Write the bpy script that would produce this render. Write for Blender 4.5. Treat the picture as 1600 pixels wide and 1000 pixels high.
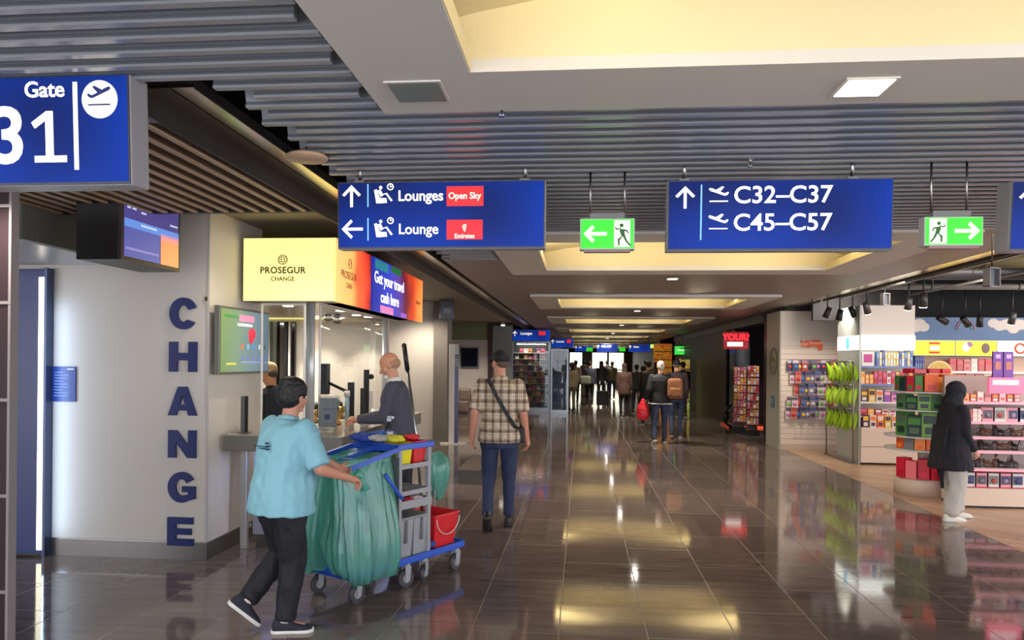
import bpy, bmesh, math, random
from mathutils import Vector, Matrix, Euler, noise

for _o in list(bpy.data.objects):
    bpy.data.objects.remove(_o)
scene = bpy.context.scene
COL = scene.collection
PI = math.pi
random.seed(7)

# ------------------------------------------------------------------ camera
FOC, YAW, ROLL, EYE, CU, CV = 1150.0, math.atan(109 / 1150.0), 0.010, 1.70, 800.0, 564.0
cam = bpy.data.cameras.new('camera')
cam.sensor_width = 36.0
cam.lens = FOC / 1600 * 36
cam.shift_x = 0.0
cam.shift_y = (CV - 500) / 1600
cam.clip_start, cam.clip_end = 0.05, 300
camo = bpy.data.objects.new('camera', cam)
COL.objects.link(camo)
camo.matrix_world = (Matrix.Translation((0, 0, EYE)) @ Matrix.Rotation(YAW, 4, 'Z')
                     @ Matrix.Rotation(PI / 2, 4, 'X') @ Matrix.Rotation(ROLL, 4, 'Z'))
scene.camera = camo

def at(u, v, Y=None, X=None, Z=None):
    """turn a pixel of the photograph into a point at a given depth / side / height"""
    du, dv = u - CU, v - CV
    a, b = (du + ROLL * dv) / FOC, (dv - ROLL * du) / FOC
    d = Vector((-math.sin(YAW) + a * math.cos(YAW), math.cos(YAW) + a * math.sin(YAW), -b))
    if Y is not None: t = Y / d.y
    elif X is not None: t = X / d.x
    else: t = (Z - EYE) / d.z
    return Vector((d.x * t, d.y * t, EYE + d.z * t))
def ax(u, Y): return at(u, 560, Y=Y).x
def az(u, v, Y): return at(u, v, Y=Y).z

# ------------------------------------------------------------------ world and exposure
scene.view_settings.view_transform = 'Standard'
scene.view_settings.look = 'None'
scene.view_settings.exposure = 0.0
scene.view_settings.gamma = 1.0
scene.view_settings.use_curve_mapping = False
world = bpy.data.worlds.new('terminal_ambient'); scene.world = world
world.use_nodes = True
world.node_tree.nodes['Background'].inputs[0].default_value = (0.76, 0.77, 0.84, 1)
world.node_tree.nodes['Background'].inputs[1].default_value = 5.2  # strong fill, let in by leaving the hall's right side open

def lamp(name, kind, loc, power, color=(1, 1, 1), size=0.1, size_y=None, aim=None, spot=None, blend=0.5, radius=0.05):
    l = bpy.data.lights.new(name, kind)
    l.energy = power; l.color = color
    if kind == 'AREA':
        l.shape = 'RECTANGLE' if size_y else 'SQUARE'
        l.size = size
        if size_y: l.size_y = size_y
    else:
        l.shadow_soft_size = radius
    if kind == 'SPOT':
        l.spot_size = spot or 1.2; l.spot_blend = blend
    o = bpy.data.objects.new(name, l); COL.objects.link(o)
    o.location = loc
    d = Vector(aim) - Vector(loc) if aim is not None else Vector((0, 0, -1))
    o.rotation_euler = d.to_track_quat('-Z', 'Y').to_euler()
    return o

# lights of the hall: cove strips of every ceiling coffer (above the frame lips), 6 m apart
CZ = 2.80                       # ceiling height
COF = [(0.25 + 6.03 * k, 3.16 + 6.03 * k) for k in range(0, 9)]   # near / far edge of each coffer
CX0, CX1, CB = -0.86, 3.22, 0.43
WARM = (1.0, 0.86, 0.58)
for k, (y0, y1) in enumerate(COF):
    yc, ln = (y0 + y1) / 2, y1 - y0 - 2 * CB
    p = 34 if k == 0 else (48 if k < 6 else 26)
    lamp('cove_lamp', 'AREA', (CX0 + CB - .10, yc, CZ + .075), p, WARM, .07, ln - .06, aim=(CX0 + CB + .0, yc, CZ + .34))
    lamp('cove_lamp', 'AREA', (CX1 - CB + .10, yc, CZ + .075), p, WARM, .07, ln - .06, aim=(CX1 - CB - .0, yc, CZ + .34))

for k in range(0, 9):   # downlights between the coffers, repeated and strengthened as extra ambient light
    if k: lamp('ceiling_downlamp', 'SPOT', (1.15, COF[k][1] + .42, 2.74), 260, (1, .92, .78), spot=2.5, blend=.8, radius=.04)
for (x, y, e) in ((-4.3, 4.75, 170), (-3.2, 4.75, 170), (-2.4, 5.6, 40), (-3.0, 3.3, 90), (-3.3, 14.75, 150), (-2.6, 11.5, 90), (-3.6, 21.8, 260), (-5, 21, 80)):
    lamp('side_fill_lamp', 'SPOT', (x, y, 2.62 if y < 4.7 else 2.9), e, (1, .9, .76), spot=2.4, blend=.7, radius=.04)  # mostly fixtureless spots added to brighten the left walls and recess

# ------------------------------------------------------------------ materials
def S(r, g=None, b=None):
    if g is None: g = b = r
    f = lambda c: (c / 255 / 12.92) if c / 255 <= 0.04045 else ((c / 255 + 0.055) / 1.055) ** 2.4
    return (f(r), f(g), f(b), 1.0)

MATS = {}
def mat(name, col=(128, 128, 128), rough=0.5, metal=0.0, emit=None, es=1.0, trans=0.0, alpha=1.0, spec=None, noisy=0.0, nscale=8.0, bump=0.0, bscale=40.0, coat=0.0, sub=0.0):
    if name in MATS: return MATS[name]
    m = bpy.data.materials.new(name); m.use_nodes = True
    nt = m.node_tree; b = nt.nodes['Principled BSDF']
    b.inputs['Base Color'].default_value = S(*col)
    b.inputs['Roughness'].default_value = rough
    b.inputs['Metallic'].default_value = metal
    if spec is not None: b.inputs['Specular IOR Level'].default_value = spec
    if coat: b.inputs['Coat Weight'].default_value = coat
    if trans: b.inputs['Transmission Weight'].default_value = trans
    if sub: b.inputs['Subsurface Weight'].default_value = sub
    if alpha < 1: b.inputs['Alpha'].default_value = alpha
    if emit is not None:
        b.inputs['Emission Color'].default_value = S(*emit); b.inputs['Emission Strength'].default_value = es
    if noisy:
        tc = nt.nodes.new('ShaderNodeTexCoord'); n = nt.nodes.new('ShaderNodeTexNoise')
        n.inputs['Scale'].default_value = nscale; n.inputs['Detail'].default_value = 4
        nt.links.new(tc.outputs['Object'], n.inputs['Vector'])
        mx = nt.nodes.new('ShaderNodeMix'); mx.data_type = 'RGBA'
        c = S(*col)
        mx.inputs[6].default_value = tuple(max(0, x * (1 - noisy)) for x in c[:3]) + (1,)
        mx.inputs[7].default_value = tuple(min(1, x * (1 + noisy)) for x in c[:3]) + (1,)
        nt.links.new(n.outputs['Fac'], mx.inputs[0]); nt.links.new(mx.outputs[2], b.inputs['Base Color'])
    if bump:
        tc = nt.nodes.new('ShaderNodeTexCoord'); n = nt.nodes.new('ShaderNodeTexNoise')
        n.inputs['Scale'].default_value = bscale; n.inputs['Detail'].default_value = 5
        nt.links.new(tc.outputs['Object'], n.inputs['Vector'])
        bp = nt.nodes.new('ShaderNodeBump'); bp.inputs['Strength'].default_value = bump; bp.inputs['Distance'].default_value = 0.01
        nt.links.new(n.outputs['Fac'], bp.inputs['Height']); nt.links.new(bp.outputs['Normal'], b.inputs['Normal'])
    MATS[name] = m
    return m

def nodes(m):
    nt = m.node_tree
    return nt, nt.nodes['Principled BSDF'], lambda t: nt.nodes.new(t), nt.links.new

def glass_mat(name, tint=(235, 240, 240), refl=0.12):
    m = bpy.data.materials.new(name); m.use_nodes = True; nt = m.node_tree
    nt.nodes.remove(nt.nodes['Principled BSDF']); out = nt.nodes['Material Output']
    t = nt.nodes.new('ShaderNodeBsdfTransparent'); t.inputs[0].default_value = S(*tint)
    g = nt.nodes.new('ShaderNodeBsdfGlossy'); g.inputs['Roughness'].default_value = 0.02
    f = nt.nodes.new('ShaderNodeLayerWeight'); f.inputs[0].default_value = .5
    pw = nt.nodes.new('ShaderNodeMath'); pw.operation = 'POWER'; pw.inputs[1].default_value = 4; nt.links.new(f.outputs['Facing'], pw.inputs[0])
    a = nt.nodes.new('ShaderNodeMath'); a.operation = 'MULTIPLY_ADD'; a.inputs[1].default_value = .45; a.inputs[2].default_value = refl * .3
    mx = nt.nodes.new('ShaderNodeMixShader')
    nt.links.new(pw.outputs[0], a.inputs[0]); nt.links.new(a.outputs[0], mx.inputs[0])
    nt.links.new(t.outputs[0], mx.inputs[1]); nt.links.new(g.outputs[0], mx.inputs[2]); nt.links.new(mx.outputs[0], out.inputs[0])
    MATS[name] = m
    return m

def floor_tile_mat():
    m = mat('dark_polished_tile', (62, 54, 50), 0.07)
    nt, b, N, L = nodes(m)
    tc = N('ShaderNodeTexCoord'); mp = N('ShaderNodeMapping')
    mp.inputs['Rotation'].default_value = (0, 0, PI / 2); mp.inputs['Location'].default_value = (0.2, 0.126 + .55 * 20 , 0)
    L(tc.outputs['Object'], mp.inputs['Vector'])
    br = N('ShaderNodeTexBrick'); br.inputs['Scale'].default_value = 1.0
    br.inputs['Brick Width'].default_value = 1.1; br.inputs['Row Height'].default_value = 0.55
    br.inputs['Mortar Size'].default_value = 0.004; br.inputs['Mortar Smooth'].default_value = 0.3
    br.inputs['Color1'].default_value = S(122, 109, 103); br.inputs['Color2'].default_value = S(104, 92, 88); br.inputs['Mortar'].default_value = S(126, 116, 109)
    L(mp.outputs[0], br.inputs['Vector'])
    # stretched stone veining across each tile
    mp2 = N('ShaderNodeMapping'); mp2.inputs['Scale'].default_value = (0.7, 6, 1); L(tc.outputs['Object'], mp2.inputs['Vector'])
    n = N('ShaderNodeTexNoise'); n.inputs['Scale'].default_value = 2.2; n.inputs['Detail'].default_value = 7; n.inputs['Roughness'].default_value = .65
    L(mp2.outputs[0], n.inputs['Vector'])
    mx = N('ShaderNodeMix'); mx.data_type = 'RGBA'; mx.blend_type = 'MULTIPLY'; mx.inputs[0].default_value = 1
    cr = N('ShaderNodeValToRGB'); cr.color_ramp.elements[0].color = (.72, .7, .7, 1); cr.color_ramp.elements[1].color = (1.22, 1.18, 1.15, 1)
    cr.color_ramp.elements[0].position = .3; cr.color_ramp.elements[1].position = .7
    L(n.outputs['Fac'], cr.inputs[0]); L(br.outputs['Color'], mx.inputs[6]); L(cr.outputs[0], mx.inputs[7]); L(mx.outputs[2], b.inputs['Base Color'])
    mr = N('ShaderNodeMapRange'); mr.inputs[1].default_value = .3; mr.inputs[2].default_value = .7; mr.inputs[3].default_value = .045; mr.inputs[4].default_value = .095
    L(n.outputs['Fac'], mr.inputs[0])
    ad = N('ShaderNodeMath'); ad.operation = 'MULTIPLY_ADD'; ad.inputs[1].default_value = .4
    L(br.outputs['Fac'], ad.inputs[0]); L(mr.outputs[0], ad.inputs[2]); L(ad.outputs[0], b.inputs['Roughness'])
    b.inputs['IOR'].default_value = 1.62
    bp = N('ShaderNodeBump'); bp.inputs['Strength'].default_value = .25; bp.inputs['Distance'].default_value = .002; bp.invert = True
    L(br.outputs['Fac'], bp.inputs['Height']); L(bp.outputs[0], b.inputs['Normal'])
    return m

def wood_floor_mat():
    m = mat('pale_oak_planks', (190, 150, 115), 0.28)
    nt, b, N, L = nodes(m)
    tc = N('ShaderNodeTexCoord'); mp = N('ShaderNodeMapping'); mp.inputs['Rotation'].default_value = (0, 0, math.radians(42))
    L(tc.outputs['Object'], mp.inputs['Vector'])
    br = N('ShaderNodeTexBrick'); br.inputs['Scale'].default_value = 1
    br.inputs['Brick Width'].default_value = 1.3; br.inputs['Row Height'].default_value = .17; br.inputs['Mortar Size'].default_value = .003
    br.inputs['Color1'].default_value = S(206, 172, 142); br.inputs['Color2'].default_value = S(176, 140, 112); br.inputs['Mortar'].default_value = S(90, 66, 52)
    L(mp.outputs[0], br.inputs['Vector'])
    mp2 = N('ShaderNodeMapping'); mp2.inputs['Scale'].default_value = (1.5, 16, 1); L(mp.outputs[0], mp2.inputs['Vector'])
    n = N('ShaderNodeTexNoise'); n.inputs['Scale'].default_value = 2; n.inputs['Detail'].default_value = 6; L(mp2.outputs[0], n.inputs['Vector'])
    mx = N('ShaderNodeMix'); mx.data_type = 'RGBA'; mx.blend_type = 'MULTIPLY'; mx.inputs[0].default_value = 1
    cr = N('ShaderNodeValToRGB'); cr.color_ramp.elements[0].color = (.78, .76, .74, 1); cr.color_ramp.elements[1].color = (1.1, 1.1, 1.1, 1)
    L(n.outputs['Fac'], cr.inputs[0]); L(br.outputs['Color'], mx.inputs[6]); L(cr.outputs[0], mx.inputs[7]); L(mx.outputs[2], b.inputs['Base Color'])
    return m

def stripe_mat(name, cols, axis, period, line, rough=.5, col_line=None, metal=0.0):
    """flat panels with fine dark joints every `period` metres along one axis"""
    m = mat(name, cols, rough, metal)
    nt, b, N, L = nodes(m)
    tc = N('ShaderNodeTexCoord'); sp = N('ShaderNodeSeparateXYZ'); L(tc.outputs['Object'], sp.inputs[0])
    a = N('ShaderNodeMath'); a.operation = 'DIVIDE'; a.inputs[1].default_value = period; L(sp.outputs[axis], a.inputs[0])
    f = N('ShaderNodeMath'); f.operation = 'FRACT'; L(a.outputs[0], f.inputs[0])
    c = N('ShaderNodeMath'); c.operation = 'LESS_THAN'; c.inputs[1].default_value = line / period; L(f.outputs[0], c.inputs[0])
    mx = N('ShaderNodeMix'); mx.data_type = 'RGBA'; L(c.outputs[0], mx.inputs[0])
    mx.inputs[6].default_value = S(*cols); mx.inputs[7].default_value = S(*(col_line or tuple(x * .55 for x in cols)))
    L(mx.outputs[2], b.inputs['Base Color'])
    return m

WALL = mat('painted_wall_beige', (222, 213, 200), .55, noisy=.03, nscale=2)
WHITE = mat('white_laminate', (214, 208, 200), .4)
STEEL = mat('brushed_steel', (150, 148, 145), .28, 1.0, noisy=.08, nscale=20)
STEELD = mat('dull_steel_plinth', (120, 116, 112), .35, .9, noisy=.1, nscale=12)
CHROME = mat('chrome', (210, 210, 212), .12, 1.0)
BLACK = mat('matt_black', (18, 18, 20), .5)
BLACKG = mat('gloss_black', (10, 10, 12), .12)
DARK = mat('dark_void', (20, 19, 21), .8)
GREY = mat('grey_plastic', (128, 127, 124), .45)
LGREY = mat('light_grey_plastic', (178, 176, 172), .42)
GLASS = glass_mat('clear_glass')
NAVY = mat('navy_letter_acrylic', (14, 34, 100), .45)
CREAM_E = mat('cream_backlit', (240, 236, 220), .5, emit=(255, 244, 214), es=1.0)
FRAMEC = mat('coffer_plaster', (214, 210, 200), .6)
VAULT = mat('coffer_vault_plaster', (226, 212, 168), .6)
TRIMM = mat('polished_metal_band', (232, 214, 184), .2, 1.0)

# ------------------------------------------------------------------ mesh helpers
class MB:
    def __init__(self): self.bm = bmesh.new(); self.mats = []
    def _mi(self, m):
        if m is None: return 0
        if m not in self.mats: self.mats.append(m)
        return self.mats.index(m)
    def _fin(self, verts, m, mx=None, smooth=False):
        if mx is not None: bmesh.ops.transform(self.bm, matrix=mx, verts=verts)
        i = self._mi(m)
        fs = set(f for v in verts for f in v.link_faces)
        for f in fs: f.material_index = i; f.smooth = smooth
    def box(self, x0, x1, y0, y1, z0, z1, m=None, mx=None, bev=0.0, seg=2):
        r = bmesh.ops.create_cube(self.bm, size=1)['verts']
        bmesh.ops.transform(self.bm, matrix=Matrix.Translation(((x0 + x1) / 2, (y0 + y1) / 2, (z0 + z1) / 2)) @ Matrix.Diagonal((max(abs(x1 - x0), 1e-4), max(abs(y1 - y0), 1e-4), max(abs(z1 - z0), 1e-4), 1)), verts=r)
        if bev:
            es = list(set(e for v in r for e in v.link_edges))
            rr = bmesh.ops.bevel(self.bm, geom=es, offset=bev, segments=seg, affect='EDGES', profile=.5)
            r = list(set(v for f in rr['faces'] for v in f.verts) | set(v for v in r if v.is_valid))
            r = self._island(r[0])
        self._fin(r, m, mx)
        return self
    def _island(self, v0):
        seen = {v0}; st = [v0]
        while st:
            v = st.pop()
            for e in v.link_edges:
                w = e.other_vert(v)
                if w not in seen: seen.add(w); st.append(w)
        return list(seen)
    def cyl(self, p0, p1, r0, r1=None, m=None, n=16, mx=None, smooth=True):
        p0, p1 = Vector(p0), Vector(p1); r1 = r0 if r1 is None else r1
        d = p1 - p0
        vs = bmesh.ops.create_cone(self.bm, cap_ends=True, cap_tris=False, segments=n, radius1=r0, radius2=max(r1, 1e-4), depth=d.length)['verts']
        q = d.to_track_quat('Z', 'Y').to_matrix().to_4x4()
        bmesh.ops.transform(self.bm, matrix=Matrix.Translation((p0 + p1) / 2) @ q, verts=vs)
        self._fin(vs, m, mx, False)
        if smooth:
            for f in set(f for v in vs for f in v.link_faces):
                if len(f.verts) == 4: f.smooth = True
        return self
    def sph(self, c, r, m=None, mx=None, rot=None, u=16, v=12):
        if not hasattr(r, '__len__'): r = (r, r, r)
        vs = bmesh.ops.create_uvsphere(self.bm, u_segments=u, v_segments=v, radius=1)['verts']
        M4 = Matrix.Translation(Vector(c)) @ (rot.to_4x4() if rot is not None else Matrix()) @ Matrix.Diagonal((r[0], r[1], r[2], 1))
        bmesh.ops.transform(self.bm, matrix=M4, verts=vs)
        self._fin(vs, m, mx, True)
        return self
    def tor(self, c, R, r, m=None, mx=None, rot=None, n=24, k=8, a0=0, a1=2 * PI):
        full = abs(a1 - a0 - 2 * PI) < 1e-6
        pts = [Vector((R * math.cos(a0 + (a1 - a0) * i / n), R * math.sin(a0 + (a1 - a0) * i / n), 0)) for i in range(n + (0 if full else 1))]
        T = Matrix.Translation(Vector(c)) @ (rot.to_4x4() if rot is not None else Matrix())
        return self.tube([T @ p for p in pts], r, m, mx, k, closed=full)
    def loft(self, rings, m=None, mx=None, cap=True, smooth=True, closed=False):
        """rings: lists of points, same count"""
        bm = self.bm
        rv = [[bm.verts.new(p) for p in ring] for ring in rings]
        n = len(rv[0]); fs = []
        R = len(rv)
        for i in range(R if closed else R - 1):
            a, b = rv[i], rv[(i + 1) % R]
            for j in range(n):
                try: fs.append(bm.faces.new((a[j], a[(j + 1) % n], b[(j + 1) % n], b[j])))
                except ValueError: pass
        if cap and not closed:
            fs.append(bm.faces.new(list(reversed(rv[0])))); fs.append(bm.faces.new(rv[-1]))
        vs = [v for r in rv for v in r]
        i = self._mi(m)
        for f in fs: f.material_index = i; f.smooth = smooth and len(f.verts) == 4
        if mx is not None: bmesh.ops.transform(bm, matrix=mx, verts=vs)
        bmesh.ops.recalc_face_normals(bm, faces=fs)
        return self
    def tube(self, pts, r, m=None, mx=None, k=8, closed=False):
        pts = [Vector(p) for p in pts]; n = len(pts)
        rr = r if hasattr(r, '__len__') else [r] * n
        rings = []; up = None
        for i, p in enumerate(pts):
            a = pts[(i - 1) % n] if (closed or i > 0) else p
            b = pts[(i + 1) % n] if (closed or i < n - 1) else p
            t = (b - a)
            if t.length < 1e-9: t = Vector((0, 0, 1))
            t.normalize()
            if up is None:
                up = Vector((0, 0, 1)) if abs(t.z) < .9 else Vector((1, 0, 0))
            x = t.cross(up)
            if x.length < 1e-6: x = t.cross(Vector((0, 1, 0)))
            x.normalize(); up = x.cross(t).normalized()
            rings.append([p + (x * math.cos(2 * PI * j / k) + up * math.sin(2 * PI * j / k)) * rr[i] for j in range(k)])
        return self.loft(rings, m, mx, cap=not closed, closed=closed)
    def lathe(self, prof, c=(0, 0, 0), m=None, mx=None, n=24):
        """prof: (radius, z) pairs"""
        c = Vector(c)
        rings = [[c + Vector((max(r, 1e-4) * math.cos(2 * PI * j / n), max(r, 1e-4) * math.sin(2 * PI * j / n), z)) for j in range(n)] for r, z in prof]
        return self.loft(rings, m, mx)
    def prism(self, pts, y0=-.003, y1=.003, m=None, mx=None, smooth=False):
        """2-D outline in the local x,z plane, thickness along y"""
        bm = self.bm
        a = [bm.verts.new((x, y0, z)) for x, z in pts]; b = [bm.verts.new((x, y1, z)) for x, z in pts]
        fs = [bm.faces.new(a), bm.faces.new(list(reversed(b)))]
        n = len(a)
        for i in range(n): fs.append(bm.faces.new((a[i], b[i], b[(i + 1) % n], a[(i + 1) % n])))
        i = self._mi(m)
        for f in fs: f.material_index = i
        bmesh.ops.recalc_face_normals(bm, faces=fs)
        tri = [f for f in fs if len(f.verts) > 4]
        if tri:
            t = bmesh.ops.triangulate(bm, faces=tri)
            for f in t['faces']: f.material_index = i
        if mx is not None: bmesh.ops.transform(bm, matrix=mx, verts=a + b)
        return self
    def mesh(self, name):
        me = bpy.data.meshes.new(name); self.bm.to_mesh(me); self.bm.free()
        for m in self.mats: me.materials.append(m)
        return me
    def build(self, name, m=None, parent=None, loc=None, rot=None):
        if m is not None and not self.mats: self.mats = [m]
        me = self.mesh(name)
        o = bpy.data.objects.new(name, me); COL.objects.link(o)
        if parent is not None: o.parent = parent
        if loc is not None: o.location = loc
        if rot is not None: o.rotation_euler = rot
        return o

def tag(o, label, cat, group=None, kind=None):
    o['label'] = label; o['category'] = cat
    if group: o['group'] = group
    if kind: o['kind'] = kind
    return o
ORD = ['first', 'second', 'third', 'fourth', 'fifth', 'sixth', 'seventh', 'eighth', 'ninth', 'tenth', 'eleventh', 'twelfth', 'thirteenth', 'fourteenth']
def struct(o):
    o['kind'] = 'structure'; return o
def thing(name, label, cat, loc=(0, 0, 0), rz=0.0, group=None, rot=None):
    o = bpy.data.objects.new(name, None); COL.objects.link(o)
    o.empty_display_size = .1
    o.location = loc; o.rotation_euler = rot if rot is not None else (0, 0, rz)
    return tag(o, label, cat, group)
def copy_tree(o, parent=None):
    c = o.copy(); COL.objects.link(c); c.parent = parent
    for ch in o.children: copy_tree(ch, c)
    return c

def text(name, s, size, m, parent=None, loc=(0, 0, 0), rot=(PI / 2, 0, 0), ext=.002, off=0.0, align='LEFT', sx=1.0, sp=1.0):
    cu = bpy.data.curves.new(name, 'FONT'); cu.body = s; cu.size = size; cu.extrude = ext; cu.offset = off
    cu.align_x = align; cu.align_y = 'BOTTOM_BASELINE'; cu.resolution_u = 4; cu.space_character = sp
    t = bpy.data.objects.new(name, cu); COL.objects.link(t)
    dg = bpy.context.evaluated_depsgraph_get(); dg.update()
    me = bpy.data.meshes.new_from_object(t.evaluated_get(dg))
    me.name = name
    bpy.data.objects.remove(t); bpy.data.curves.remove(cu)
    me.materials.clear(); me.materials.append(m)
    if sx != 1.0: me.transform(Matrix.Diagonal((sx, 1, 1, 1)))
    o = bpy.data.objects.new(name, me); COL.objects.link(o)
    if parent is not None: o.parent = parent
    o.location = loc; o.rotation_euler = rot
    return o

# ================================================================== THE HALL
XS = 4.03                      # line where the hall meets the shop
FT = floor_tile_mat(); FW = wood_floor_mat()
b = MB(); b.box(-14, XS, -3, 62, -.06, 0, FT); b.box(XS, 14, 15.9, 62, -.06, 0, FT); struct(b.build('floor'))
b = MB(); b.box(XS, 14, -3, 15.9, -.06, .002, FW); struct(b.build('floor_shop'))
PLAIN = stripe_mat('ceiling_linear_panels', (150, 138, 130), 1, .30, .006, .45)
# --- flat panelled ceiling beyond the first slatted field, leaving the coffer openings free
b = MB()
EX0, EX1 = -1.55, 3.95
YS = 6.28
for i in range(1, len(COF)):
    y0, y1 = COF[i]
    nx = COF[i + 1][0] if i + 1 < len(COF) else 61
    b.box(EX0, CX0 - .03, max(y0, 8.0 if i == 1 else y0), nx, CZ + .02, CZ + .06, PLAIN)
    b.box(CX1 + .03, EX1, y0, nx, CZ + .02, CZ + .06, PLAIN)
    b.box(CX0 - .03, CX1 + .03, y1 + .03, nx, CZ + .02, CZ + .06, PLAIN)
struct(b.build('ceiling'))
b = MB(); b.box(-14, 14, -3, 62, 3.42, 3.5, DARK); struct(b.build('ceiling_void'))
# --- metal slats running across the hall
SLF = mat('slat_grey_metal', (120, 124, 130), .4, .2, noisy=.04)
SLB = mat('slat_bottom_edge', (158, 160, 164), .3, .3)
b = MB()
def slat(x0, x1, y):
    h = .085
    rings = []
    for x in (x0, x1):
        rings.append([(x, y - .016, CZ + .0), (x, y + .016, CZ + .0), (x, y + .012, CZ + .02), (x, y + .006, CZ + h), (x, y - .030, CZ + h), (x, y - .012, CZ + .02)])
    b.loft(rings, SLF, smooth=False)
    b.box(x0, x1, y - .017, y + .017, CZ - .006, CZ + .004, SLB)
y = -1.5; n = 0
jag = [-1.47, -1.42, -1.50, -1.38]
while y < 8.0:
    xl = -7.0 if y < 2.78 else jag[n % 4]
    if y < COF[0][1] + .02 and y > COF[0][0] - .05: slat(xl, CX0 - (.03 if n % 3 else .07), y)
    elif y < COF[1][0] - .03: slat(xl, EX1, y)
    else: slat(xl, CX0 - .06, y)
    y += .115; n += 1
s = struct(b.build('ceiling_slats'))
b = MB(); b.box(-7, 3.98, -3, 8.0, 3.1, 3.14, mat('black_backing', (26, 27, 31), .9)); struct(b.build('ceiling_backing'))

# --- coffers: flat frame, inner lips, cove behind the lips, shallow vault on top
def coffer(y0, y1):
    ix0, ix1, iy0, iy1 = CX0 + CB, CX1 - CB, y0 + CB, y1 - CB
    f = MB()
    f.box(CX0, CX1, y0, iy0, CZ - .02, CZ + .03, FRAMEC); f.box(CX0, CX1, iy1, y1, CZ - .02, CZ + .03, FRAMEC)
    f.box(CX0, ix0, iy0, iy1, CZ - .02, CZ + .03, FRAMEC); f.box(ix1, CX1, iy0, iy1, CZ - .02, CZ + .03, FRAMEC)
    for x0, x1, a, c in ((CX0, CX1, y0 - .012, y0), (CX0, CX1, y1, y1 + .012), (CX0 - .012, CX0, y0, y1), (CX1, CX1 + .012, y0, y1)):
        f.box(x0, x1, a, c, CZ - .02, CZ + .12, FRAMEC)
    # lips at both ends hide the cove lamps
    f.box(ix0 - .02, ix0 + .005, iy0 + .002, iy1 - .002, CZ - .017, CZ + .06, VAULT); f.box(ix1 - .005, ix1 + .02, iy0 + .002, iy1 - .002, CZ - .017, CZ + .06, VAULT)
    # cove end pockets and vault
    n = 16; X0, X1 = ix0 - .2, ix1 + .2
    def vz(t): return CZ + .15 + .20 * math.sin(PI * t) ** .8
    for i in range(n):
        t0, t1 = i / n, (i + 1) / n
        xa, xb = X0 + (X1 - X0) * t0, X0 + (X1 - X0) * t1
        f.loft([[(xa, iy0 - .02, vz(t0)), (xb, iy0 - .02, vz(t1)), (xb, iy0 - .02, vz(t1) + .03), (xa, iy0 - .02, vz(t0) + .03)],
                [(xa, iy1 + .02, vz(t0)), (xb, iy1 + .02, vz(t1)), (xb, iy1 + .02, vz(t1) + .03), (xa, iy1 + .02, vz(t0) + .03)]], VAULT, smooth=False)
    f.box(X0, X1, iy1, iy1 + .02, CZ + .03, CZ + .4, VAULT); f.box(X0, X1, iy0 - .02, iy0, CZ + .03, CZ + .4, VAULT)
    f.box(X0 - .02, X0, iy0, iy1, CZ + .03, CZ + .3, VAULT); f.box(X1, X1 + .02, iy0, iy1, CZ + .03, CZ + .3, VAULT)
    struct(f.build('ceiling_coffer'))
for y0, y1 in COF: coffer(y0, y1)

# --- square downlights let into the coffer frames
def square_light(x, y, on, label, r=.075):
    t = thing('ceiling_light', label, 'ceiling light', (x, y, CZ - .021), group=None)
    d = MB(); d.box(-r - .012, r + .012, -r - .012, r + .012, -.006, .0, WHITE)
    o = d.build('trim_frame', None, t)
    d = MB(); e = mat('downlight_on', (255, 250, 235), .5, emit=(255, 246, 222), es=5) if on else mat('downlight_off', (120, 130, 118), .4)
    d.loft([[(-r, -r, -.008), (r, -r, -.008), (r, r, -.008), (-r, r, -.008)], [(-r * .6, -r * .6, -.012), (r * .6, -r * .6, -.012), (r * .6, r * .6, -.012), (-r * .6, r * .6, -.012)]], e, smooth=False)
    d.build('diffuser', None, t)
    if on: lamp('downlight_lamp', 'AREA', (x, y, CZ - .05), 4, (1, .93, .8), r * 1.6)
p = at(653, 142, Z=CZ - .02); square_light(p.x, p.y, False, 'unlit square recessed light in the corner of the nearest ceiling frame', .10)
p = at(1350, 135, Z=CZ - .02); square_light(p.x, p.y, True, 'lit square recessed light in the nearest ceiling frame above the green arrow sign', .085)
ords = ['second', 'third', 'fourth', 'fifth', 'sixth']
for i in range(1, 6):
    square_light(1.15, COF[i][1] + .12 + .3, True, 'small white downlight in the ceiling just beyond the %s lit coffer' % ords[i - 1], .06)

# --- polished bands and bulkheads on both sides
b = MB()
b.box(-1.765, -1.66, 3.0, 26, 2.855, 2.87, TRIMM); b.box(-1.88, -1.775, 3.0, 26, 2.855, 2.87, TRIMM)
b.box(-1.88, -1.66, 3.0, 26, 2.872, 2.88, mat('band_backing', (40, 36, 34), .6))
b.box(-1.90, -1.88, 3.0, 26, 2.745, 2.88, mat('band_backing')); b.box(-1.662, -1.655, 3.0, 26, 2.85, 2.90, mat('band_backing'))
struct(b.build('trim_1'))
b = MB()
b.box(3.98, 4.085, 1.5, 15, 2.825, 2.84, TRIMM); b.box(4.095, 4.20, 1.5, 15, 2.825, 2.84, TRIMM)
b.box(3.96, 4.22, 1.5, 15, 2.842, 2.86, mat('band_backing')); b.box(4.20, 4.215, 1.5, 15, 2.80, 2.86, mat('band_backing'))
struct(b.build('trim_2'))

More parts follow.
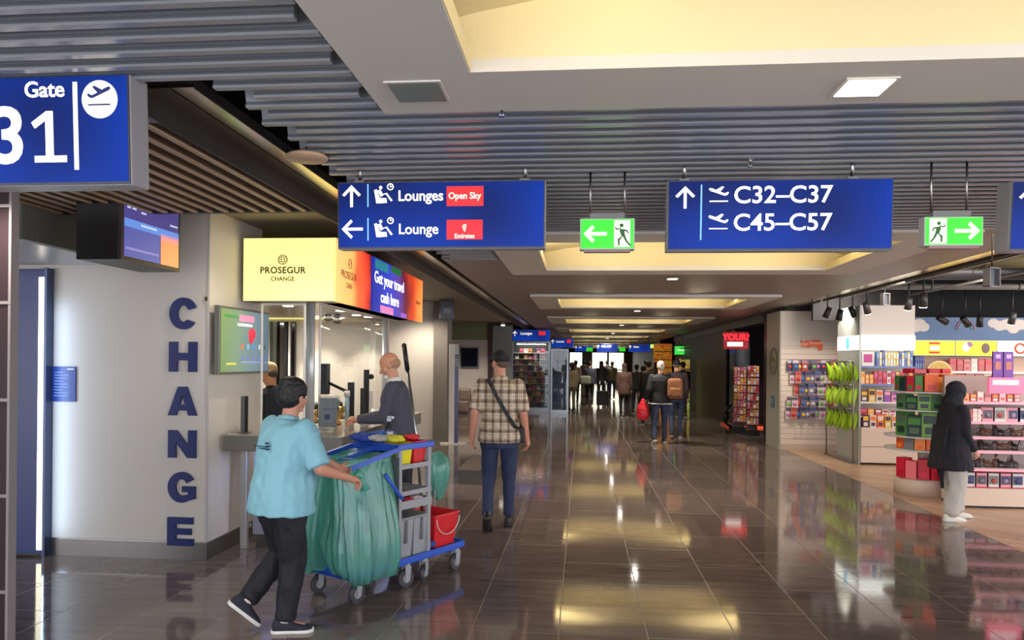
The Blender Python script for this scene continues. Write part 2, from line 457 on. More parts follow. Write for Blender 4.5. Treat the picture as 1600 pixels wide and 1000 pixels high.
# --- left soffit of brown slats running along the hall, then plain higher ceiling
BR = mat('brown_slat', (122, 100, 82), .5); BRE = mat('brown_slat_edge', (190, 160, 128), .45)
b = MB()
x = -1.95
while x > -6.5:
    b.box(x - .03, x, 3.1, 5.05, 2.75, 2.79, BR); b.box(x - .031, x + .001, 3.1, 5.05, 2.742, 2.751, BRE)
    x -= .115
b.box(-6.5, -1.90, 3.1, 5.05, 2.83, 2.85, mat('black_backing'))
b.box(-6.5, -1.88, 3.03, 3.1, 2.74, 2.87, mat('lilac_grey_beam', (96, 92, 104), .4)); b.box(-6.5, -1.90, 5.05, 5.1, 2.745, 3.0, mat('band_backing'))
struct(b.build('ceiling_soffit'))
CE2 = mat('side_ceiling_paint', (150, 138, 124), .6)
b = MB(); b.box(-14, -1.90, 5.1, 26, 2.96, 3.0, CE2); struct(b.build('ceiling_side'))

# --- dome speaker/light disc near the left slat edge, little sprinkler and sensors
p = at(480, 246, Z=CZ - .03)
t = thing('dome_light', 'flat round pinkish disc hanging under the slats beside the polished band', 'ceiling lamp', p)
d = MB(); d.lathe([(.0, .03), (.05, .028), (.10, .012), (.112, 0), (.10, -.012), (.05, -.02), (0, -.022)], m=mat('peach_disc', (196, 160, 128), .4), n=28); d.build('disc', None, t)
d = MB(); d.cyl((0, 0, .02), (0, 0, .12), .012, m=BLACK); d.build('stem', None, t)
for (u, v, lab) in ((784, 176, 'small chrome sprinkler head poking out of the slats beyond the nearest frame'), (1172, 256, 'small sprinkler head poking out of the slats above the gate number sign')):
    p = at(u, v, Z=CZ - .03)
    t = thing('sprinkler', lab, 'sprinkler', p)
    d = MB(); d.cyl((0, 0, 0), (0, 0, .05), .007, m=STEEL); d.cyl((0, 0, .02), (0, 0, .026), .02, m=STEEL); d.build('pipe', None, t)
    d = MB(); d.cyl((0, 0, -.018), (0, 0, -.014), .014, m=CHROME); d.cyl((-.008, 0, -.014), (-.006, 0, .002), .002, m=CHROME, n=6); d.cyl((.008, 0, -.014), (.006, 0, .002), .002, m=CHROME, n=6); d.build('deflector', None, t)

# ================================================================== LEFT SIDE STRUCTURE
# purple-brown stone pillar at the frame's edge
ST = mat('plum_stone_tile', (46, 32, 35), .5, spec=.2, noisy=.12, nscale=14); JT = mat('stone_joint', (126, 118, 118), .6)
YP = 3.6; xr = ax(17, YP)
b = MB()
b.box(xr - 1.6, xr - .012, YP, YP + .05, 0, CZ - .16, ST)
b.box(xr - .014, xr, YP - .006, YP + .05, 0, CZ - .16, JT)
for vv in (322, 473, 625, 775, 925):
    z = az(8, vv, YP); b.box(xr - 1.6, xr + .002, YP - .008, YP + .05, z - .008, z + .008, JT)
struct(b.build('pillar'))
# wall carrying the big letters
YW = 5.92
xc = ax(325, YW)               # its free corner
xl = ax(78, YW)
WZ = 2.96
YE = 6.95
b = MB()
b.box(-9, xc, YW, YW + .3, .145, WZ, WALL); b.box(xc - .3, xc, YW + .3, YE, .145, WZ, WALL)
struct(b.build('wall_left'))
b = MB(); b.box(-9, xc + .012, YW - .012, YW + .3, 0, .145, STEELD); b.box(xc - .3, xc + .012, YW + .3, YE, 0, .145, STEELD); b.box(-9, xc + .012, YW - .014, YW, .14, .15, STEEL); struct(b.build('baseboard_left'))
b = MB(); b.box(xc - .012, xc + .006, YW - .006, YW + .012, .15, WZ, mat('corner_bead', (200, 194, 186), .4)); struct(b.build('trim_3'))
# orange-brown inner facing on the return wall
# header beam above the blue kiosk
b = MB(); xh = at(20, 362, Y=4.62).x
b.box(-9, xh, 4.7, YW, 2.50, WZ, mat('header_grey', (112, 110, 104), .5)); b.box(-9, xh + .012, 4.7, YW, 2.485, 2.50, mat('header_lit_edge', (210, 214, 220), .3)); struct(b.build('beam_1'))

# blue illuminated kiosk column with a light strip
xk0, xk1 = ax(12, YW - .06), ax(74, YW - .06)
t = thing('blue_kiosk', 'tall dark blue cabinet with a glowing vertical light strip beside the lettered wall', 'cabinet', ((xk0 + xk1) / 2, YW - .055, 0))
w = (xk1 - xk0) / 2
zt = az(40, 421, YW - .06)
d = MB(); d.box(-w - .3, w, -.03, .05, 0.02, zt, mat('kiosk_blue', (20, 44, 112), .3), bev=.006); d.build('body', None, t)
d = MB(); d.box(w - .055, w - .012, -.042, -.029, .06, zt - .07, mat('strip_light', (255, 255, 245), .5, emit=(255, 246, 214), es=3.2)); d.build('light_strip', None, t)
d = MB(); d.box(w - .012, w + .012, -.035, .05, .0, zt + .01, mat('kiosk_edge', (70, 82, 110), .25, .6)); d.build('side_trim', None, t)
d = MB(); zz = az(22, 450, YW - .06); d.box(-w + .04, -w + .075, -.042, -.029, zz - .09, zz + .09, mat('strip_light')); d.build('small_lamp', None, t)
lamp('kiosk_strip_lamp', 'AREA', (xk1 + .03, YW - .13, 1.15), 3.6, (.5, .7, 1), .05, 2.0, aim=(xk1 + .5, YW + .08, 1.15))
# blue notice on the wall
u0, u1 = ax(83, YW), ax(120, YW)
t = thing('notice_plate', 'small blue notice plate with rows of white text on the lettered wall', 'sign', ((u0 + u1) / 2, YW - .006, az(100, 600, YW)))
w = (u1 - u0) / 2; h = .15
d = MB(); d.box(-w, w, -.006, .006, -h, h, mat('notice_blue', (28, 62, 140), .35), bev=.002); d.build('plate', None, t)
d = MB()
for k in range(9):
    zz = h - .05 - k * .025; ww = w * (.75 if k % 3 else .45)
    d.box(-w * .8, -w * .8 + ww * 1.7, -.0085, -.006, zz - .004, zz + .004, mat('notice_line', (130, 150, 190), .5))
d.box(w * .3, w * .85, -.0085, -.006, h - .028, h - .015, mat('notice_line2', (210, 215, 220), .5))
d.build('text_lines', None, t)
p = at(323, 467, Y=YW)
t = thing('wall_sensor', 'tiny olive square sensor at the top corner of the lettered wall', 'sensor', p)
d = MB(); d.box(-.012, .012, -.014, .004, -.018, .018, mat('olive_plastic', (92, 84, 30), .5), bev=.003); d.build('case', None, t)
d = MB(); d.cyl((0, -.016, 0), (0, -.013, 0), .005, m=BLACK); d.build('lens', None, t)

# the six letters
def arc(cx, cz, rx, rz, a0, a1, n=22): return [(cx + rx * math.cos(math.radians(a0 + (a1 - a0) * i / n)), cz + rz * math.sin(math.radians(a0 + (a1 - a0) * i / n))) for i in range(n + 1)]
GLYPH = {   # heavy grotesque capitals in a unit box
    'H': [(0, 0), (.30, 0), (.30, .38), (.70, .38), (.70, 0), (1, 0), (1, 1), (.70, 1), (.70, .63), (.30, .63), (.30, 1), (0, 1)],
    'N': [(0, 0), (.28, 0), (.28, .56), (.70, 0), (1, 0), (1, 1), (.72, 1), (.72, .44), (.30, 1), (0, 1)],
    'E': [(0, 0), (.94, 0), (.94, .24), (.31, .24), (.31, .39), (.86, .39), (.86, .61), (.31, .61), (.31, .77), (.92, .77), (.92, 1), (0, 1)],
    'C': arc(.5, .5, .5, .52, 22, 326) + [(.66, .30)] + arc(.50, .5, .20, .27, 305, 45)[1:] + [(.68, .62)],
    'G': arc(.5, .5, .5, .52, 32, 300) + [(1, .12), (1, .54), (.52, .54), (.52, .34), (.74, .34), (.74, .26)] + arc(.50, .5, .21, .28, 300, 40)[1:] + [(.68, .64)],
    'A': [(-.02, 0), (.28, 0), (.34, .17), (.66, .17), (.72, 0), (1.02, 0), (.66, 1), (.34, 1)],
}
for ch, v0, v1, o_ in (('C', 466, 514, 'at the very top'), ('H', 534, 581, 'below the C'), ('A', 604, 649, 'between the H and the N'), ('N', 672, 715, 'below the A'), ('G', 738, 784, 'between the N and the E'), ('E', 808, 852, 'lowest on the wall')):
    z0, z1 = az(287, v1, YW), az(287, v0, YW); x0, wd = ax(266, YW), ax(309, YW) - ax(266, YW)
    d = MB()
    if ch == 'A':
        d.prism([(x * wd, z * (z1 - z0)) for x, z in [(-.02, 0), (.28, 0), (.50, .70), (.72, 0), (1.02, 0), (.66, 1), (.34, 1)]], -.012, .011, NAVY)
        d.prism([(x * wd, z * (z1 - z0)) for x, z in [(.27, .17), (.73, .17), (.66, .38), (.34, .38)]], -.0115, .010, NAVY)
    else: d.prism([(x * wd, z * (z1 - z0)) for x, z in GLYPH[ch]], -.012, .011, NAVY)
    L = d.build('wall_letter', None); L.location = (x0, YW - .012, z0)
    tag(L, 'dark blue capital letter %s on the beige wall, %s' % (ch, o_), 'letter')

# far left walls and recess
YR = 15.6; xw = ax(690, YR)
b = MB(); b.box(-12, xw, YR, YR + .3, 0, WZ, WALL); struct(b.build('wall_back_left'))
b = MB(); b.box(xw - .16, xw + .14, YR - .1, YR + .45, 0, WZ, mat('grey_column', (128, 120, 112), .4)); struct(b.build('column_1'))
YB = 24.0
b = MB()
b.box(-9, ax(764, YB), YB, YB + .2, 0, az(730, 531, YB), mat('pale_partition', (196, 186, 180), .5))
b.box(-9, ax(764, YB), YB + .02, YB + .2, az(730, 531, YB), WZ, mat('sage_wall', (120, 128, 96), .6)); struct(b.build('wall_recess'))
b = MB()
b.box(ax(763, YB), ax(770, YB), YB - .1, YB + .1, 0, az(765, 508, YB), mat('maroon_post', (58, 34, 34), .4))
b.box(ax(763, YB), ax(800, YB), YB - .1, YB + .1, az(780, 509, YB), az(780, 503, YB), mat('maroon_post')); struct(b.build('trim_4'))
b = MB(); b.box(ax(770, YB), ax(801, YB), YB, YB + .1, 0, az(780, 509, YB), mat('frosted_grey_glass', (140, 146, 148), .25)); struct(b.build('wall_glass'))
b = MB(); b.box(-1.64, -1.6, 26, 62, 0, CZ + .1, mat('dark_shopfront', (20, 17, 18), .5)); struct(b.build('wall_left_far'))
b = MB(); b.box(XS + .05, XS + .1, 21.4, 33, 0, CZ + .1, mat('dark_shopfront')); b.box(XS + .05, XS + .1, 39, 62, 0, CZ + .1, mat('dark_shopfront')); struct(b.build('wall_right_far'))
b = MB(); b.box(-14, -13.9, -3, 62, 0, 3.5, DARK); b.box(13.9, 14, 13.2, 62, 0, 3.5, DARK); b.box(-14, -1.66, 61, 61.1, 0, 3.5, DARK); b.box(4.1, 14, 61, 61.1, 0, 3.5, DARK); struct(b.build('wall_outer'))

# end of the hall: bright windows between dark posts
YN = 61
WIN = mat('daylight_pane', (255, 255, 245), .4, emit=(250, 246, 228), es=1.6)
b = MB(); b.box(-1.7, 4.1, YN, YN + .2, az(930, 551, YN), CZ + .7, DARK)
b.box(-1.7, ax(889, YN), YN, YN + .2, 0, 3, DARK); b.box(ax(911, YN), ax(924, YN), YN - .3, YN + .2, 0, 3, mat('grey_column')); b.box(ax(976, YN), 4.1, YN, YN + .2, 0, 3, mat('brown_wall_end', (110, 84, 70), .5)); struct(b.build('wall_end'))
for n_, (u0, u1) in enumerate(((889, 911), (924, 950), (950, 976))):
    x0, x1 = ax(u0, YN), ax(u1, YN); zt = az(930, 551, YN)
    b = MB(); b.box(x0, x1, YN + .08, YN + .1, 0.1, zt, WIN); w_ = struct(b.build('window_%d' % (n_ + 1)))
    b = MB(); b.box(x0, x0 + .08, YN, YN + .12, 0, zt, GREY); b.box(x1 - .08, x1, YN, YN + .12, 0, zt, GREY); b.box(x0, x1, YN, YN + .12, 0, .12, GREY); b.box(x0, x1, YN, YN + .12, 1.0, 1.08, GREY); b.build('window_frame', None, w_)

# ================================================================== SIGNS
BLUE = mat('sign_blue_backlit', (8, 14, 48), .35, emit=(14, 34, 128), es=1.0, spec=.12)
_nt, _b, _N, _L = nodes(BLUE)
_tc = _N('ShaderNodeTexCoord'); _sp = _N('ShaderNodeSeparateXYZ'); _L(_tc.outputs['Object'], _sp.inputs[0])
_n = _N('ShaderNodeTexNoise'); _n.inputs['Scale'].default_value = 2.2; _n.inputs['Detail'].default_value = 0; _L(_tc.outputs['Object'], _n.inputs['Vector'])
_cr = _N('ShaderNodeValToRGB'); _cr.color_ramp.elements[0].color = S(14, 36, 104); _cr.color_ramp.elements[1].color = S(8, 58, 170); _cr.color_ramp.elements[0].position = .35; _cr.color_ramp.elements[1].position = .68
_L(_n.outputs['Fac'], _cr.inputs[0]); _L(_cr.outputs[0], _b.inputs['Emission Color'])
SIDE = mat('sign_side_grey', (150, 148, 150), .4)
LINE = mat('sign_divider_cyan', (110, 170, 230), .4, emit=(110, 175, 235), es=.9)
RED = mat('sign_red', (220, 30, 34), .4, emit=(226, 30, 36), es=.9)
REDF = mat('sign_red_deep', (190, 20, 34), .4, emit=(214, 22, 34), es=.9)
GREEN = mat('exit_green', (40, 180, 40), .4, emit=(52, 196, 44), es=1.0)
WHITE_E = mat('white_backlit', (250, 250, 245), .4, emit=(255, 252, 240), es=1.0)

def arrow(d, cx, cz, L, kind='up', w=None, t=None, m=CREAM_E, y=-.004):
    """arrow with open head: a shaft and two diagonal strokes"""
    t = t or L * .13; w = w or L * .42
    h = L / 2; s = t / 2
    # pointing up outline
    q = t * .72
    pts = [(0, h), (w + q * .2, h - w - q * .2), (w - q * .9, h - w - q * 1.1), (s, h - t * 1.9), (s, -h), (-s, -h), (-s, h - t * 1.9), (-(w - q * .9), h - w - q * 1.1), (-(w + q * .2), h - w - q * .2)]
    a = {'up': 0, 'left': PI / 2, 'right': -PI / 2}[kind]
    pts = [(cx + x * math.cos(a) - z * math.sin(a), cz + x * math.sin(a) + z * math.cos(a)) for x, z in pts]
    d.prism(pts, y, y + .003, m)

PLANE = [(-.50, .06), (-.44, .10), (-.30, .02), (-.06, .10), (-.26, .34), (-.16, .38), (.14, .20), (.34, .28), (.46, .30), (.50, .24), (.44, .16), (-.30, -.10), (-.42, -.06)]
def plane_icon(d, cx, cz, s, m=CREAM_E, mirror=1, y=-.004, rot=0.0, under=True, lm=None):
    pts = []
    for x, z in PLANE:
        x, z = x * mirror, z
        pts.append((cx + s * (x * math.cos(rot) - z * math.sin(rot)), cz + s * (x * math.sin(rot) + z * math.cos(rot))))
    d.prism(pts, y, y + .003, m)
    if under: d.box(cx - s * .46, cx + s * .46, y, y + .003, cz - s * .40, cz - s * .34, lm or m)

def lounge_icon(d, cx, cz, s, m=CREAM_E, y=-.004):
    P = lambda pts: d.prism([(cx + x * s, cz + z * s) for x, z in pts], y, y + .003, m)
    P([(-.46, .22), (-.34, .26), (-.20, -.12), (.10, -.14), (.12, -.34), (-.22, -.36), (-.36, -.36), (-.40, -.10)])        # chair
    P([(-.30, .20), (-.16, .24), (-.06, .04), (.10, .02), (.14, -.06), (.30, -.28), (.38, -.24), (.18, .02), (.12, .10), (-.16, -.08)])  # sitter
    d.sph((cx - .16 * s, y, cz + .33 * s), (.075 * s, .002, .075 * s), m)
    d.tor((cx + .28 * s, y, cz + .36 * s), .13 * s, .026 * s, m, rot=Matrix.Rotation(PI / 2, 3, 'X'), n=20, k=6)
    P([(.26, .35), (.29, .35), (.29, .46), (.26, .46)]); P([(.26, .33), (.36, .37), (.36, .40), (.26, .37)])

def box_sign(name, label, c, w, h, depth=.16, tilt=.045, rods=(), rz=0.0, group=None, top=CZ):
    t = thing(name, label, 'sign', c, group=group, rot=(tilt, 0, rz))
    d = MB(); d.box(-w / 2, w / 2, .004, depth, -h / 2, h / 2, SIDE, bev=.006)
    d.box(-w / 2 + .004, w / 2 - .004, -.001, .006, -h / 2 + .004, h / 2 - .004, mat('sign_rim', (60, 62, 74), .35))
    d.build('housing', None, t)
    d = MB(); d.box(-w / 2 + .010, w / 2 - .010, -.003, .003, -h / 2 + .014, h / 2 - .008, BLUE); d.build('face_panel', None, t)
    for rx in rods:
        d = MB(); d.cyl((rx, depth / 2, h / 2), (rx, depth / 2, h / 2 + top - c[2] - h / 2 + .09), .011, m=STEEL, n=10); d.box(rx - .03, rx + .03, depth / 2 - .03, depth / 2 + .03, h / 2, h / 2 + .012, GREY); d.build('hanger_rod', None, t)
    return t

def sign_from(u0, u1, v0, v1, Y):
    x0, x1 = ax(u0, Y), ax(u1, Y); um = (u0 + u1) / 2
    z0, z1 = az(um, v1, Y), az(um, v0, Y)
    return ((x0 + x1) / 2, Y, (z0 + z1) / 2), x1 - x0, z1 - z0

# --- gate number sign
YG = 2.72
c, w, h = sign_from(-240, 200, 122, 291, YG)
px = w / 440.0
t = box_sign('gate_sign', 'large blue hanging sign reading Gate 31 with a round take-off symbol', c, w, h, depth=.125, rods=(w / 2 - 50 * px,), tilt=.05)
def LX(u, u0=-240, u1=200, w=w): return -w / 2 + (u - u0) / (u1 - u0) * w
def LZ(v, v0=122, v1=291, h=h): return h / 2 - (v - v0) / (v1 - v0) * h
text('lettering', 'Gate', .086, CREAM_E, t, (LX(41), -.004, LZ(155)), off=.0012, ext=.002, sx=1.0)
text('number', '3', .31, CREAM_E, t, (LX(-14), -.004, LZ(254)), off=.0055, ext=.002, sx=1.02)
d = MB(); d.prism([(LX(74), LZ(177)), (LX(84), LZ(177)), (LX(84), LZ(245)), (LX(104), LZ(245)), (LX(104), LZ(255)), (LX(55), LZ(255)), (LX(55), LZ(245)), (LX(72.5), LZ(245)), (LX(72.5), LZ(191)), (LX(56), LZ(203)), (LX(51), LZ(194))], -.006, -.003, CREAM_E)
d.build('number', None, t)
d = MB(); d.box(LX(116), LX(122), -.007, -.003, LZ(267), LZ(134), CREAM_E); d.build('divider', None, t)
d = MB(); d.cyl((LX(156), -.003, LZ(161)), (LX(156), -.007, LZ(161)), 26.5 * px, m=CREAM_E, n=48, smooth=False); d.build('roundel', None, t)
d = MB(); plane_icon(d, LX(156), LZ(155), 36 * px, m=mat('icon_blue', (28, 44, 110), .4), y=-.0095, rot=.06); o = d.build('aeroplane_icon', None, t)

# --- lounges sign
YL = 4.2
c, w, h = sign_from(525, 850, 283, 389, YL); pl = w / 325.0
t = box_sign('lounge_sign', 'wide blue hanging sign with white arrows pointing to Lounges and Lounge', c, w, h, depth=.10, rods=(-w * .40, w * .40))
def LX(u): return -w / 2 + (u - 525) * pl
def LZ(v): return h / 2 - (v - 283) * pl
d = MB(); arrow(d, LX(548), LZ(305), 34 * pl, 'up'); d.build('arrow', None, t)
d = MB(); arrow(d, LX(549), LZ(356), 34 * pl, 'left'); d.build('arrow', None, t)
for v in (304, 356):
    d = MB(); d.box(LX(573.2), LX(575.2), -.006, -.003, LZ(v + 18), LZ(v - 17), LINE); d.build('divider', None, t)
    d = MB(); lounge_icon(d, LX(600), LZ(v), 35 * pl); d.build('armchair_icon', None, t)
text('lettering', 'Lounges', .085, CREAM_E, t, (LX(621.5), -.004, LZ(313)), off=.0014, sx=.95)
text('lettering', 'Lounge', .085, CREAM_E, t, (LX(622), -.004, LZ(364)), off=.001, sx=.95)
d = MB(); d.box(LX(698), LX(755), -.006, -.003, LZ(322), LZ(292), RED); o = d.build('red_plate', None, t)
text('lettering', 'Open Sky', .052, CREAM_E, o, (LX(726), -.006, LZ(311)), off=.0008, align='CENTER', sx=.92)
d = MB(); d.box(LX(698), LX(754), -.006, -.003, LZ(373), LZ(343), REDF); o = d.build('red_plate', None, t)
text('lettering', 'Emirates', .037, CREAM_E, o, (LX(726), -.006, LZ(371)), off=.0005, align='CENTER', sx=.9)
d = MB()
for k in range(7):
    a = .5 + k * .42; x0_, z0_ = LX(726) + math.cos(a) * 3.2 * pl, LZ(353.5) + math.sin(a) * 3.4 * pl
    d.tube([(LX(726), -.0065, LZ(361)), ((LX(726) + x0_) / 2 + .004 * math.sin(k * 2.1), -.0065, (LZ(361) + z0_) / 2), (x0_, -.0065, z0_), (x0_ + .004 * math.cos(a + 1.5), -.0065, z0_ + .006 * math.sin(a + 1.5))], .0013, CREAM_E, k=5)
d.build('emblem', None, o)

# --- gates sign
c, w, h = sign_from(1040, 1394, 280, 392, 4.2); pl = w / 354.0
t = box_sign('gates_sign', 'wide blue hanging sign reading C32-C37 and C45-C57 with an up arrow', c, w, h, depth=.10, rods=(-w * .42, w * .33))
def LX(u): return -w / 2 + (u - 1040) * pl
def LZ(v): return h / 2 - (v - 280) * pl
d = MB(); arrow(d, LX(1068.5), LZ(308), 36 * pl, 'up'); d.build('arrow', None, t)
d = MB(); d.box(LX(1093), LX(1095.4), -.006, -.003, LZ(377), LZ(288), LINE); d.build('divider', None, t)
for v, s_ in ((303, 'C32–C37'), (347, 'C45–C57')):
    d = MB(); plane_icon(d, LX(1122), LZ(v), 32 * pl, mirror=-1, rot=.0); d.build('aeroplane_icon', None, t)
    text('lettering', s_, .132, CREAM_E, t, (LX(1145), -.004, LZ(v + 15)), off=.0016, sx=1.03)

# --- third sign, mostly outside the frame on the right
c, w, h = sign_from(1576, 1930, 281, 392, 4.1)
t = box_sign('partial_sign', 'blue hanging sign cut off by the photo edge, only an arrow tip visible', c, w, h, depth=.14, rods=(-w * .25,), tilt=.07)
pl = w / 354.0
d = MB(); arrow(d, -w / 2 + 28 * pl, h / 2 - 30 * pl, 36 * pl, 'up'); d.build('arrow', None, t)

# --- green emergency exit signs
MAN = [[(-.07, .14), (.06, .17), (.10, .10), (.02, -.10), (-.10, -.06)],
       [(.05, .16), (.20, .12), (.27, .20), (.23, .23), (.18, .17), (.04, .20)], [(-.06, .15), (-.18, .12), (-.24, .00), (-.20, -.01), (-.15, .07), (-.05, .09)],
       [(-.10, -.04), (-.02, -.08), (-.10, -.24), (-.26, -.42), (-.31, -.38), (-.17, -.22)], [(-.04, -.06), (.03, -.09), (.16, -.18), (.14, -.40), (.22, -.40), (.08, -.40), (.08, -.22)]]
def exit_sign(label, u0, u1, v0, v1, Y, rods, vtop, direction):
    c, w, h = sign_from(u0, u1, v0, v1, Y)
    t = thing('exit_sign', label, 'exit sign', c)
    d = MB(); d.box(-w / 2, w / 2, .004, .07, -h / 2, h / 2, LGREY, bev=.004); d.box(-w / 2 + .003, w / 2 - .003, 0, .006, -h / 2 + .003, h / 2 - .003, mat('exit_rim', (190, 214, 180), .4)); d.build('housing', None, t)
    d = MB(); d.box(-w / 2 + .008, w / 2 - .008, -.002, .002, -h / 2 + .008, h / 2 - .008, GREEN); d.build('face_panel', None, t)
    d = MB(); arrow(d, -w * .22 * direction, 0, w * .42, 'left' if direction > 0 else 'right', w=w * .15, t=w * .062, y=-.006); d.build('arrow', None, t)
    cx = w * .27 * direction
    d = MB(); d.box(cx - w * .145, cx + w * .145, -.005, -.002, -h * .42, h * .42, CREAM_E); o = d.build('doorway_panel', None, t)
    d = MB()
    for poly in MAN: d.prism([(cx + x * h * direction * -.9, z * h * .95) for x, z in poly], -.008, -.005, mat('exit_man_green', (34, 110, 44), .4))
    d.sph((cx + h * .02 * direction * -1, -.006, h * .26), (h * .065, .003, h * .065), mat('exit_man_green')); d.build('running_figure', None, t)
    d = MB(); d.box(-w * .42, w * .42, -.002, .05, -h / 2 - .014, -h / 2 - .001, mat('exit_lower_strip', (150, 120, 120), .3)); d.build('lower_strip', None, t)
    d = MB(); d.box(-w * .32, w * .32, .02, .05, h / 2, h / 2 + .035, GREY); d.build('mount_bar', None, t)
    for u in rods:
        x = ax(u, Y) - c[0]
        d = MB(); d.cyl((x, .035, h / 2 + .03), (x, .035, CZ + .06 - c[2]), .006, m=STEEL, n=8); d.build('hanger_rod', None, t)
exit_sign('green running-man exit sign with an arrow pointing left, beside the lounge sign', 904, 990, 341, 390, 4.3, (920, 974), 270, 1)
exit_sign('green running-man exit sign with an arrow pointing right, beside the gates sign', 1442, 1535, 338, 384, 4.15, (1457, 1513), 268, -1)

# --- flight information monitor box
YT = 4.72
x0, x1 = ax(117, YT), ax(184, YT); zb = az(184, 405, YT); Y1 = 5.45
t = thing('flight_monitor', 'dark boxed flight information monitor hanging by the lettered wall', 'monitor', (x1, YT, zb))
hh = .56
d = MB(); d.box(x0 - x1, -.002, 0, Y1 - YT, 0, hh, mat('monitor_case', (38, 36, 38), .4), bev=.006); d.build('case', None, t)
d = MB(); d.box(-.002, .016, 0, Y1 - YT, 0, hh, mat('monitor_bezel', (70, 56, 56), .3)); d.build('bezel', None, t)
SCR = lambda n, c_=(0, 0, 0), e=.75: mat(n, c_, .3, emit=c_, es=e)
d = MB()
L_, H_ = Y1 - YT, hh
def R(a, b_, z0, z1, m): d.box(.014, .0185, a * L_, b_ * L_, z0 * H_, z1 * H_, m)
R(.04, .965, .05, .95, SCR('screen_violet', (72, 64, 130)))
def R(a, b_, z0, z1, m): d.box(.018, .0205, a * L_, b_ * L_, z0 * H_, z1 * H_, m)
R(.04, .965, .80, .95, SCR('screen_blue', (96, 140, 214))); R(.04, .965, .42, .52, SCR('screen_blue'))
R(.04, .62, .05, .42, SCR('screen_deep', (84, 90, 160))); R(.64, .965, .05, .36, SCR('screen_orange', (236, 150, 96))); R(.64, .965, .36, .45, SCR('screen_pink', (240, 150, 140)))
R(.06, .60, .14, .17, SCR('screen_pale', (190, 170, 190))); 
d.build('screen', None, t)
d = MB()
for (a, z, L2) in ((.30, .90, .30), (.10, .86, .1), (.55, .87, .2), (.08, .66, .05), (.16, .66, .06), (.30, .64, .08), (.80, .60, .14), (.30, .48, .26)):
    d.box(.0205, .022, a * L_, (a + L2) * L_, z * H_ - .006, z * H_ + .006, mat('screen_text', (220, 226, 240), .4, emit=(210, 220, 240), es=.6))
d.build('screen_text_rows', None, t)
d = MB(); d.cyl((-.1, .4, hh), (-.1, .4, 2.98 - zb), .02, m=STEEL, n=10); d.build('ceiling_mount', None, t)

# ================================================================== EXCHANGE BOOTH
YC0 = 6.45                                   # canopy front
xb0, xb1 = ax(379, YC0), ax(523, YC0)
zc0, zc1 = az(450, 471, YC0), az(450, 372, YC0)
YC1 = 9.75
t = thing('booth_canopy', 'lit sign canopy of the money exchange booth, yellow front and orange side', 'canopy', (xb1, YC0, zc0))
hC = zc1 - zc0; wC = xb1 - xb0; dC = YC1 - YC0
YEL = mat('canopy_yellow', (250, 236, 150), .4, emit=(255, 238, 146), es=1.0)
d = MB(); d.box(-wC, -.005, .012, .20, .0, hC, mat('canopy_case', (120, 112, 100), .4)); d.box(-.20, -.012, .2, dC, 0, hC, mat('canopy_case')); d.box(-wC, -.2, .2, 3.0, .02, .06, mat('canopy_soffit', (200, 186, 164), .3)); d.box(-.2, -.012, .2, 3.0, .0, .02, mat('canopy_soffit')); d.build('case', None, t)
d = MB(); d.box(-wC, 0, 0, .012, .006, hC, YEL); d.build('front_panel', None, t)
dk = mat('logo_brown', (70, 54, 40), .5)
cx, cz = -wC * .57, hC * .66
d = MB()
Ry = Matrix.Rotation(PI / 2, 3, 'X')
d.tor((cx, -.003, cz), .042, .0035, dk, rot=Ry, n=28, k=6)
for s_ in (-1, 0, 1): d.tube([(cx - .036, -.003, cz + s_ * .02 - .012), (cx - .012, -.003, cz + s_ * .02 + .008), (cx + .012, -.003, cz + s_ * .02 - .004), (cx + .036, -.003, cz + s_ * .02 + .014)], .003, dk, k=5)
for s_ in (-1, 1): d.tor((cx, -.003, cz), .034, .002, dk, rot=Ry @ Matrix.Diagonal((.45, 1, 1)), n=24, k=5)
d.build('emblem', None, t)
text('lettering', 'PROSEGUR', .083, dk, t, (cx, -.003, hC * .445), off=.0018, align='CENTER', sp=1.06, ext=.001)
text('lettering', 'CHANGE', .054, dk, t, (cx, -.003, hC * .325), off=.0008, align='CENTER', ext=.001)
# side banner: orange / red print, a screen with the slogan, orange end
def grad_mat(name, stops, es=.9, axis=1, length=1.0):
    m = mat(name, stops[0][1], .4); nt, b_, N, L = nodes(m)
    tc = N('ShaderNodeTexCoord'); sp = N('ShaderNodeSeparateXYZ'); L(tc.outputs['Object'], sp.inputs[0])
    q = N('ShaderNodeMath'); q.operation = 'DIVIDE'; q.inputs[1].default_value = length; L(sp.outputs[axis], q.inputs[0])
    n = N('ShaderNodeTexNoise'); n.inputs['Scale'].default_value = 1.4 / length * 2; L(tc.outputs['Object'], n.inputs['Vector'])
    a = N('ShaderNodeMath'); a.operation = 'MULTIPLY_ADD'; a.inputs[1].default_value = .35; L(n.outputs['Fac'], a.inputs[0])
    s_ = N('ShaderNodeMath'); s_.operation = 'SUBTRACT'; s_.inputs[1].default_value = .175; L(q.outputs[0], s_.inputs[0]); L(s_.outputs[0], a.inputs[2])
    cr = N('ShaderNodeValToRGB'); el = cr.color_ramp.elements
    el[0].position, el[0].color = stops[0][0], S(*stops[0][1]); el[1].position, el[1].color = stops[-1][0], S(*stops[-1][1])
    for p_, c_ in stops[1:-1]: e = el.new(p_); e.color = S(*c_)
    L(a.outputs[0], cr.inputs[0]); L(cr.outputs[0], b_.inputs['Emission Color']); L(cr.outputs[0], b_.inputs['Base Color']); b_.inputs['Emission Strength'].default_value = es
    return m
def ytoY(u): return at(u, 450, X=xb1).y - YC0
G1, G2, G3 = ytoY(579), ytoY(581), ytoY(659)
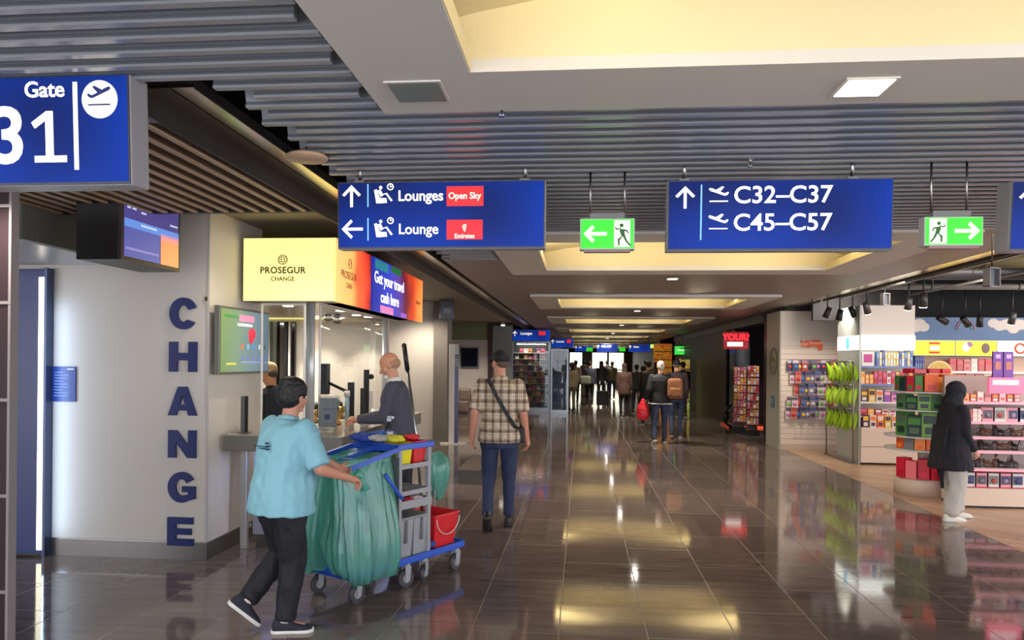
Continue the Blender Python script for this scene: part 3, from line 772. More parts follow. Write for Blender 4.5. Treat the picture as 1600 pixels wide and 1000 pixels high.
g1 = grad_mat('banner_orange_print', [(0, (244, 196, 120)), (.45, (242, 176, 98)), (.62, (236, 100, 56)), (.85, (222, 60, 40)), (1, (120, 24, 24))], 1.0, 1, G1)
g2 = grad_mat('banner_screen_print', [(0, (30, 44, 150)), (.3, (44, 60, 190)), (.5, (84, 60, 150)), (.62, (100, 20, 40)), (.75, (214, 70, 30)), (1, (250, 160, 76))], 1.0, 1, G3 - G2)
d = MB(); d.box(-.012, .004, 0, G1, .0, hC, g1); d.build('side_banner', None, t)
d = MB(); d.box(-.012, .012, 0, G3 - G2, .0, hC, g2); so = d.build('side_screen', None, t, loc=(0, G2, 0))
TW = mat('slogan_white', (250, 250, 250), .4, emit=(255, 255, 255), es=1.1)
text('lettering', 'Get your travel', .18, TW, so, (.014, .05, hC * .54), rot=(PI / 2, 0, PI / 2), off=.0025, sx=1.15, ext=.001)
text('lettering', 'cash here', .18, TW, so, (.014, .30, hC * .20), rot=(PI / 2, 0, PI / 2), off=.0025, sx=1.15, ext=.001)
d = MB()
for (a, b_, z0, z1, m_) in ((.03, .25, .80, .98, SCR('teal_patch', (40, 130, 150))), (.3, .5, .86, .99, SCR('green_patch', (30, 110, 60))), (.12, .35, .0, .14, SCR('pink_patch', (230, 130, 190))), (.5, .62, .0, .10, SCR('lilac_patch', (150, 90, 200)))):
    d = MB(); d.box(.012, .0135, a * (G3 - G2), b_ * (G3 - G2), z0 * hC, z1 * hC, m_); d.build('colour_patch', None, so)
text('lettering', 'PROSEGUR', .10, mat('logo_faint', (150, 90, 60), .5), t, (.006, G1 * .12, hC * .42), rot=(PI / 2, 0, PI / 2), sx=.95, ext=.001)
text('lettering', 'CASH', .07, mat('logo_faint'), t, (.006, G1 * .26, hC * .27), rot=(PI / 2, 0, PI / 2), ext=.001)
d = MB(); d.tor((.006, G1 * .36, hC * .68), .045, .004, mat('logo_faint'), rot=Matrix.Rotation(PI / 2, 3, 'Y'), n=24, k=5); d.tube([(.006, G1 * .36 - .04, hC * .68 - .02), (.006, G1 * .36, hC * .68 + .01), (.006, G1 * .36 + .04, hC * .68 + .02)], .003, mat('logo_faint'), k=5); d.build('emblem', None, t)
text('lettering', 'PROSEGUR', .055, mat('logo_faint'), so, (.014, (G3 - G2) * .83, hC * .40), rot=(PI / 2, 0, PI / 2), ext=.001)

# booth walls behind
YBK = 9.6; xbk = ax(604, YBK)
IWALL = mat('booth_inner_wall', (206, 190, 178), .35)
b = MB(); b.box(-7, xbk, YBK, YBK + .12, 0, WZ, IWALL); b.box(-7, -6.9, YW + .3, YBK, 0, WZ, IWALL); struct(b.build('wall_booth_back'))
b = MB(); b.box(-6.9, xb1 - wC - .01, YC0 + .2, YBK, zc0 + .03, zc0 + .05, mat('canopy_soffit')); b.box(xb1 - wC - .01, xb1 - .22, YC0 + 3.02, YBK, zc0 + .03, zc0 + .05, mat('canopy_soffit')); struct(b.build('ceiling_booth'))
b = MB(); x0, x1 = ax(410, YBK), ax(512, YBK); z1, z0 = az(460, 483, YBK), az(460, 499, YBK)
o = MB().box(x0 - .6, x1, YBK - .06, YBK - .004, z0, z1, YEL).build('backlit_band'); tag(o, 'yellow backlit band high on the back wall inside the exchange booth', 'light band')
b.bm.free()
# black and mirror vertical strips on the back wall
t = thing('wall_strips', 'tall black and silver vertical strips on the back wall of the booth', 'wall panel', ((ax(422, YBK) + ax(466, YBK)) / 2, YBK - .03, 0))
for k, (u0, u1, m_) in enumerate(((424, 427, BLACK), (429, 435, CHROME), (436, 439, BLACKG), (440, 446, mat('mirror_strip', (180, 180, 186), .08, 1.0)), (448, 451, BLACK), (453, 456, WHITE), (458, 463, BLACKG))):
    d = MB(); xo = (ax(422, YBK) + ax(466, YBK)) / 2
    d.box(ax(u0, YBK) - xo, ax(u1, YBK) - xo, -.03, .02, 1.0, az(440, 503, YBK), m_); d.build('strip', None, t)
# downlights of the booth ceiling
for i, (u, v) in enumerate(((532, 484), (557, 491), (575, 494), (574, 503), (450, 476), (548, 504))):
    p = at(u, v, Z=zc0 + .03)
    t = thing('booth_downlight', 'small round downlight under the booth canopy, %s' % ('nearest the thick pole', 'just beyond the first one', 'third towards the far pole', 'closest to the far pole', 'over the employee with the orange-lit cap', 'deepest inside, by the back wall')[i], 'downlight', (p.x, min(p.y, 9.3), zc0 + .02), group='downlights under the booth canopy')
    d = MB(); d.lathe([(0, -.002), (.05, -.002), (.055, -.008), (.04, -.010), (0, -.010)], m=mat('small_lamp_glow', (255, 245, 225), .4, emit=(255, 240, 214), es=5)); d.build('lens', None, t)
for i, (x, y) in enumerate(((xbk - .25, 9.28), (xbk - .85, 9.28), (xbk - 1.5, 9.25), (-3.3, 7.6), (-2.5, 7.4))):
    lamp('booth_spot', 'SPOT', (x, y, zc0 - .01), 70 if i < 3 else 60, (1, .9, .78), spot=1.5, blend=.6, radius=.03)
lamp('booth_glow', 'AREA', (-3.6, 8.3, zc0 - .01), 70, (1, .92, .8), 1.6, 1.0)  # broad area fill added to lift the booth interior, no fixture
for k, (u, v) in enumerate(((513, 498), (527, 501))):
    p = at(u, v, Y=8.6)
    t = thing('dome_camera', 'black dome camera under the booth canopy, %s' % ('nearer the pole' if k == 0 else 'farther from the pole'), 'camera', (p.x, p.y, p.z))
    d = MB(); d.sph((0, 0, 0), (.055, .055, .04), BLACKG); d.build('dome', None, t)
    d = MB(); d.cyl((0, 0, .02), (0, 0, zc0 + .018 - p.z), .03, .04, m=BLACK); d.build('mount', None, t)

# chrome poles carrying the canopy
def pole(u, Y, r, lab, ztop):
    x = ax(u, Y)
    t = thing('canopy_pole', lab, 'pole', (x, Y, 1.03))
    d = MB(); d.cyl((0, 0, 0), (0, 0, ztop - 1.03), r, m=mat('satin_pole', (196, 198, 198), .3, .35), n=24); d.build('tube', None, t)
    d = MB(); d.cyl((0, 0, 0), (0, 0, .012), r * 1.5, m=STEEL, n=24); d.build('foot_flange', None, t)
pole(485, 6.75, .042, 'thick steel pole between the counter and the front of the yellow canopy', zc0 + .015)
pole(601, 8.9, .035, 'steel pole at the far end of the booth behind the balding man', zc0)

# counter: L-shaped worktop on grey panels
CT = mat('counter_top_concrete', (120, 116, 110), .35, noisy=.12, nscale=30); CTT = mat('counter_upper_face', (176, 166, 156), .15, noisy=.05)
YCF = 6.12; xl0 = ax(350, YCF); xr0 = -2.03
t = thing('exchange_counter', 'grey L-shaped counter of the money exchange booth', 'counter', (xl0, YCF, 0))
W = xr0 - xl0
d = MB(); d.box(0, W, 0, .45, .895, 1.03, CT, bev=.004); d.box(W - .5, W, .45, 3.1, .895, 1.03, CT); d.box(.005, W - .005, .005, .45, 1.03, 1.034, CTT); d.box(W - .5, W - .005, .45, 3.1, 1.03, 1.034, CTT); d.build('worktop', None, t)
d = MB(); d.box(.16, W - .12, .25, .30, .12, .895, mat('counter_panel', (158, 158, 172), .35)); d.box(W - .17, W - .12, .3, 3.0, .12, .895, mat('counter_panel')); d.build('front_panel', None, t)
d = MB(); d.box(.18, W - .14, .27, .30, .0, .12, STEELD); d.box(W - .18, W - .14, .3, 3.0, 0, .12, STEELD); d.build('plinth', None, t)
xp = ax(383, YCF + .2) - xl0
d = MB(); d.box(xp - .028, xp + .028, .19, .245, 0, .895, mat('post_alu', (186, 184, 182), .3, .5), bev=.004); d.build('leg', None, t)
d = MB()
for u in (394, 423):
    x = ax(u, YCF + .25) - xl0; d.cyl((x, .235, .20), (x, .25, .20), .017, m=STEEL, n=16)
d.build('bolt', None, t)
lamp('counter_underglow', 'AREA', ((xl0 + xr0) / 2 + .1, YCF + .16, .88), 2.2, (.45, .52, 1), .9, .05)
lamp('counter_underglow_2', 'AREA', (xr0 - .05, YCF + 1.6, .88), 2.5, (.45, .52, 1), .05, 2.4)

# glass screens on the counter with pale rounded frames
def glass_screen(lab, p0, p1, z0, z1):
    p0, p1 = Vector(p0), Vector(p1); L_ = (p1 - p0).length; rz = math.atan2((p1 - p0).y, (p1 - p0).x)
    t = thing('glass_screen', lab, 'glass screen', (p0.x, p0.y, z0), rz); H_ = z1 - z0
    d = MB(); d.box(.01, L_ - .01, -.003, .003, .01, H_ - .01, GLASS); d.build('pane', None, t)
    r = .07; pts = []
    for cx_, cz_, a0 in ((r, r, 180), (L_ - r, r, 270), (L_ - .01, H_ - .01, 0), (.01, H_ - .01, 90)):
        rr = r if cz_ == r else .01
        for q in range(7):
            a = math.radians(a0 + q * 15); pts.append((cx_ + rr * math.cos(a), 0, cz_ + rr * math.sin(a)))
    d = MB(); d.tube(pts, .012, mat('frame_pale', (214, 210, 200), .25), k=8, closed=True); d.build('frame', None, t)
glass_screen('glass screen on the long side of the exchange counter', (-2.50, 6.85, 0), (-2.50, 9.15, 0), 1.036, zc0 - .002)
glass_screen('glass screen at the front end of the exchange counter behind the cleaner', (ax(409, 6.5), 6.5, 0), (ax(476, 6.5), 6.5, 0), 1.036, zc0 - .02)

# advertising screen on the return wall
Ya0, Ya1 = at(343, 530, X=xc + .10).y, at(420, 530, X=xc + .10).y
z0, z1 = az(380, 584, (Ya0 + Ya1) / 2), az(380, 483, (Ya0 + Ya1) / 2)
t = thing('advert_screen', 'greenish advertising screen with tiny icons on the side wall by the counter', 'screen', (xc + .10, Ya0, z0))
La, Ha = Ya1 - Ya0, z1 - z0
d = MB(); d.box(-.05, 0, 0, La, 0, Ha, mat('screen_shell', (120, 118, 108), .35, .3), bev=.005); d.build('shell', None, t)
d = MB(); d.box(-.099, -.05, La * .3, La * .6, Ha * .3, Ha * .7, BLACK); d.build('wall_bracket', None, t)
ga = grad_mat('advert_backdrop', [(0, (116, 140, 84)), (.35, (118, 142, 118)), (.7, (108, 132, 142)), (1, (100, 118, 146))], .75, 1, La)
d = MB(); d.box(-.002, .003, .02, La - .02, .02, Ha - .02, ga); so = d.build('display', None, t)
d = MB()
Q = lambda a, b_, z0_, z1_, m_: d.box(.003, .0045, a * La, b_ * La, z0_ * Ha, z1_ * Ha, m_)
Q(.08, .34, .84, .88, SCR('advert_green', (70, 140, 70))); Q(.36, .66, .80, .90, SCR('advert_pink', (226, 140, 170))); Q(.33, .62, .73, .77, SCR('advert_white', (240, 240, 240)))
d.sph((.004, .62 * La, .62 * Ha), (.002, .075, .055), SCR('advert_red', (214, 50, 74))); d.sph((.004, .60 * La, .55 * Ha), (.002, .05, .05), SCR('advert_red'))
cs = [(214, 110, 60), (120, 180, 220), (90, 140, 210), (200, 210, 200), (60, 80, 90)]
for k in range(5):
    d.sph((.004, (.42 + k * .12) * La, .42 * Ha), (.002, .022, .026), SCR('advert_dot_%d' % k, cs[k])); d.sph((.004, (.42 + k * .12) * La, .24 * Ha), (.002, .018, .026), SCR('advert_figure', (110, 120, 190)))
Q(.40, .96, .17, .19, SCR('advert_line', (150, 150, 200))); Q(.12, .3, .14, .17, SCR('advert_yellow', (210, 200, 90)))
d.build('icons', None, so)

# ---- things on the counter
def on(u, Y): return ax(u, Y)
ZT = 1.034
t = thing('card_pillar', 'slim upright grey panel standing on the counter by the side wall', 'display stand', (on(383, 6.3), 6.3, ZT))
d = MB(); d.box(-.03, .005, -.015, .015, 0, .33, mat('slate_strip', (96, 94, 96), .35), bev=.003); d.box(.006, .028, -.012, .012, 0, .33, BLACK); d.build('panel', None, t)
d = MB(); d.box(-.05, .05, -.04, .04, 0, .008, STEEL); d.build('base', None, t)
t = thing('brochure_holder', 'clear tilted brochure holder with printed sheets on the counter', 'brochure holder', (on(512, 6.72), 6.72, ZT), rz=.15)
d = MB(); mx = Matrix.Rotation(-.28, 4, 'X') ; d.box(-.10, .10, -.004, .004, .02, .33, GLASS, mx=mx); d.box(-.10, .10, -.05, .06, 0, .006, GLASS); d.build('stand', None, t)
d = MB(); d.box(-.085, .085, .005, .008, .03, .31, mat('sheet_grey', (160, 156, 162), .5), mx=mx); d.box(-.03, .02, .003, .005, .10, .15, mat('sheet_blue', (60, 70, 120), .5), mx=mx); d.box(-.06, .06, .003, .005, .20, .205, mat('sheet_blue'), mx=mx); d.build('leaflet', None, t)
# monitor on an arm
t = thing('monitor_arm_screen', 'thin dark screen on a bent black arm above the counter', 'monitor', (on(543, 7.45), 7.45, ZT))
d = MB(); d.cyl((0, 0, 0), (0, 0, .28), .024, m=mat('pale_blue_post', (150, 178, 188), .3, .4)); d.cyl((0, 0, .28), (0, 0, .34), .03, m=WHITE); d.build('post', None, t)
d = MB(); d.tube([(0, 0, .33), (-.12, .02, .38), (-.22, 0, .43)], .016, BLACK); d.build('arm', None, t)
d = MB(); d.box(-.27, -.20, -.05, .05, .30, .62, mat('slate_screen', (84, 82, 88), .3), bev=.004); d.build('screen', None, t)
for k, (u, Y, h_, w_, lab) in enumerate(((549, 7.7, .42, .035, 'black upright terminal stand nearest the pale blue post'), (567, 7.7, .36, .022, 'thin black upright stand in the middle of the counter'), (573, 8.2, .55, .03, 'tallest black upright stand on the counter, carrying a lamp head'), (580, 8.5, .30, .025, 'white upright stand on the counter behind the man’s hands'))):
    t = thing('terminal_stand', lab, 'stand', (on(u, Y), Y, ZT), rz=.2)
    d = MB(); d.box(-w_, w_, -.02, .02, 0, h_, BLACK if k < 3 else WHITE, bev=.004); d.build('upright', None, t)
    d = MB(); d.box(-w_ - .03, w_ + .03, -.06, .06, 0, .012, GREY); d.build('foot', None, t)
    if k == 2: d = MB(); d.sph((.05, 0, h_ - .08), (.035, .03, .03), BLACK); d.cyl((.0, 0, h_ - .1), (.05, 0, h_ - .08), .012, m=BLACK); d.build('lamp_head', None, t)
t = thing('counter_printer', 'dark and white desk printer on the counter behind the glass', 'printer', (on(503, 8.2), 8.2, ZT))
d = MB(); d.box(-.12, .12, -.1, .1, 0, .16, BLACK, bev=.01); d.build('body', None, t)
d = MB(); d.box(.12, .20, -.08, .08, 0, .2, WHITE, bev=.01); d.build('side_module', None, t)
d = MB(); d.box(-.08, .08, -.09, .0, .16, .18, LGREY); d.build('paper_slot', None, t)
gold = mat('brass_items', (200, 150, 80), .25, .8)
for k, (u, Y, lab) in enumerate(((493, 7.4, 'small brass desk ornament beside the brochure holder'), (528, 7.3, 'small brass and black cash dish on the counter'), (534, 8.0, 'small brass cup between the stands on the counter'))):
    t = thing('desk_ornament', lab, 'ornament', (on(u, Y), Y, ZT))
    d = MB(); d.lathe([(.035, 0), (.04, .02), (.02, .05), (.045, .10), (.04, .14), (0, .145)], m=gold, n=18); d.build('body', None, t)
    d = MB(); d.cyl((0, 0, .145), (0, 0, .19), .018, .012, m=BLACK, n=12); d.build('cap', None, t)
t = thing('cup_dispenser', 'white paper roll on the counter at the man’s hands', 'roll', (on(588, 8.0), 8.0, ZT))
d = MB(); d.cyl((0, 0, 0), (0, 0, .12), .05, m=WHITE, n=24); d.build('roll', None, t); d = MB(); d.cyl((0, 0, .12), (0, 0, .125), .02, m=GREY, n=16); d.build('core', None, t)

# ---- behind the booth: hanging side sign, totem, bench, recess furniture
p0, p1 = at(687, 470, Y=15.0), at(710, 470, Y=15.0)
t = thing('side_sign', 'small dark grey hanging sign with faint lettering beside the grey column', 'sign', ((p0.x + p1.x) / 2, 15.0, az(698, 476, 15)), rz=.35)
d = MB(); d.box(-.15, .15, -.03, .03, -.3, .3, mat('slate_sign', (66, 70, 80), .35), bev=.006); d.build('panel', None, t)
text('lettering', 'Pharmacy', .06, mat('faint_letter', (130, 136, 146), .5), t, (0, -.033, .02), align='CENTER', ext=.001)
d = MB(); d.box(-.08, .08, -.034, -.031, -.18, -.08, mat('faint_letter')); d.box(-.10, -.15, -.02, .02, .1, .25, STEEL); d.build('arm_bracket', None, t)
YM = 14.8; xm = ax(709, YM); zt = az(709, 538, YM)
t = thing('gate_totem', 'tall slim white and blue upright totem on a white base plate', 'totem', (xm, YM, 0), rz=.25)
d = MB(); d.box(-.09, .02, -.03, .03, .02, zt, WHITE, bev=.005); d.build('white_post', None, t)
d = MB(); d.box(.021, .10, -.028, .028, .02, zt * .9, mat('totem_blue', (44, 50, 100), .3), bev=.004); d.box(.021, .10, -.028, .028, zt * .9, zt, LGREY); d.build('blue_post', None, t)
d = MB(); d.box(-.26, .26, -.16, .16, 0, .02, WHITE); d.build('base_plate', None, t)
d = MB()
for k in range(3): d.box(.03, .09, -.031, -.028, zt * .84 - k * .05, zt * .84 - k * .05 + .02, LGREY)
d.build('label_lines', None, t)
p = at(716, 756, Z=0)
t = thing('stone_plinth', 'low grey stone plinth on the floor beyond the walking man', 'plinth', (p.x, p.y, 0))
x1 = ax(790, p.y + .1)
d = MB(); d.box(0, .50, 0, 1.5, 0, .19, mat('plinth_side', (74, 66, 60), .3, noisy=.1)); d.box(-.01, .51, -.01, 1.51, .19, .21, mat('plinth_top', (112, 102, 92), .3)); d.build('block', None, t)
# dark wall screen in the recess
x0, x1 = ax(720, YB), ax(748, YB); z0, z1 = az(733, 574, YB), az(733, 543, YB)
t = thing('wall_television', 'black wall television on the pale partition beyond the booth', 'television', ((x0 + x1) / 2, YB - .06, (z0 + z1) / 2))
w, h = (x1 - x0) / 2, (z1 - z0) / 2
d = MB(); d.box(-w, w, -.03, .03, -h, h, mat('tv_rim', (90, 92, 100), .4), bev=.005); d.build('frame', None, t)
d = MB(); d.box(-w + .03, w - .03, -.034, -.029, -h + .03, h - .03, mat('tv_glass', (14, 18, 34), .15)); d.build('screen', None, t)
d = MB(); d.box(-w - .18, -w - .08, -.03, .03, -h, h, mat('tv_side_strip', (30, 30, 36), .4)); d.build('side_speaker', None, t)
for k, (u0, u1, v0, v1, Y, lab) in enumerate(((716, 735, 607, 648, 23.2, 'rounded taupe seat back in the recess beyond the totem'), (691, 715, 612, 650, 22.6, 'low taupe bench in the recess beside the grey column'))):
    x0, x1 = ax(u0, Y), ax(u1, Y); z1 = az(u0, v0, Y)
    t = thing('armchair', lab, 'armchair', ((x0 + x1) / 2, Y, 0)); w = (x1 - x0) / 2
    tp = mat('taupe_vinyl', (120, 102, 92), .4)
    d = MB(); d.box(-w, w, -.3, .3, .06, .42, tp, bev=.05); d.build('cushion', None, t)
    d = MB(); d.box(-w, w, .12, .32, .40, z1, tp, bev=.06); d.build('backrest', None, t)
    d = MB(); d.box(-w + .05, w - .05, -.25, .25, 0, .06, STEELD); d.build('base', None, t)
p = at(786, 507, Y=23.0)
t = thing('ceiling_spot', 'bright small ceiling spot above the grey glass wall', 'ceiling spot', (p.x, p.y, 2.93))
d = MB(); d.cyl((0, 0, -.10), (0, 0, .02), .07, m=WHITE); d.build('can', None, t); d = MB(); d.sph((0, 0, -.11), (.06, .06, .03), mat('spot_glow', (255, 250, 235), .4, emit=(255, 246, 220), es=8)); d.build('bulb', None, t)

# ================================================================== SHOP ON THE RIGHT
PEG = stripe_mat('slatwall_white', (222, 206, 192), 2, .105, .008, .45, (150, 134, 124))
PANEL = mat('shop_cream_panel', (206, 196, 186), .45)
YH = 15.0
xh0, xh1 = ax(1220, YH), ax(1312, YH)
# display wall at the corner, with its narrow side face
b = MB(); b.box(xh0, xh1, YH, YH + 1.0, .06, 2.74, PEG)
b.box(xh0, xh1, YH - .03, YH, 2.05, 2.74, PANEL); b.box(xh0, xh1, YH - .01, YH + .9, 0, .12, mat('shop_plinth_cream', (196, 178, 160), .4))
b.box(xh0 - .03, xh0, YH - .03, YH + 1.0, 0, 2.74, mat('corner_panel_greige', (160, 156, 146), .4)); struct(b.build('wall_shop_corner'))
b = MB(); b.box(XS + .02, XS + .3, YH + 1.02, YH + 1.9, 0, 2.8, mat('plum_stone_tile'))
for k in range(6): b.box(XS + .01, XS + .3, YH + 1.01, YH + 1.9, .5 * k + .1, .5 * k + .108, JT)
struct(b.build('pillar_2'))
b = MB(); b.box(XS - .03, 5.4, YH - .02, YH + 2.0, 2.76, 2.86, mat('header_dark', (30, 28, 30), .6)); struct(b.build('beam_2'))
# round emblem and small notice on the side face
t = thing('round_emblem', 'round pale outlined emblem on the narrow greige end of the shop wall', 'emblem', (xh0 - .032, YH + .42, az(1211, 565, YH + .42)))
Rx = Matrix.Rotation(PI / 2, 3, 'Y')
d = MB(); d.tor((0, 0, 0), .27, .010, mat('emblem_grey', (96, 100, 92), .4), rot=Rx, n=40, k=6); d.tor((0, 0, 0), .22, .004, mat('emblem_grey'), rot=Rx, n=36, k=5); d.build('ring', None, t)
d = MB(); d.tube([(-.004, -.12, -.05), (-.004, -.02, .08), (-.004, .05, -.02), (-.004, .12, .10)], .012, mat('emblem_olive', (150, 160, 90), .4)); d.tube([(-.004, -.1, -.12), (-.004, .1, -.10)], .010, mat('emblem_grey')); d.build('figure', None, t)
t = thing('shop_notice', 'small blue notice low on the narrow greige end of the shop wall', 'notice', (xh0 - .034, YH + .45, az(1210, 628, YH + .4)))
d = MB(); d.box(-.006, 0, -.13, .13, -.12, .12, mat('notice_teal', (70, 110, 140), .4)); d.build('plate', None, t); d = MB(); d.box(-.008, -.006, -.08, .08, -.03, .06, mat('notice_line')); d.build('print', None, t)
# flame-like toy logo
OR = mat('logo_orange_red', (226, 92, 52), .4); 
xc_, zc_ = ax(1268, YH), az(1268, 539, YH)
t = thing('toy_logo', 'orange and red flame-shaped toy logo on the white slatted wall', 'logo', (xc_, YH - .032, zc_))
d = MB(); d.prism([(-.21, -.03), (-.23, .10), (-.16, .06), (-.10, .10), (-.06, .07), (.02, .11), (.06, .09), (.14, .10), (.20, .02), (.19, -.10), (.12, -.11), (.10, -.04), (.02, -.02), (-.06, -.05), (-.14, -.04)], -.012, 0, OR); d.build('flame', None, t)
text('lettering', 'Hot Wheels', .085, mat('logo_pale', (250, 222, 190), .4), t, (-.005, -.014, .005), align='CENTER', off=.001, rot=(PI / 2, -.08, 0))

# --- packaged toys: one mesh per look, copied
def pal(name, cols): return [mat(name + '_%d' % i, c, .4) for i, c in enumerate(cols)]
CARD = pal('card', [(58, 66, 104), (120, 110, 130), (176, 66, 60), (150, 130, 150), (92, 84, 96), (208, 196, 196), (72, 90, 140), (196, 120, 110)])
TOY = pal('toy', [(200, 60, 50), (70, 120, 200), (230, 190, 70), (210, 210, 210), (60, 60, 66), (120, 190, 90), (220, 120, 180)])
def carded(i, w, h):
    d = MB(); d.box(-w / 2, w / 2, -.002, .002, -h, 0, CARD[i % 8])
    d.box(-w / 2 + .004, w / 2 - .004, -.004, -.002, -h * .3, -.01, CARD[(i * 3 + 5) % 8])
    d.sph((0, -.012, -h * .62), (w * .34, .018, h * .16), TOY[i % 7], u=8, v=6)
    return d.mesh('carded_toy')
def add(name, me, loc, label, cat, group, rz=0, rx=0):
    o = bpy.data.objects.new(name, me); COL.objects.link(o); o.location = loc; o.rotation_euler = (rx, 0, rz)
    return tag(o, label, cat, group)
cm = [carded(i, .115, .225) for i in range(14)]
rows = [(1232, 1312, 562, 11, 'in the top row on the white slatted wall'), (1236, 1312, 581, 10, 'in the second row on the white slatted wall'), (1243, 1300, 600, 8, 'in the short third row on the white slatted wall'),
        (1232, 1302, 620, 10, 'in the fourth row on the white slatted wall'), (1230, 1304, 637, 10, 'in the lowest row on the white slatted wall')]
k = 0
for u0, u1, v, n, lab in rows:
    for i in range(n):
        u = u0 + (u1 - u0) * (i + .5) / n
        x, z = ax(u, YH - .1), az(u, v, YH - .1)
        add('toy_blister_pack', cm[(k * 5 + i * 3) % 14], (x, YH - .06 - .05 * (i % 2), z), 'carded toy pack, %s along, %s' % (ORD[i], lab), 'toy pack', 'toy car packs ' + lab); k += 1
hk = MB(); hk.cyl((0, 0, 0), (0, -.15, .01), .004, m=STEEL, n=6); hk.box(-.035, .035, -.152, -.148, -.03, .005, WHITE); hk.sph((0, -.15, .01), .008, STEEL, u=6, v=4); hkm = hk.mesh('peg_hook')
for i in range(7):
    x, z = ax(1245 + i * 9, YH), az(1245, 664, YH)
    add('peg_hook', hkm, (x, YH, z), 'empty metal peg hook below the toy packs, %s from the corner' % ORD[i], 'hook', 'empty hooks below the toy packs')

# --- blue lit shelf unit with its translucent side
YU = 13.0; xu0, xu1 = ax(1345, YU), ax(1429, YU)
zt_, zl1, zl0 = az(1385, 477, YU), az(1385, 524, YU), az(1385, 547, YU)
t = thing('lit_shelf_unit', 'tall cream shelf unit with a glowing white header by the pale side panel', 'shelf unit', (xu0, YU, 0))
W = xu1 - xu0
d = MB(); d.box(0, W, .42, .46, 0, zt_, PANEL); d.box(0, W, .0, .42, zl1, zt_, PANEL); d.build('back_panel', None, t)
d = MB(); d.box(-.03, 0, -.02, 1.05, 0, zl0, mat('perspex_side', (188, 194, 190), .15, alpha=.75)); d.box(-.03, 0, -.02, 1.05, zl1, zt_, mat('perspex_side')); d.build('side_panel', None, t)
LBX = mat('lightbox_white', (240, 250, 245), .4, emit=(244, 250, 244), es=1.5)
d = MB(); d.box(0, W, -.02, .0, zl0, zl1, LBX); d.box(-.035, -.03, 0, 1.05, zl0, zl1, LBX); d.build('lightbox', None, t)
d = MB(); lb = mat('lightbox_blue', (90, 170, 220), .4, emit=(90, 176, 226), es=1)
d.prism([(W * .45, zl0 + .05), (W * .50, zl1 - .09), (W * .55, zl0 + .1), (W * .60, zl1 - .1), (W * .64, zl0 + .05)], -.024, -.02, mat('lightbox_mint', (200, 236, 220), .4, emit=(204, 240, 226), es=1.2)); d.box(-.038, -.035, .45, .6, zl0 + .02, zl1 - .02, lb); d.build('lightbox_motif', None, t)
d = MB(); z1 = az(1380, 668, YU); d.box(0, W, -.05, .42, .04, z1, mat('drawer_cream', (214, 194, 176), .4), bev=.004); d.box(.01, W - .01, -.053, -.05, z1 * .48, z1 * .5, mat('drawer_gap', (150, 130, 116), .5)); d.build('base_drawer', None, t)
SHV = mat('shelf_white', (226, 220, 216), .35); SHB = mat('shelf_edge_blue', (110, 130, 190), .3)
shz = [az(1380, v, YU) for v in (572, 600, 628, 650)]
for z in shz:
    d = MB(); d.box(0, W, .0, .42, z - .012, z, SHV); d.box(0, W, -.005, .003, z - .03, z, SHB if z > shz[2] else SHV); d.build('shelf', None, t)
def book(i, w, h, dp, cols):
    d = MB(); c_ = cols[i % len(cols)]
    d.box(-w / 2, w / 2, 0, dp, 0, h, c_, bev=.002, seg=1)
    d.box(-w * .4, w * .4, -.0015, .0005, h * .55, h * .88, cols[(i + 3) % len(cols)]); d.box(-w * .3, w * .3, -.0015, .0005, h * .12, h * .4, cols[(i * 2 + 5) % len(cols)])
    return d.mesh('product_box')
BLU = pal('blue_pack', [(90, 130, 190), (214, 220, 226), (60, 90, 160), (150, 170, 200), (230, 200, 90), (120, 110, 170)])
REDP = pal('warm_pack', [(214, 70, 60), (240, 190, 130), (236, 232, 224), (200, 110, 160), (224, 150, 70), (160, 60, 80)])
MIX = pal('mixed_pack', [(226, 180, 60), (150, 90, 170), (240, 120, 60), (90, 60, 80), (240, 160, 180), (220, 212, 200)])
def fill(name, x0, x1, y, z, n, cols, hmin, hmax, label, cat, group, wf=.86, dp=.1, seed=0, rz=0):
    rnd = random.Random(seed); w = (x1 - x0) / n
    ms = [book(i + seed, w * wf, hmin + (hmax - hmin) * rnd.random(), dp, cols) for i in range(min(n, 6))]
    for i in range(n):
        add(name, ms[rnd.randrange(len(ms))], (x0 + w * (i + .5), y, z), label + ', ' + ORD[i] + ' along', cat, group, rz=rz)
fill('tall_toy_box', xu0 + .28, xu1, YU + .06, shz[0], 13, BLU, .22, .28, 'thin tall blue toy box on the top shelf under the white lightbox', 'toy box', 'tall blue boxes on the top shelf', seed=1)
o = MB(); o.box(-.10, .10, 0, .05, 0, .24, WHITE); o.box(-.07, .07, -.003, 0, .06, .2, mat('magenta_print', (180, 60, 130), .4)); o = o.build('framed_toy_box'); o.location = (xu0 + .14, YU + .06, shz[0]); tag(o, 'white box with a magenta picture at the left end of the top shelf', 'toy box')
fill('toy_packet', xu0 + .02, xu1, YU + .05, shz[1], 12, REDP, .16, .22, 'small red and cream toy packet on the second shelf of the lit unit', 'toy packet', 'red packets on the second shelf', seed=2)
fill('toy_carton', xu0 + .02, xu1 - .1, YU + .05, shz[2], 6, MIX, .18, .23, 'mixed yellow and dark toy carton on the third shelf of the lit unit', 'toy carton', 'cartons on the third shelf', seed=3)
fill('toy_basket', xu0 + .02, xu1 - .15, YU + .05, shz[3], 6, REDP, .10, .15, 'low reddish toy pack on the fourth shelf of the lit unit', 'toy pack', 'packs on the fourth shelf', seed=4)
fill('square_toy_box', xu0 + .02, xu1 - .25, YU - .03, z1, 5, MIX, .19, .22, 'square colourful toy box on the drawer top of the lit unit', 'toy box', 'square boxes on the drawer top', seed=5)

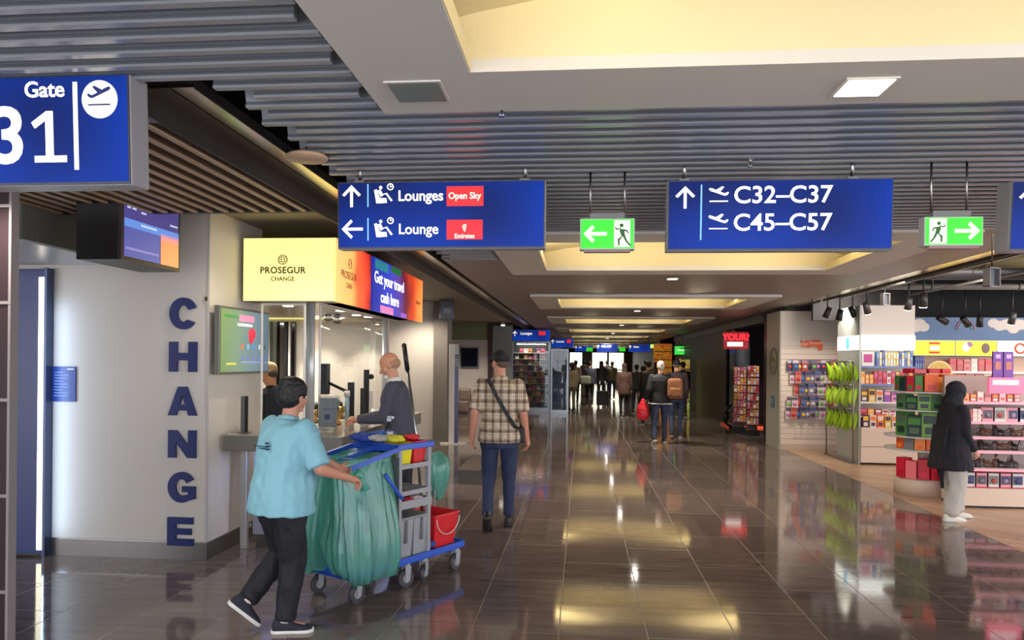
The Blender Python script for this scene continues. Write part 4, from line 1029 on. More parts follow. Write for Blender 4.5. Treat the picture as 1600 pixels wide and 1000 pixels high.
# --- green plush toys hanging in three tiers
def plush(i):
    d = MB(); g = mat('lime_plush_%d' % (i % 2), ((158, 196, 34), (176, 214, 60))[i % 2], .8, bump=.4)
    a = (i - 1) * .25
    pts = [(.03 * math.sin(a * 3 + s_ * .8), -.01 * s_, -.06 * s_) for s_ in range(6)]
    d.tube(pts, [.012, .032, .042, .040, .032, .012], g, k=8)
    d.tube([(x_ + .05, y_ - .02, z_ - .03) for x_, y_, z_ in pts], [.010, .026, .034, .034, .026, .010], g, k=8)
    d.sph((.02, -.03, .0), .018, mat('plush_dark_green', (60, 90, 20), .7), u=8, v=6)
    return d.mesh('green_plush')
pm = [plush(i) for i in range(4)]
YPU = 13.65
k = 0
for v, lab in ((567, 'top'), (603, 'middle'), (639, 'bottom')):
    for i in range(7):
        u = 1299 + i * 6.2 - (4 if v > 600 else 0)
        add('hanging_plush', pm[(i * 3 + k) % 4], (xu0 - .12 - .05 * (i % 2), 14.3 - i * .20, az(1318, v + (i % 2) * 3, YPU)), 'lime green plush toy, %s along in the %s tier' % (ORD[i], lab), 'plush toy', 'green plush toys, %s tier' % lab); k += 1
t = thing('plush_rack', 'thin metal rack holding the lime green plush toys', 'rack', (xu0 - .11, YPU + .05, 0), rz=PI / 2)
d = MB()
for xo in (-.68, .68): d.cyl((xo, 0, 0), (xo, 0, 1.75), .012, m=STEEL, n=8)
d.box(-.7, .7, -.03, .03, 0, .03, STEEL); d.build('stand', None, t)
for v in (565, 601, 637):
    z = az(1318, v, YPU); d = MB(); d.cyl((-.7, 0, z), (.7, 0, z), .010, m=STEEL, n=8); d.build('rail', None, t)

# --- back wall with mural, yellow light boxes and shelves
YV = 13.5; xv0 = ax(1430, YV); xv1 = 9.2
MUR = mat('mural_blue', (84, 112, 150), .5)
b = MB(); b.box(xv0, 13.9, YV + .4, YV + .5, 0, 2.5, PANEL); b.box(4.2, 13.9, YV + .42, YV + .5, 2.5, 3.42, mat('ceiling_black', (10, 10, 12), .9)); struct(b.build('wall_shop_back'))
t = thing('cloud_mural', 'blue mural with pale clouds running above the yellow light boxes', 'mural', (xv0, YV, 0))
z0, z1 = az(1500, 532, YV), az(1500, 496, YV)
d = MB(); d.box(0, xv1 - xv0, .0, .38, z0, z1, MUR); d.build('board', None, t)
CL = mat('cloud_white', (206, 196, 190), .6)
d = MB()
for u, v, r in ((1436, 504, .12), (1443, 511, .10), (1431, 512, .10)):
    p = at(u, v, Y=YV); d.sph((p.x - xv0, -.002, min(p.z, z1 - r)), (r, .006, r * .8), CL, u=20, v=8)
d.build('cloud', None, t); d = MB()
for u, v, r in ((1552, 502, .10), (1562, 509, .11), (1573, 502, .12), (1583, 514, .10), (1592, 503, .12), (1600, 508, .10)):
    p = at(u, v, Y=YV); d.sph((p.x - xv0, -.002, min(p.z, z1 - r)), (r, .006, r * .8), CL, u=20, v=8)
d.build('cloud', None, t)
d = MB(); p = at(1508, 514, Y=YV); d.tor((p.x - xv0, -.004, p.z), .15, .016, mat('rainbow_rose', (150, 110, 130), .5), rot=Ry, n=24, k=6, a0=-.1, a1=PI + .1); d.tor((p.x - xv0, -.004, p.z), .11, .014, mat('rainbow_blue', (120, 150, 180), .5), rot=Ry, n=24, k=6, a0=-.1, a1=PI + .1); d.build('rainbow', None, t)
z0, z1 = az(1500, 556, YV), az(1500, 532, YV)
def light_box(name, u0, u1, m_, lab):
    x0, x1 = ax(u0, YV - .06), ax(u1, YV - .06)
    t = thing(name, lab, 'light box', ((x0 + x1) / 2, YV - .06, (z0 + z1) / 2)); w, h = (x1 - x0) / 2, (z1 - z0) / 2
    d = MB(); d.box(-w, w, .0, .30, -h, h, mat('box_shell', (220, 220, 200), .4)); d.build('shell', None, t)
    d = MB(); d.box(-w + .01, w - .01, -.01, .0, -h + .01, h - .01, m_); d.build('face', None, t)
    return t, w, h
YB_ = mat('yellow_lightbox', (240, 226, 40), .4, emit=(244, 226, 40), es=1.0)
t, w, h = light_box('yellow_light_box', 1427, 1492, YB_, 'yellow light box with a small red and white toy logo')
d = MB(); d.box(-.09, .09, -.016, -.01, -.10, .10, mat('brick_logo_red', (220, 40, 30), .4, emit=(220, 40, 30), es=.8)); lo = d.build('logo', None, t)
d = MB(); d.box(-.085, .085, -.018, -.016, -.065, .065, mat('brick_logo_yellow', (250, 220, 60), .4)); d.build('logo_border', None, lo)
text('lettering', 'LEGO', .088, WHITE_E, lo, (0, -.019, -.032), off=.004, align='CENTER', sx=.72)
t, w, h = light_box('yellow_light_box', 1493, 1557, YB_, 'yellow light box with pale figures beside the one with the logo')
d = MB(); d.sph((-w * .5, -.012, .02), (.06, .006, .08), WHITE_E); d.sph((-w * .35, -.012, .06), (.06, .006, .05), mat('figure_violet', (170, 120, 160), .4)); d.sph((w * .45, -.012, 0), (.07, .006, .09), mat('figure_brown', (120, 96, 90), .4)); d.build('figures', None, t)
t, w, h = light_box('mint_light_box', 1558, 1640, LBX, 'pale mint light box with orange round faces at the end of the row')
d = MB(); 
for xo, c_ in ((-.06, OR), (.10, OR), (.2, mat('figure_brown'))): d.tor((xo, -.014, 0), .08, .02, c_, rot=Ry, n=20, k=6)
d.build('figures', None, t)
t = thing('wall_shelving', 'long cream wall shelving with packed toys under the yellow light boxes', 'shelving', (xv0, YV, 0))
d = MB(); d.box(0, xv1 - xv0, .28, .38, 0, z0 - .01, mat('shelf_back_warm', (226, 190, 166), .45)); d.build('back_panel', None, t)
vs = [(580, 1440, 1602), (603, 1440, 1602), (628, 1430, 1602), (652, 1430, 1602)]
svz = []
for v, u0, u1 in vs:
    z = az(1500, v, YV); svz.append(z)
    d = MB(); d.box(0, xv1 - xv0, .0, .28, z - .015, z, SHV); d.box(0, xv1 - xv0, -.005, .003, z - .035, z, mat('shelf_edge_glow', (244, 236, 214), .3, emit=(255, 240, 214), es=.25)); d.build('shelf', None, t)
PINKW = pal('pinkish_pack', [(214, 110, 110), (240, 206, 196), (230, 150, 150), (200, 90, 100), (246, 230, 220), (180, 120, 110)])
fill('boxed_doll', ax(1485, YV), ax(1552, YV), YV + .03, svz[0], 6, PINKW, .16, .26, 'small pinkish boxed toy on the upper wall shelf beside the gold display', 'toy box', 'boxes on the upper wall shelf', seed=11)
fill('boxed_doll', ax(1483, YV), ax(1552, YV), YV + .03, svz[1], 5, PINKW, .20, .26, 'pink and white boxed toy on the second wall shelf', 'toy box', 'boxes on the second wall shelf', seed=12)
fill('toy_book', ax(1431, YV), ax(1446, YV), YV + .03, svz[0], 4, BLU, .25, .36, 'upright book-like toy between lit unit and gold display', 'toy box', 'upright boxes beside the gold display', seed=13)
fill('toy_book', ax(1431, YV), ax(1480, YV), YV + .03, svz[1], 8, BLU, .10, .16, 'small grey or blue toy box under the round gold display', 'toy box', 'small boxes under the gold display', seed=14)
fill('toy_tin', ax(1462, YV), ax(1485, YV), YV + .03, svz[2], 3, MIX, .20, .28, 'dark toy box on the third wall shelf', 'toy box', 'dark boxes on the third wall shelf', seed=15)
p = at(1468, 583, Y=YV - .1)
t = thing('gold_round_display', 'large round golden patterned display on the wall shelving', 'display', p)
d = MB(); d.cyl((0, 0, 0), (0, .04, 0), .215, m=mat('display_rim_cream', (230, 200, 150), .4), n=40); d.build('disc', None, t)
gm = mat('gold_print', (206, 170, 80), .4, noisy=.5, nscale=60)
d = MB(); d.cyl((0, -.01, 0), (0, 0, 0), .185, m=gm, n=40); d.build('printed_face', None, t)
lamp('shop_wall_fill', 'AREA', (8.0, YV - 1.6, 2.9), 34, (1, .88, .74), 2.6, .3, aim=(7.4, YV, .8))  # wide area fill added for the shop's back wall, no fixture of its own

# --- round gondola with boxes
gx, gy, gr = at(1444, 600, Y=10.25).x, 10.25, .37
t = thing('round_gondola', 'round white tiered display stand packed with green and orange boxes', 'display stand', (gx, gy, 0))
d = MB(); d.lathe([(gr - .02, 0), (gr - .02, .20), (gr - .03, .22), (0, .22)], m=mat('drawer_cream'), n=36); d.build('base', None, t)
d = MB(); d.cyl((0, 0, .2), (0, 0, 1.50), .07, m=PANEL, n=20); d.build('column', None, t)
gz = [az(1440, v, gy - gr) for v in (757, 704, 683, 641, 612)]
gz[0] = .225
for z in gz[1:]:
    d = MB(); d.lathe([(gr + .10, z - .022), (gr + .11, z - .015), (gr + .10, z - .004), (0, z - .004)], m=mat('tier_glassy', (200, 204, 200), .2), n=36); d.build('tier', None, t)
GRN = pal('green_pack', [(78, 140, 66), (40, 60, 60), (120, 170, 70), (90, 110, 90)]); ORG = pal('orange_pack', [(236, 96, 36), (240, 140, 50), (214, 60, 40)]); RDK = pal('red_pack', [(214, 30, 60), (240, 120, 130), (190, 20, 44)])
def ring(name, z, n, cols, h, w, label, cat, group, r=gr, a0=-PI * .95, a1=-PI * .05, dp=.14):
    ms = [book(i, w, h * (1 - .12 * (i % 2)), dp, cols) for i in range(3)]
    for i in range(n):
        a = a0 + (a1 - a0) * (i + .5) / n
        add(name, ms[i % 3], (gx + r * math.cos(a) * 1.02, gy + r * math.sin(a) * 1.02, z), label + ', ' + ORD[i] + ' round from the hall side', cat, group, rz=a + PI / 2)
ring('heart_box', gz[0], 7, RDK, .26, .13, 'red gift box on the lowest round tier', 'box', 'red boxes on the round stand')
ring('round_pack', gz[1] , 8, [ORG[0], GREY, ORG[1]], .15, .12, 'small orange or grey pack on the second round tier', 'box', 'orange packs on the round stand')
ring('green_tin', gz[2] , 6, GRN, .31, .185, 'large green tin on the third round tier', 'tin', 'green tins on the round stand')
ring('green_box', gz[3], 7, GRN, .20, .15, 'flat green box on the fourth round tier', 'box', 'green boxes on the round stand')
ring('orange_carton', gz[4], 6, ORG, .22, .16, 'bright orange carton on the top round tier', 'carton', 'orange cartons on the round stand', a0=-PI * .62, a1=PI * .1)
ring('dark_bottle_box', gz[4], 4, GRN[:2] + RDK[:1], .20, .09, 'narrow dark box on the top round tier', 'box', 'dark boxes on the top tier', a0=-PI * 1.0, a1=-PI * .64)
ring('red_top_pack', gz[4] + .235, 4, RDK, .06, .13, 'flat red pack on top of the round stand', 'pack', 'flat red packs on top', a0=-PI * .9, a1=-PI * .3, r=gr - .03)

# --- grey and pink gondola behind the woman
YQ = 9.25; xq0 = ax(1505, YQ); xq1 = 6.9
t = thing('figurine_gondola', 'long low cream gondola with pink shelves of figurines beside the standing woman', 'shelving', (xq0, YQ, 0))
W = xq1 - xq0
zq = [az(1560, v, YQ) for v in (764, 733, 705, 683, 659, 628)]
d = MB(); d.box(0, W, .0, .5, .03, zq[0], mat('base_cream', (216, 196, 176), .4)); d.box(0, W, .02, .5, 0, .03, BLACK); d.box(.78, .786, -.003, 0, .03, zq[0], mat('drawer_gap')); d.build('base', None, t)
d = MB(); d.box(0, W, .45, .5, zq[0], az(1560, 588, YQ), mat('gondola_back_grey', (176, 158, 150), .45)); d.build('back_panel', None, t)
PK = mat('pink_shelf', (244, 170, 184), .35, emit=(255, 150, 180), es=.18)
for i, z in enumerate(zq[1:]):
    d = MB(); d.box(0, W, .02, .45, z - .015, z, SHV if i < 2 else SHV); d.box(0, W, -.005, .02, z - .03, z, PK); d.build('shelf', None, t)
d = MB(); d.box(.0, W, .05, .45, zq[0], zq[0] + .01, mat('crimson_liner', (170, 30, 70), .4)); d.box(0, W, .43, .45, zq[0], zq[1] - .03, mat('crimson_liner')); d.build('liner', None, t)
x0, x1 = ax(1546, YQ), ax(1592, YQ); z0_, z1_ = az(1565, 615, YQ), az(1565, 590, YQ)
d = MB(); d.box(x0 - xq0, x1 - xq0 + .06, .0, .04, z0_, z1_, mat('pink_header', (240, 110, 140), .4, emit=(244, 104, 140), es=.7)); hd = d.build('pink_header', None, t)
d = MB(); d.box(x0 - xq0 + .04, x1 - xq0, -.004, 0, (z0_ + z1_) / 2 + .01, z1_ - .03, mat('header_white_pill', (250, 236, 230), .4, emit=(255, 240, 236), es=.8)); d.build('white_band', None, hd)
for k, (u0, u1, lab) in enumerate(((1559, 1574, 'purple upright banner above the pink header, nearer the woman'), (1576, 1591, 'purple upright banner above the pink header, farther from the woman'))):
    x0, x1 = ax(u0, YQ + .3), ax(u1, YQ + .3); z1b, z0b = az(1570, 549, YQ + .3), az(1570, 588, YQ + .3)
    t2 = thing('purple_banner', lab, 'banner', ((x0 + x1) / 2, YQ + .40, z0b)); w = (x1 - x0) / 2
    d = MB(); d.box(-w, w, 0, .03, -.02, z1b - z0b, mat('banner_purple', (116, 70, 160), .45)); d.build('board', None, t2)
    d = MB(); d.box(-w * .6, w * .6, -.004, 0, .08, .18, mat('banner_gold', (190, 120, 110), .5)); d.box(-w * .5, w * .5, -.004, 0, .22, .27, mat('banner_lilac', (200, 170, 214), .5)); d.build('print', None, t2)
def figurine(i):
    d = MB(); c_ = [mat('fig_dark', (62, 52, 56), .5), mat('fig_brown', (120, 84, 64), .5), mat('fig_grey', (110, 104, 104), .5)][i % 3]
    d.cyl((0, 0, 0), (0, 0, .01), .03, m=c_, n=12)
    d.tube([(-.05, 0, .05), (-.01, 0, .06), (.03, 0, .065), (.05, 0, .10)], [.012, .022, .020, .012], c_)
    for xo in (-.035, .03): d.cyl((xo, -.01, .0), (xo, -.01, .06), .006, m=c_, n=6); d.cyl((xo, .01, .0), (xo, .01, .06), .006, m=c_, n=6)
    d.sph((.06, 0, .115 + .01 * i), (.02, .014, .014), c_, u=8, v=6); 
    if i % 2: d.tube([(-.05, 0, .05), (-.08, 0, .08 + .02 * i), (-.10, 0, .07)], .006, c_)
    return d.mesh('animal_figurine')
fm = [figurine(i) for i in range(5)]
for v_i, z, us, lab in ((0, zq[1], range(1526, 1600, 11), 'on the lowest pink shelf'), (1, zq[2], range(1524, 1600, 11), 'on the middle pink shelf'), (2, zq[3], range(1528, 1600, 10), 'on the shelf under the pink boxes')):
    for i, u in enumerate(us):
        add('animal_figurine', fm[(i * 2 + v_i) % 5], (ax(u, YQ + .1), YQ + .15, z), 'small dark animal figurine, %s along, standing %s' % (ORD[i], lab), 'figurine', 'figurines ' + lab, rz=(i * 1.3) % 3)
def window_box(i, w, h, fr, inn):
    d = MB(); d.box(-w / 2, w / 2, 0, .12, 0, h, fr); d.box(-w * .34, w * .34, -.003, .001, h * .2, h * .82, inn); d.sph((0, -.004, h * .45), (w * .2, .01, h * .18), CARD[i % 8], u=8, v=6); return d.mesh('window_box')
wb = [window_box(i, .155, .165, [WHITE, mat('wb_pink', (236, 150, 160), .4)][i % 2], [CARD[0], CARD[4], GREY][i % 3]) for i in range(4)]
for i, u in enumerate(range(1521, 1612, 19)):
    add('window_box', wb[i % 4], (ax(u, YQ), YQ + .06, zq[0] + .011), 'framed window box, %s along on the crimson lowest shelf' % ORD[i], 'toy box', 'window boxes on the lowest shelf')
for i, u in enumerate((1548, 1567, 1588, 1606)):
    add('window_box', wb[(i + 1) % 4], (ax(u, YQ), YQ + .05, zq[4]), 'framed window box, %s along on the upper pink shelf' % ORD[i], 'toy box', 'window boxes on the upper pink shelf')
fill('pink_toy_pack', xq0 + .02, ax(1540, YQ), YQ + .05, zq[4], 4, PINKW, .12, .16, 'cream and pink toy pack on the upper pink shelf', 'toy pack', 'pink packs beside the woman', seed=21)
fill('bright_toy_pack', xq0 + .02, ax(1600, YQ), YQ + .05, zq[5], 8, PINKW + [MIX[0]], .09, .12, 'small bright toy pack on the topmost pink shelf', 'toy pack', 'packs on the topmost pink shelf', seed=22)
lamp('shop_fill', 'AREA', (6.2, 8.0, 2.95), 60, (1, .86, .76), 2.4, .5, aim=(6.2, 9.6, .8))  # this and the next three: area fills added under the shop ceiling, no fixtures
lamp('shop_fill_2', 'AREA', (5.0, 10.8, 2.95), 30, (1, .88, .78), 1.6, .4, aim=(5.2, 13.0, .5))
lamp('shop_fill_3', 'AREA', (4.55, 13.4, 2.80), 55, (1, .88, .76), .8, .3, aim=(4.6, 15.2, 1.3))  # added to brighten the slatted wall
lamp('shop_fill_4', 'AREA', (6.4, 4.5, 2.95), 50, (1, .88, .78), 2.0, .6)

# --- open black ceiling of the shop with ducts and track lights
DU = mat('duct_dark', (58, 58, 62), .4, .3); DU2 = mat('duct_olive', (110, 104, 72), .5); DU3 = mat('pipe_pale', (130, 126, 122), .4)
for k, (x0, x1, y, z, r, m_, lab) in enumerate(((4.1, 13, 12.6, 2.98, .05, DU3, 'thin pale pipe crossing the open shop ceiling nearest the mural'), (4.1, 13, 11.4, 3.08, .12, DU, 'thick dark duct crossing the open shop ceiling beyond the square frames'), (4.1, 13, 10.2, 3.04, .04, DU3, 'thin pale pipe crossing the middle of the open shop ceiling'),
        (4.1, 13, 8.6, 3.16, .14, DU, 'thickest dark duct across the open shop ceiling'), (4.6, 7.2, 9.4, 2.98, .10, DU2, 'short olive duct in the open shop ceiling'), (4.1, 13, 7.2, 3.02, .03, DU3, 'thin pale pipe across the shop ceiling nearest the exit sign'))):
    t = thing('ceiling_duct', lab, 'duct', (x0, y, z))
    d = MB(); d.cyl((0, 0, 0), (x1 - x0, 0, 0), r, m=m_, n=16); d.build('pipe', None, t)
    d = MB()
    for q in range(int((x1 - x0) / 1.5) + 1): d.tor((.2 + q * 1.5 * .9, 0, 0), r + .005, .012, DU, rot=Rx, n=16, k=5)
    d.build('collars', None, t)
    for q in range(2): d = MB(); d.cyl((.6 + q * (x1 - x0 - 1.2), 0, r), (.6 + q * (x1 - x0 - 1.2), 0, 3.42 - z), .008, m=STEEL, n=6); d.build('hanger', None, t)
for k, (x0, y0, y1, z, lab) in enumerate(((4.5, 5.0, 13.3, 2.86, 'pale track rail running along the shop ceiling close to the hall'), (5.6, 5.0, 13.3, 2.90, 'pale track rail running along the shop ceiling farther from the hall'))):
    t = thing('track_rail', lab, 'rail', (x0, y0, z)); d = MB(); d.box(-.02, .02, 0, y1 - y0, -.015, .015, DU3); d.build('rail', None, t)
    for q in range(3): d = MB(); d.cyl((0, .6 + q * 3.4, 0), (0, .6 + q * 3.4, 3.42 - z), .006, m=STEEL, n=6); d.build('hanger', None, t)
def track_spot(u, v, Y, on_, lab, aim=(0, -.3, -1), gl=1.0):
    p = at(u, v, Y=Y); t = thing('track_spotlight', lab, 'spotlight', p)
    q = Vector(aim).normalized(); s_ = .10
    d = MB(); d.cyl(-q * s_ * .9, q * s_, .045, .055, m=BLACK if not on_ else mat('spot_shell', (60, 58, 58), .4), n=20); d.build('head', None, t)
    d = MB(); d.cyl((0, 0, .05), (0, 0, max(.12, 2.98 - p.z)), .012, m=BLACK, n=8); d.box(-.08, .08, -.02, .02, max(.12, 2.98 - p.z) - .02, max(.12, 2.98 - p.z) + .01, BLACK); d.build('bracket', None, t)
    if on_: d = MB(); d.cyl(q * s_, q * (s_ + .008), .05, m=mat('spot_glow'), n=20); d.build('lens', None, t); lamp('spot_lamp', 'SPOT', p + q * (s_ + .02), 7 * gl, (1, .9, .76), aim=p + q * 2, spot=1.1, radius=.04)
track_spot(1293, 488, 13.2, False, 'unlit black track spotlight nearest the corner of the slatted wall', (-.4, .1, -1))
track_spot(1312, 492, 13.2, False, 'unlit black track spotlight in the middle of the black cluster', (-.2, 0, -1))
track_spot(1332, 487, 13.2, False, 'unlit black track spotlight on the side of the cluster towards the lit one', (.5, 0, -1))
track_spot(1354, 481, 12.4, True, 'lit track spotlight above the glowing white header', (.5, .6, -1), .12)
track_spot(1420, 474, 12.0, True, 'lit track spotlight above the cream unit at the edge of the mural', (0, .5, -1), .2)
track_spot(1443, 468, 10.5, True, 'lit track spotlight higher up over the round stand', (.1, .3, -1))
track_spot(1472, 500, 12.9, False, 'black track spotlight in front of the blue mural, nearest the round stand', (.8, .3, -.4))
track_spot(1508, 502, 12.9, False, 'black track spotlight in front of the middle of the blue mural', (.6, .3, -.6))
track_spot(1531, 501, 12.9, False, 'black track spotlight in front of the blue mural beside the clouds', (.1, .3, -1))
track_spot(1582, 497, 12.6, True, 'lit track spotlight in front of the clouds of the mural', (0, .5, -1))
for u0, u1, v0, v1, Y, lab in ((1375, 1389, 458, 477, 11.0, 'small square steel frame hanging from the shop ceiling'), (1536, 1561, 418, 449, 6.6, 'larger square steel frame hanging from the shop ceiling below the exit sign')):
    x0, x1 = ax(u0, Y), ax(u1, Y); z1, z0 = az((u0 + u1) / 2, v0, Y), az((u0 + u1) / 2, v1, Y)
    t = thing('ceiling_frame', lab, 'frame sign', ((x0 + x1) / 2, Y, (z0 + z1) / 2), rz=.5); w, h = (x1 - x0) / 2 * 1.1, (z1 - z0) / 2
    d = MB()
    for a in ((-w, -w + .012, -h, h), (w - .012, w, -h, h), (-w, w, -h, -h + .012), (-w, w, h - .012, h)): d.box(a[0], a[1], -.03, .03, a[2], a[3], DU3)
    d.build('frame', None, t); d = MB(); d.box(-w + .012, w - .012, -.004, .004, -h + .012, h - .012, mat('smoky_panel', (84, 88, 96), .2)); d.build('panel', None, t)
    d = MB(); d.cyl((0, 0, h), (0, 0, 3.42 - (z0 + z1) / 2), .006, m=STEEL, n=6); d.build('hanger', None, t)

# ================================================================== FARTHER SHOPS
# red-lit shop between the stone strip and the black column
b = MB(); b.box(XS + .05, XS + .45, 20.2, 20.9, 0, 2.8, BLACKG); struct(b.build('column_2'))
b = MB(); b.box(XS + .3, 8, 20.95, 21.0, 0, 2.8, mat('shop_dark_back', (46, 42, 46), .5)); b.box(XS, XS + .3, 16.9, 33, 2.62, 2.86, mat('fascia_dark', (58, 54, 54), .4)); struct(b.build('wall_shop_back_2'))
p0, p1 = at(1131, 532, Y=18.2), at(1169, 532, Y=18.2)
t = thing('red_neon_sign', 'glowing red shop sign with white bar reading YOUR? beside the stone strip', 'sign', ((p0.x + p1.x) / 2, 18.2, az(1150, 532, 18.2)), rz=-.12)
w = (p1.x - p0.x) / 2
d = MB(); d.box(-w, w, 0, .08, -.21, .21, mat('sign_red_dark', (120, 26, 34), .4, emit=(190, 30, 44), es=.5), bev=.02); d.build('panel', None, t)
text('lettering', 'YOUR?', .21, mat('neon_red', (255, 40, 50), .4, emit=(255, 36, 48), es=2.2), t, (0, -.004, .01), off=.006, align='CENTER', sx=.95, ext=.004)
d = MB(); d.box(-w * .7, w * .55, -.006, 0, -.14, -.04, mat('neon_white', (255, 250, 245), .4, emit=(255, 250, 245), es=2)); d.build('white_bar', None, t)
def rack(u0, u1, v0, Y, lab, seed, plab, grp):
    x0, x1 = ax(u0, Y), ax(u1, Y); zt = az(u0, v0, Y)
    t = thing('display_rack', lab, 'display rack', ((x0 + x1) / 2, Y, 0)); w = (x1 - x0) / 2
    d = MB(); d.box(-w, w, .1, .14, .1, zt, mat('rack_back', (110, 86, 84), .5)); d.box(-w, w, -.15, .15, 0, .12, BLACK); d.build('frame', None, t)
    n = 8
    cols = MIX[:1] + REDP + [CARD[5]]
    ms = [book(i + seed, w * 2 / 4 * .85, .15, .06, cols) for i in range(5)]
    for r in range(n):
        z = .28 + (zt - .34) * r / (n - 1)
        if z > zt - .1: z = zt - .16
        d = MB(); d.box(-w, w, -.06, .1, z - .02, z - .005, mat('rack_shelf_rose', (190, 120, 116), .4)); d.build('shelf', None, t)
        for c_ in range(4): add('snack_pack', ms[(r * 3 + c_ * 2) % 5], (t.location.x - w + (c_ + .5) * w / 2, Y - .04, z - .005), '%s, %s along on shelf row %s' % (plab, ORD[c_], ORD[r]), 'snack pack', grp)
rack(1147, 1166, 573, 18.6, 'tall rack of small cream packs under the red glowing sign, nearer the black column', 1, 'small pack on the rack nearer the black column', 'packs on the first rack')
rack(1168, 1186, 571, 17.8, 'tall rack of small reddish packs beside the stone strip', 3, 'small reddish pack on the rack beside the stone strip', 'packs on the second rack')
lamp('rack_lamp', 'SPOT', (4.6, 17.0, 2.75), 110, (1, .85, .75), aim=(4.3, 18.4, .9), spot=1.3, radius=.05)
p = at(1158, 668, Z=0)
t = thing('red_floor_mat', 'glowing orange-red floor platform in front of the snack racks', 'platform', (p.x + .1, p.y + .5, 0))
d = MB(); d.box(-.45, .6, -.6, .5, 0, .05, mat('platform_red', (200, 60, 40), .3)); d.build('deck', None, t); d = MB(); d.box(-.46, .61, -.61, -.6, .0, .05, mat('platform_edge', (240, 110, 80), .3, emit=(250, 90, 50), es=.8)); d.build('lit_edge', None, t)
t = thing('bicycle_wheel_display', 'dark wheel-shaped display low beside the black column', 'display', (ax(1146, 19.2), 19.2, .36), rz=.4)
d = MB(); d.tor((0, 0, 0), .27, .03, BLACK, rot=Ry, n=30, k=8); d.build('tyre', None, t); d = MB()
for q in range(8): d.cyl((0, 0, 0), (.26 * math.cos(q * PI / 4), 0, .26 * math.sin(q * PI / 4)), .004, m=CHROME, n=5)
d.sph((0, 0, 0), .03, CHROME, u=8, v=6); d.build('spokes', None, t); d = MB(); d.box(-.06, .06, -.1, .1, -.36, -.27, BLACK); d.build('foot', None, t)

# green information screens over the hall
for u0, u1, v0, v1, Y, lab, c_ in ((1054, 1077, 541, 554, 30, 'bright green screen hanging at the far end over the shop side', (60, 200, 70)), (1080, 1098, 541, 553, 30, 'dim green screen hanging beside the bright green one', (70, 130, 80)), (1016, 1030, 538, 544, 40, 'small lime exit sign far down the hall', (190, 230, 90))):
    x0, x1 = ax(u0, Y), ax(u1, Y); z1, z0 = az(u0, v0, Y), az(u0, v1, Y); w, h = (x1 - x0) / 2, (z1 - z0) / 2
    t = thing('green_screen', lab, 'screen', ((x0 + x1) / 2, Y, (z0 + z1) / 2))
    d = MB(); d.box(-w - .04, w + .04, .0, .1, -h - .04, h + .04, BLACK); d.build('case', None, t)
    m_ = mat('green_disp_%d' % c_[1], c_, .4, emit=c_, es=1.2)
    d = MB(); d.box(-w, w, -.01, 0, -h, h, m_); d.build('display', None, t)
    d = MB(); d.box(-w * .7, w * .5, -.015, -.01, -h * .1, h * .25, mat('disp_line', (200, 240, 200), .4, emit=(200, 250, 200), es=.8)); d.build('text_line', None, t)
    d = MB(); d.cyl((0, .05, h), (0, .05, 2.85 - t.location.z), .015, m=STEEL, n=6); d.build('hanger', None, t)
# orange lit shelving far right
for k, (u0, u1, v0, Y, c_, lab) in enumerate(((1022, 1050, 537, 36, (236, 140, 50), 'orange glowing shop shelving far down on the right of the hall'), (1063, 1078, 560, 27, (214, 190, 90), 'yellow glowing narrow shelf column nearer the black column'))):
    x0, x1 = ax(u0, Y), ax(u1, Y); zt = az(u0, v0, Y)
    t = thing('glowing_shelving', lab, 'shelving', ((x0 + x1) / 2, Y, 0)); w = (x1 - x0) / 2
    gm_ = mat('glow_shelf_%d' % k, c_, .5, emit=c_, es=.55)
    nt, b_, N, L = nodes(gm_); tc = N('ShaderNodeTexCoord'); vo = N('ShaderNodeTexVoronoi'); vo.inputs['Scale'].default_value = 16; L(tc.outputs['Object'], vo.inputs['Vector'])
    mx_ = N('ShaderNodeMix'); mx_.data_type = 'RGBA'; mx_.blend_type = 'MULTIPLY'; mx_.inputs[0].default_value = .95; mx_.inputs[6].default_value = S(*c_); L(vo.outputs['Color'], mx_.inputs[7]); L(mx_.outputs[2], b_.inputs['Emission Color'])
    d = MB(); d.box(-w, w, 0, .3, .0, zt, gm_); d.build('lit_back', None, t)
    for q in range(6): d = MB(); d.box(-w, w, -.25, 0, .3 + q * .38, .33 + q * .38, mat('shelf_dark', (60, 44, 36), .5)); d.build('shelf', None, t)

# left glass display case and vitrine far down the hall
def case(u0, u1, v0, Y, depth, lab, n_sh, cat, lit):
    x0, x1 = ax(u0, Y), ax(u1, Y); zt = az(u0, v0, Y)
    t = thing('glass_display_case', lab, cat, ((x0 + x1) / 2, Y, 0)); w = (x1 - x0) / 2
    d = MB()
    for sx_ in (-w, w):
        for y_ in (0, depth): d.box(sx_ - .025, sx_ + .025, y_ - .02, y_ + .02, 0, zt, mat('case_post', (150, 156, 166), .25, .7))
    d.box(-w, w, 0, depth, 0, .12, mat('case_post')); d.box(-w, w, 0, depth, zt - .06, zt, mat('case_post')); d.build('frame', None, t)
    d = MB(); d.box(-w + .02, w - .02, depth - .02, depth, .12, zt - .06, mat('case_back', (110, 96, 88), .4) if lit else mat('case_back_dark', (34, 34, 44), .3)); d.build('back_panel', None, t)
    d = MB(); d.box(-w + .02, w - .02, -.004, .004, .12, zt - .06, GLASS); d.build('glass_front', None, t)
    for q in range(n_sh): d = MB(); z = .3 + q * (zt - .5) / n_sh; d.box(-w + .02, w - .02, .03, depth - .03, z, z + .02, mat('case_shelf', (190, 180, 170), .3) if lit else mat('case_shelf_dark', (70, 76, 96), .3)); d.build('shelf', None, t)
    return t, w, zt
t, w, zt = case(801, 858, 533, 25.0, .7, 'tall glass display case of white shelves below the far lounge sign', 9, 'display case', True)
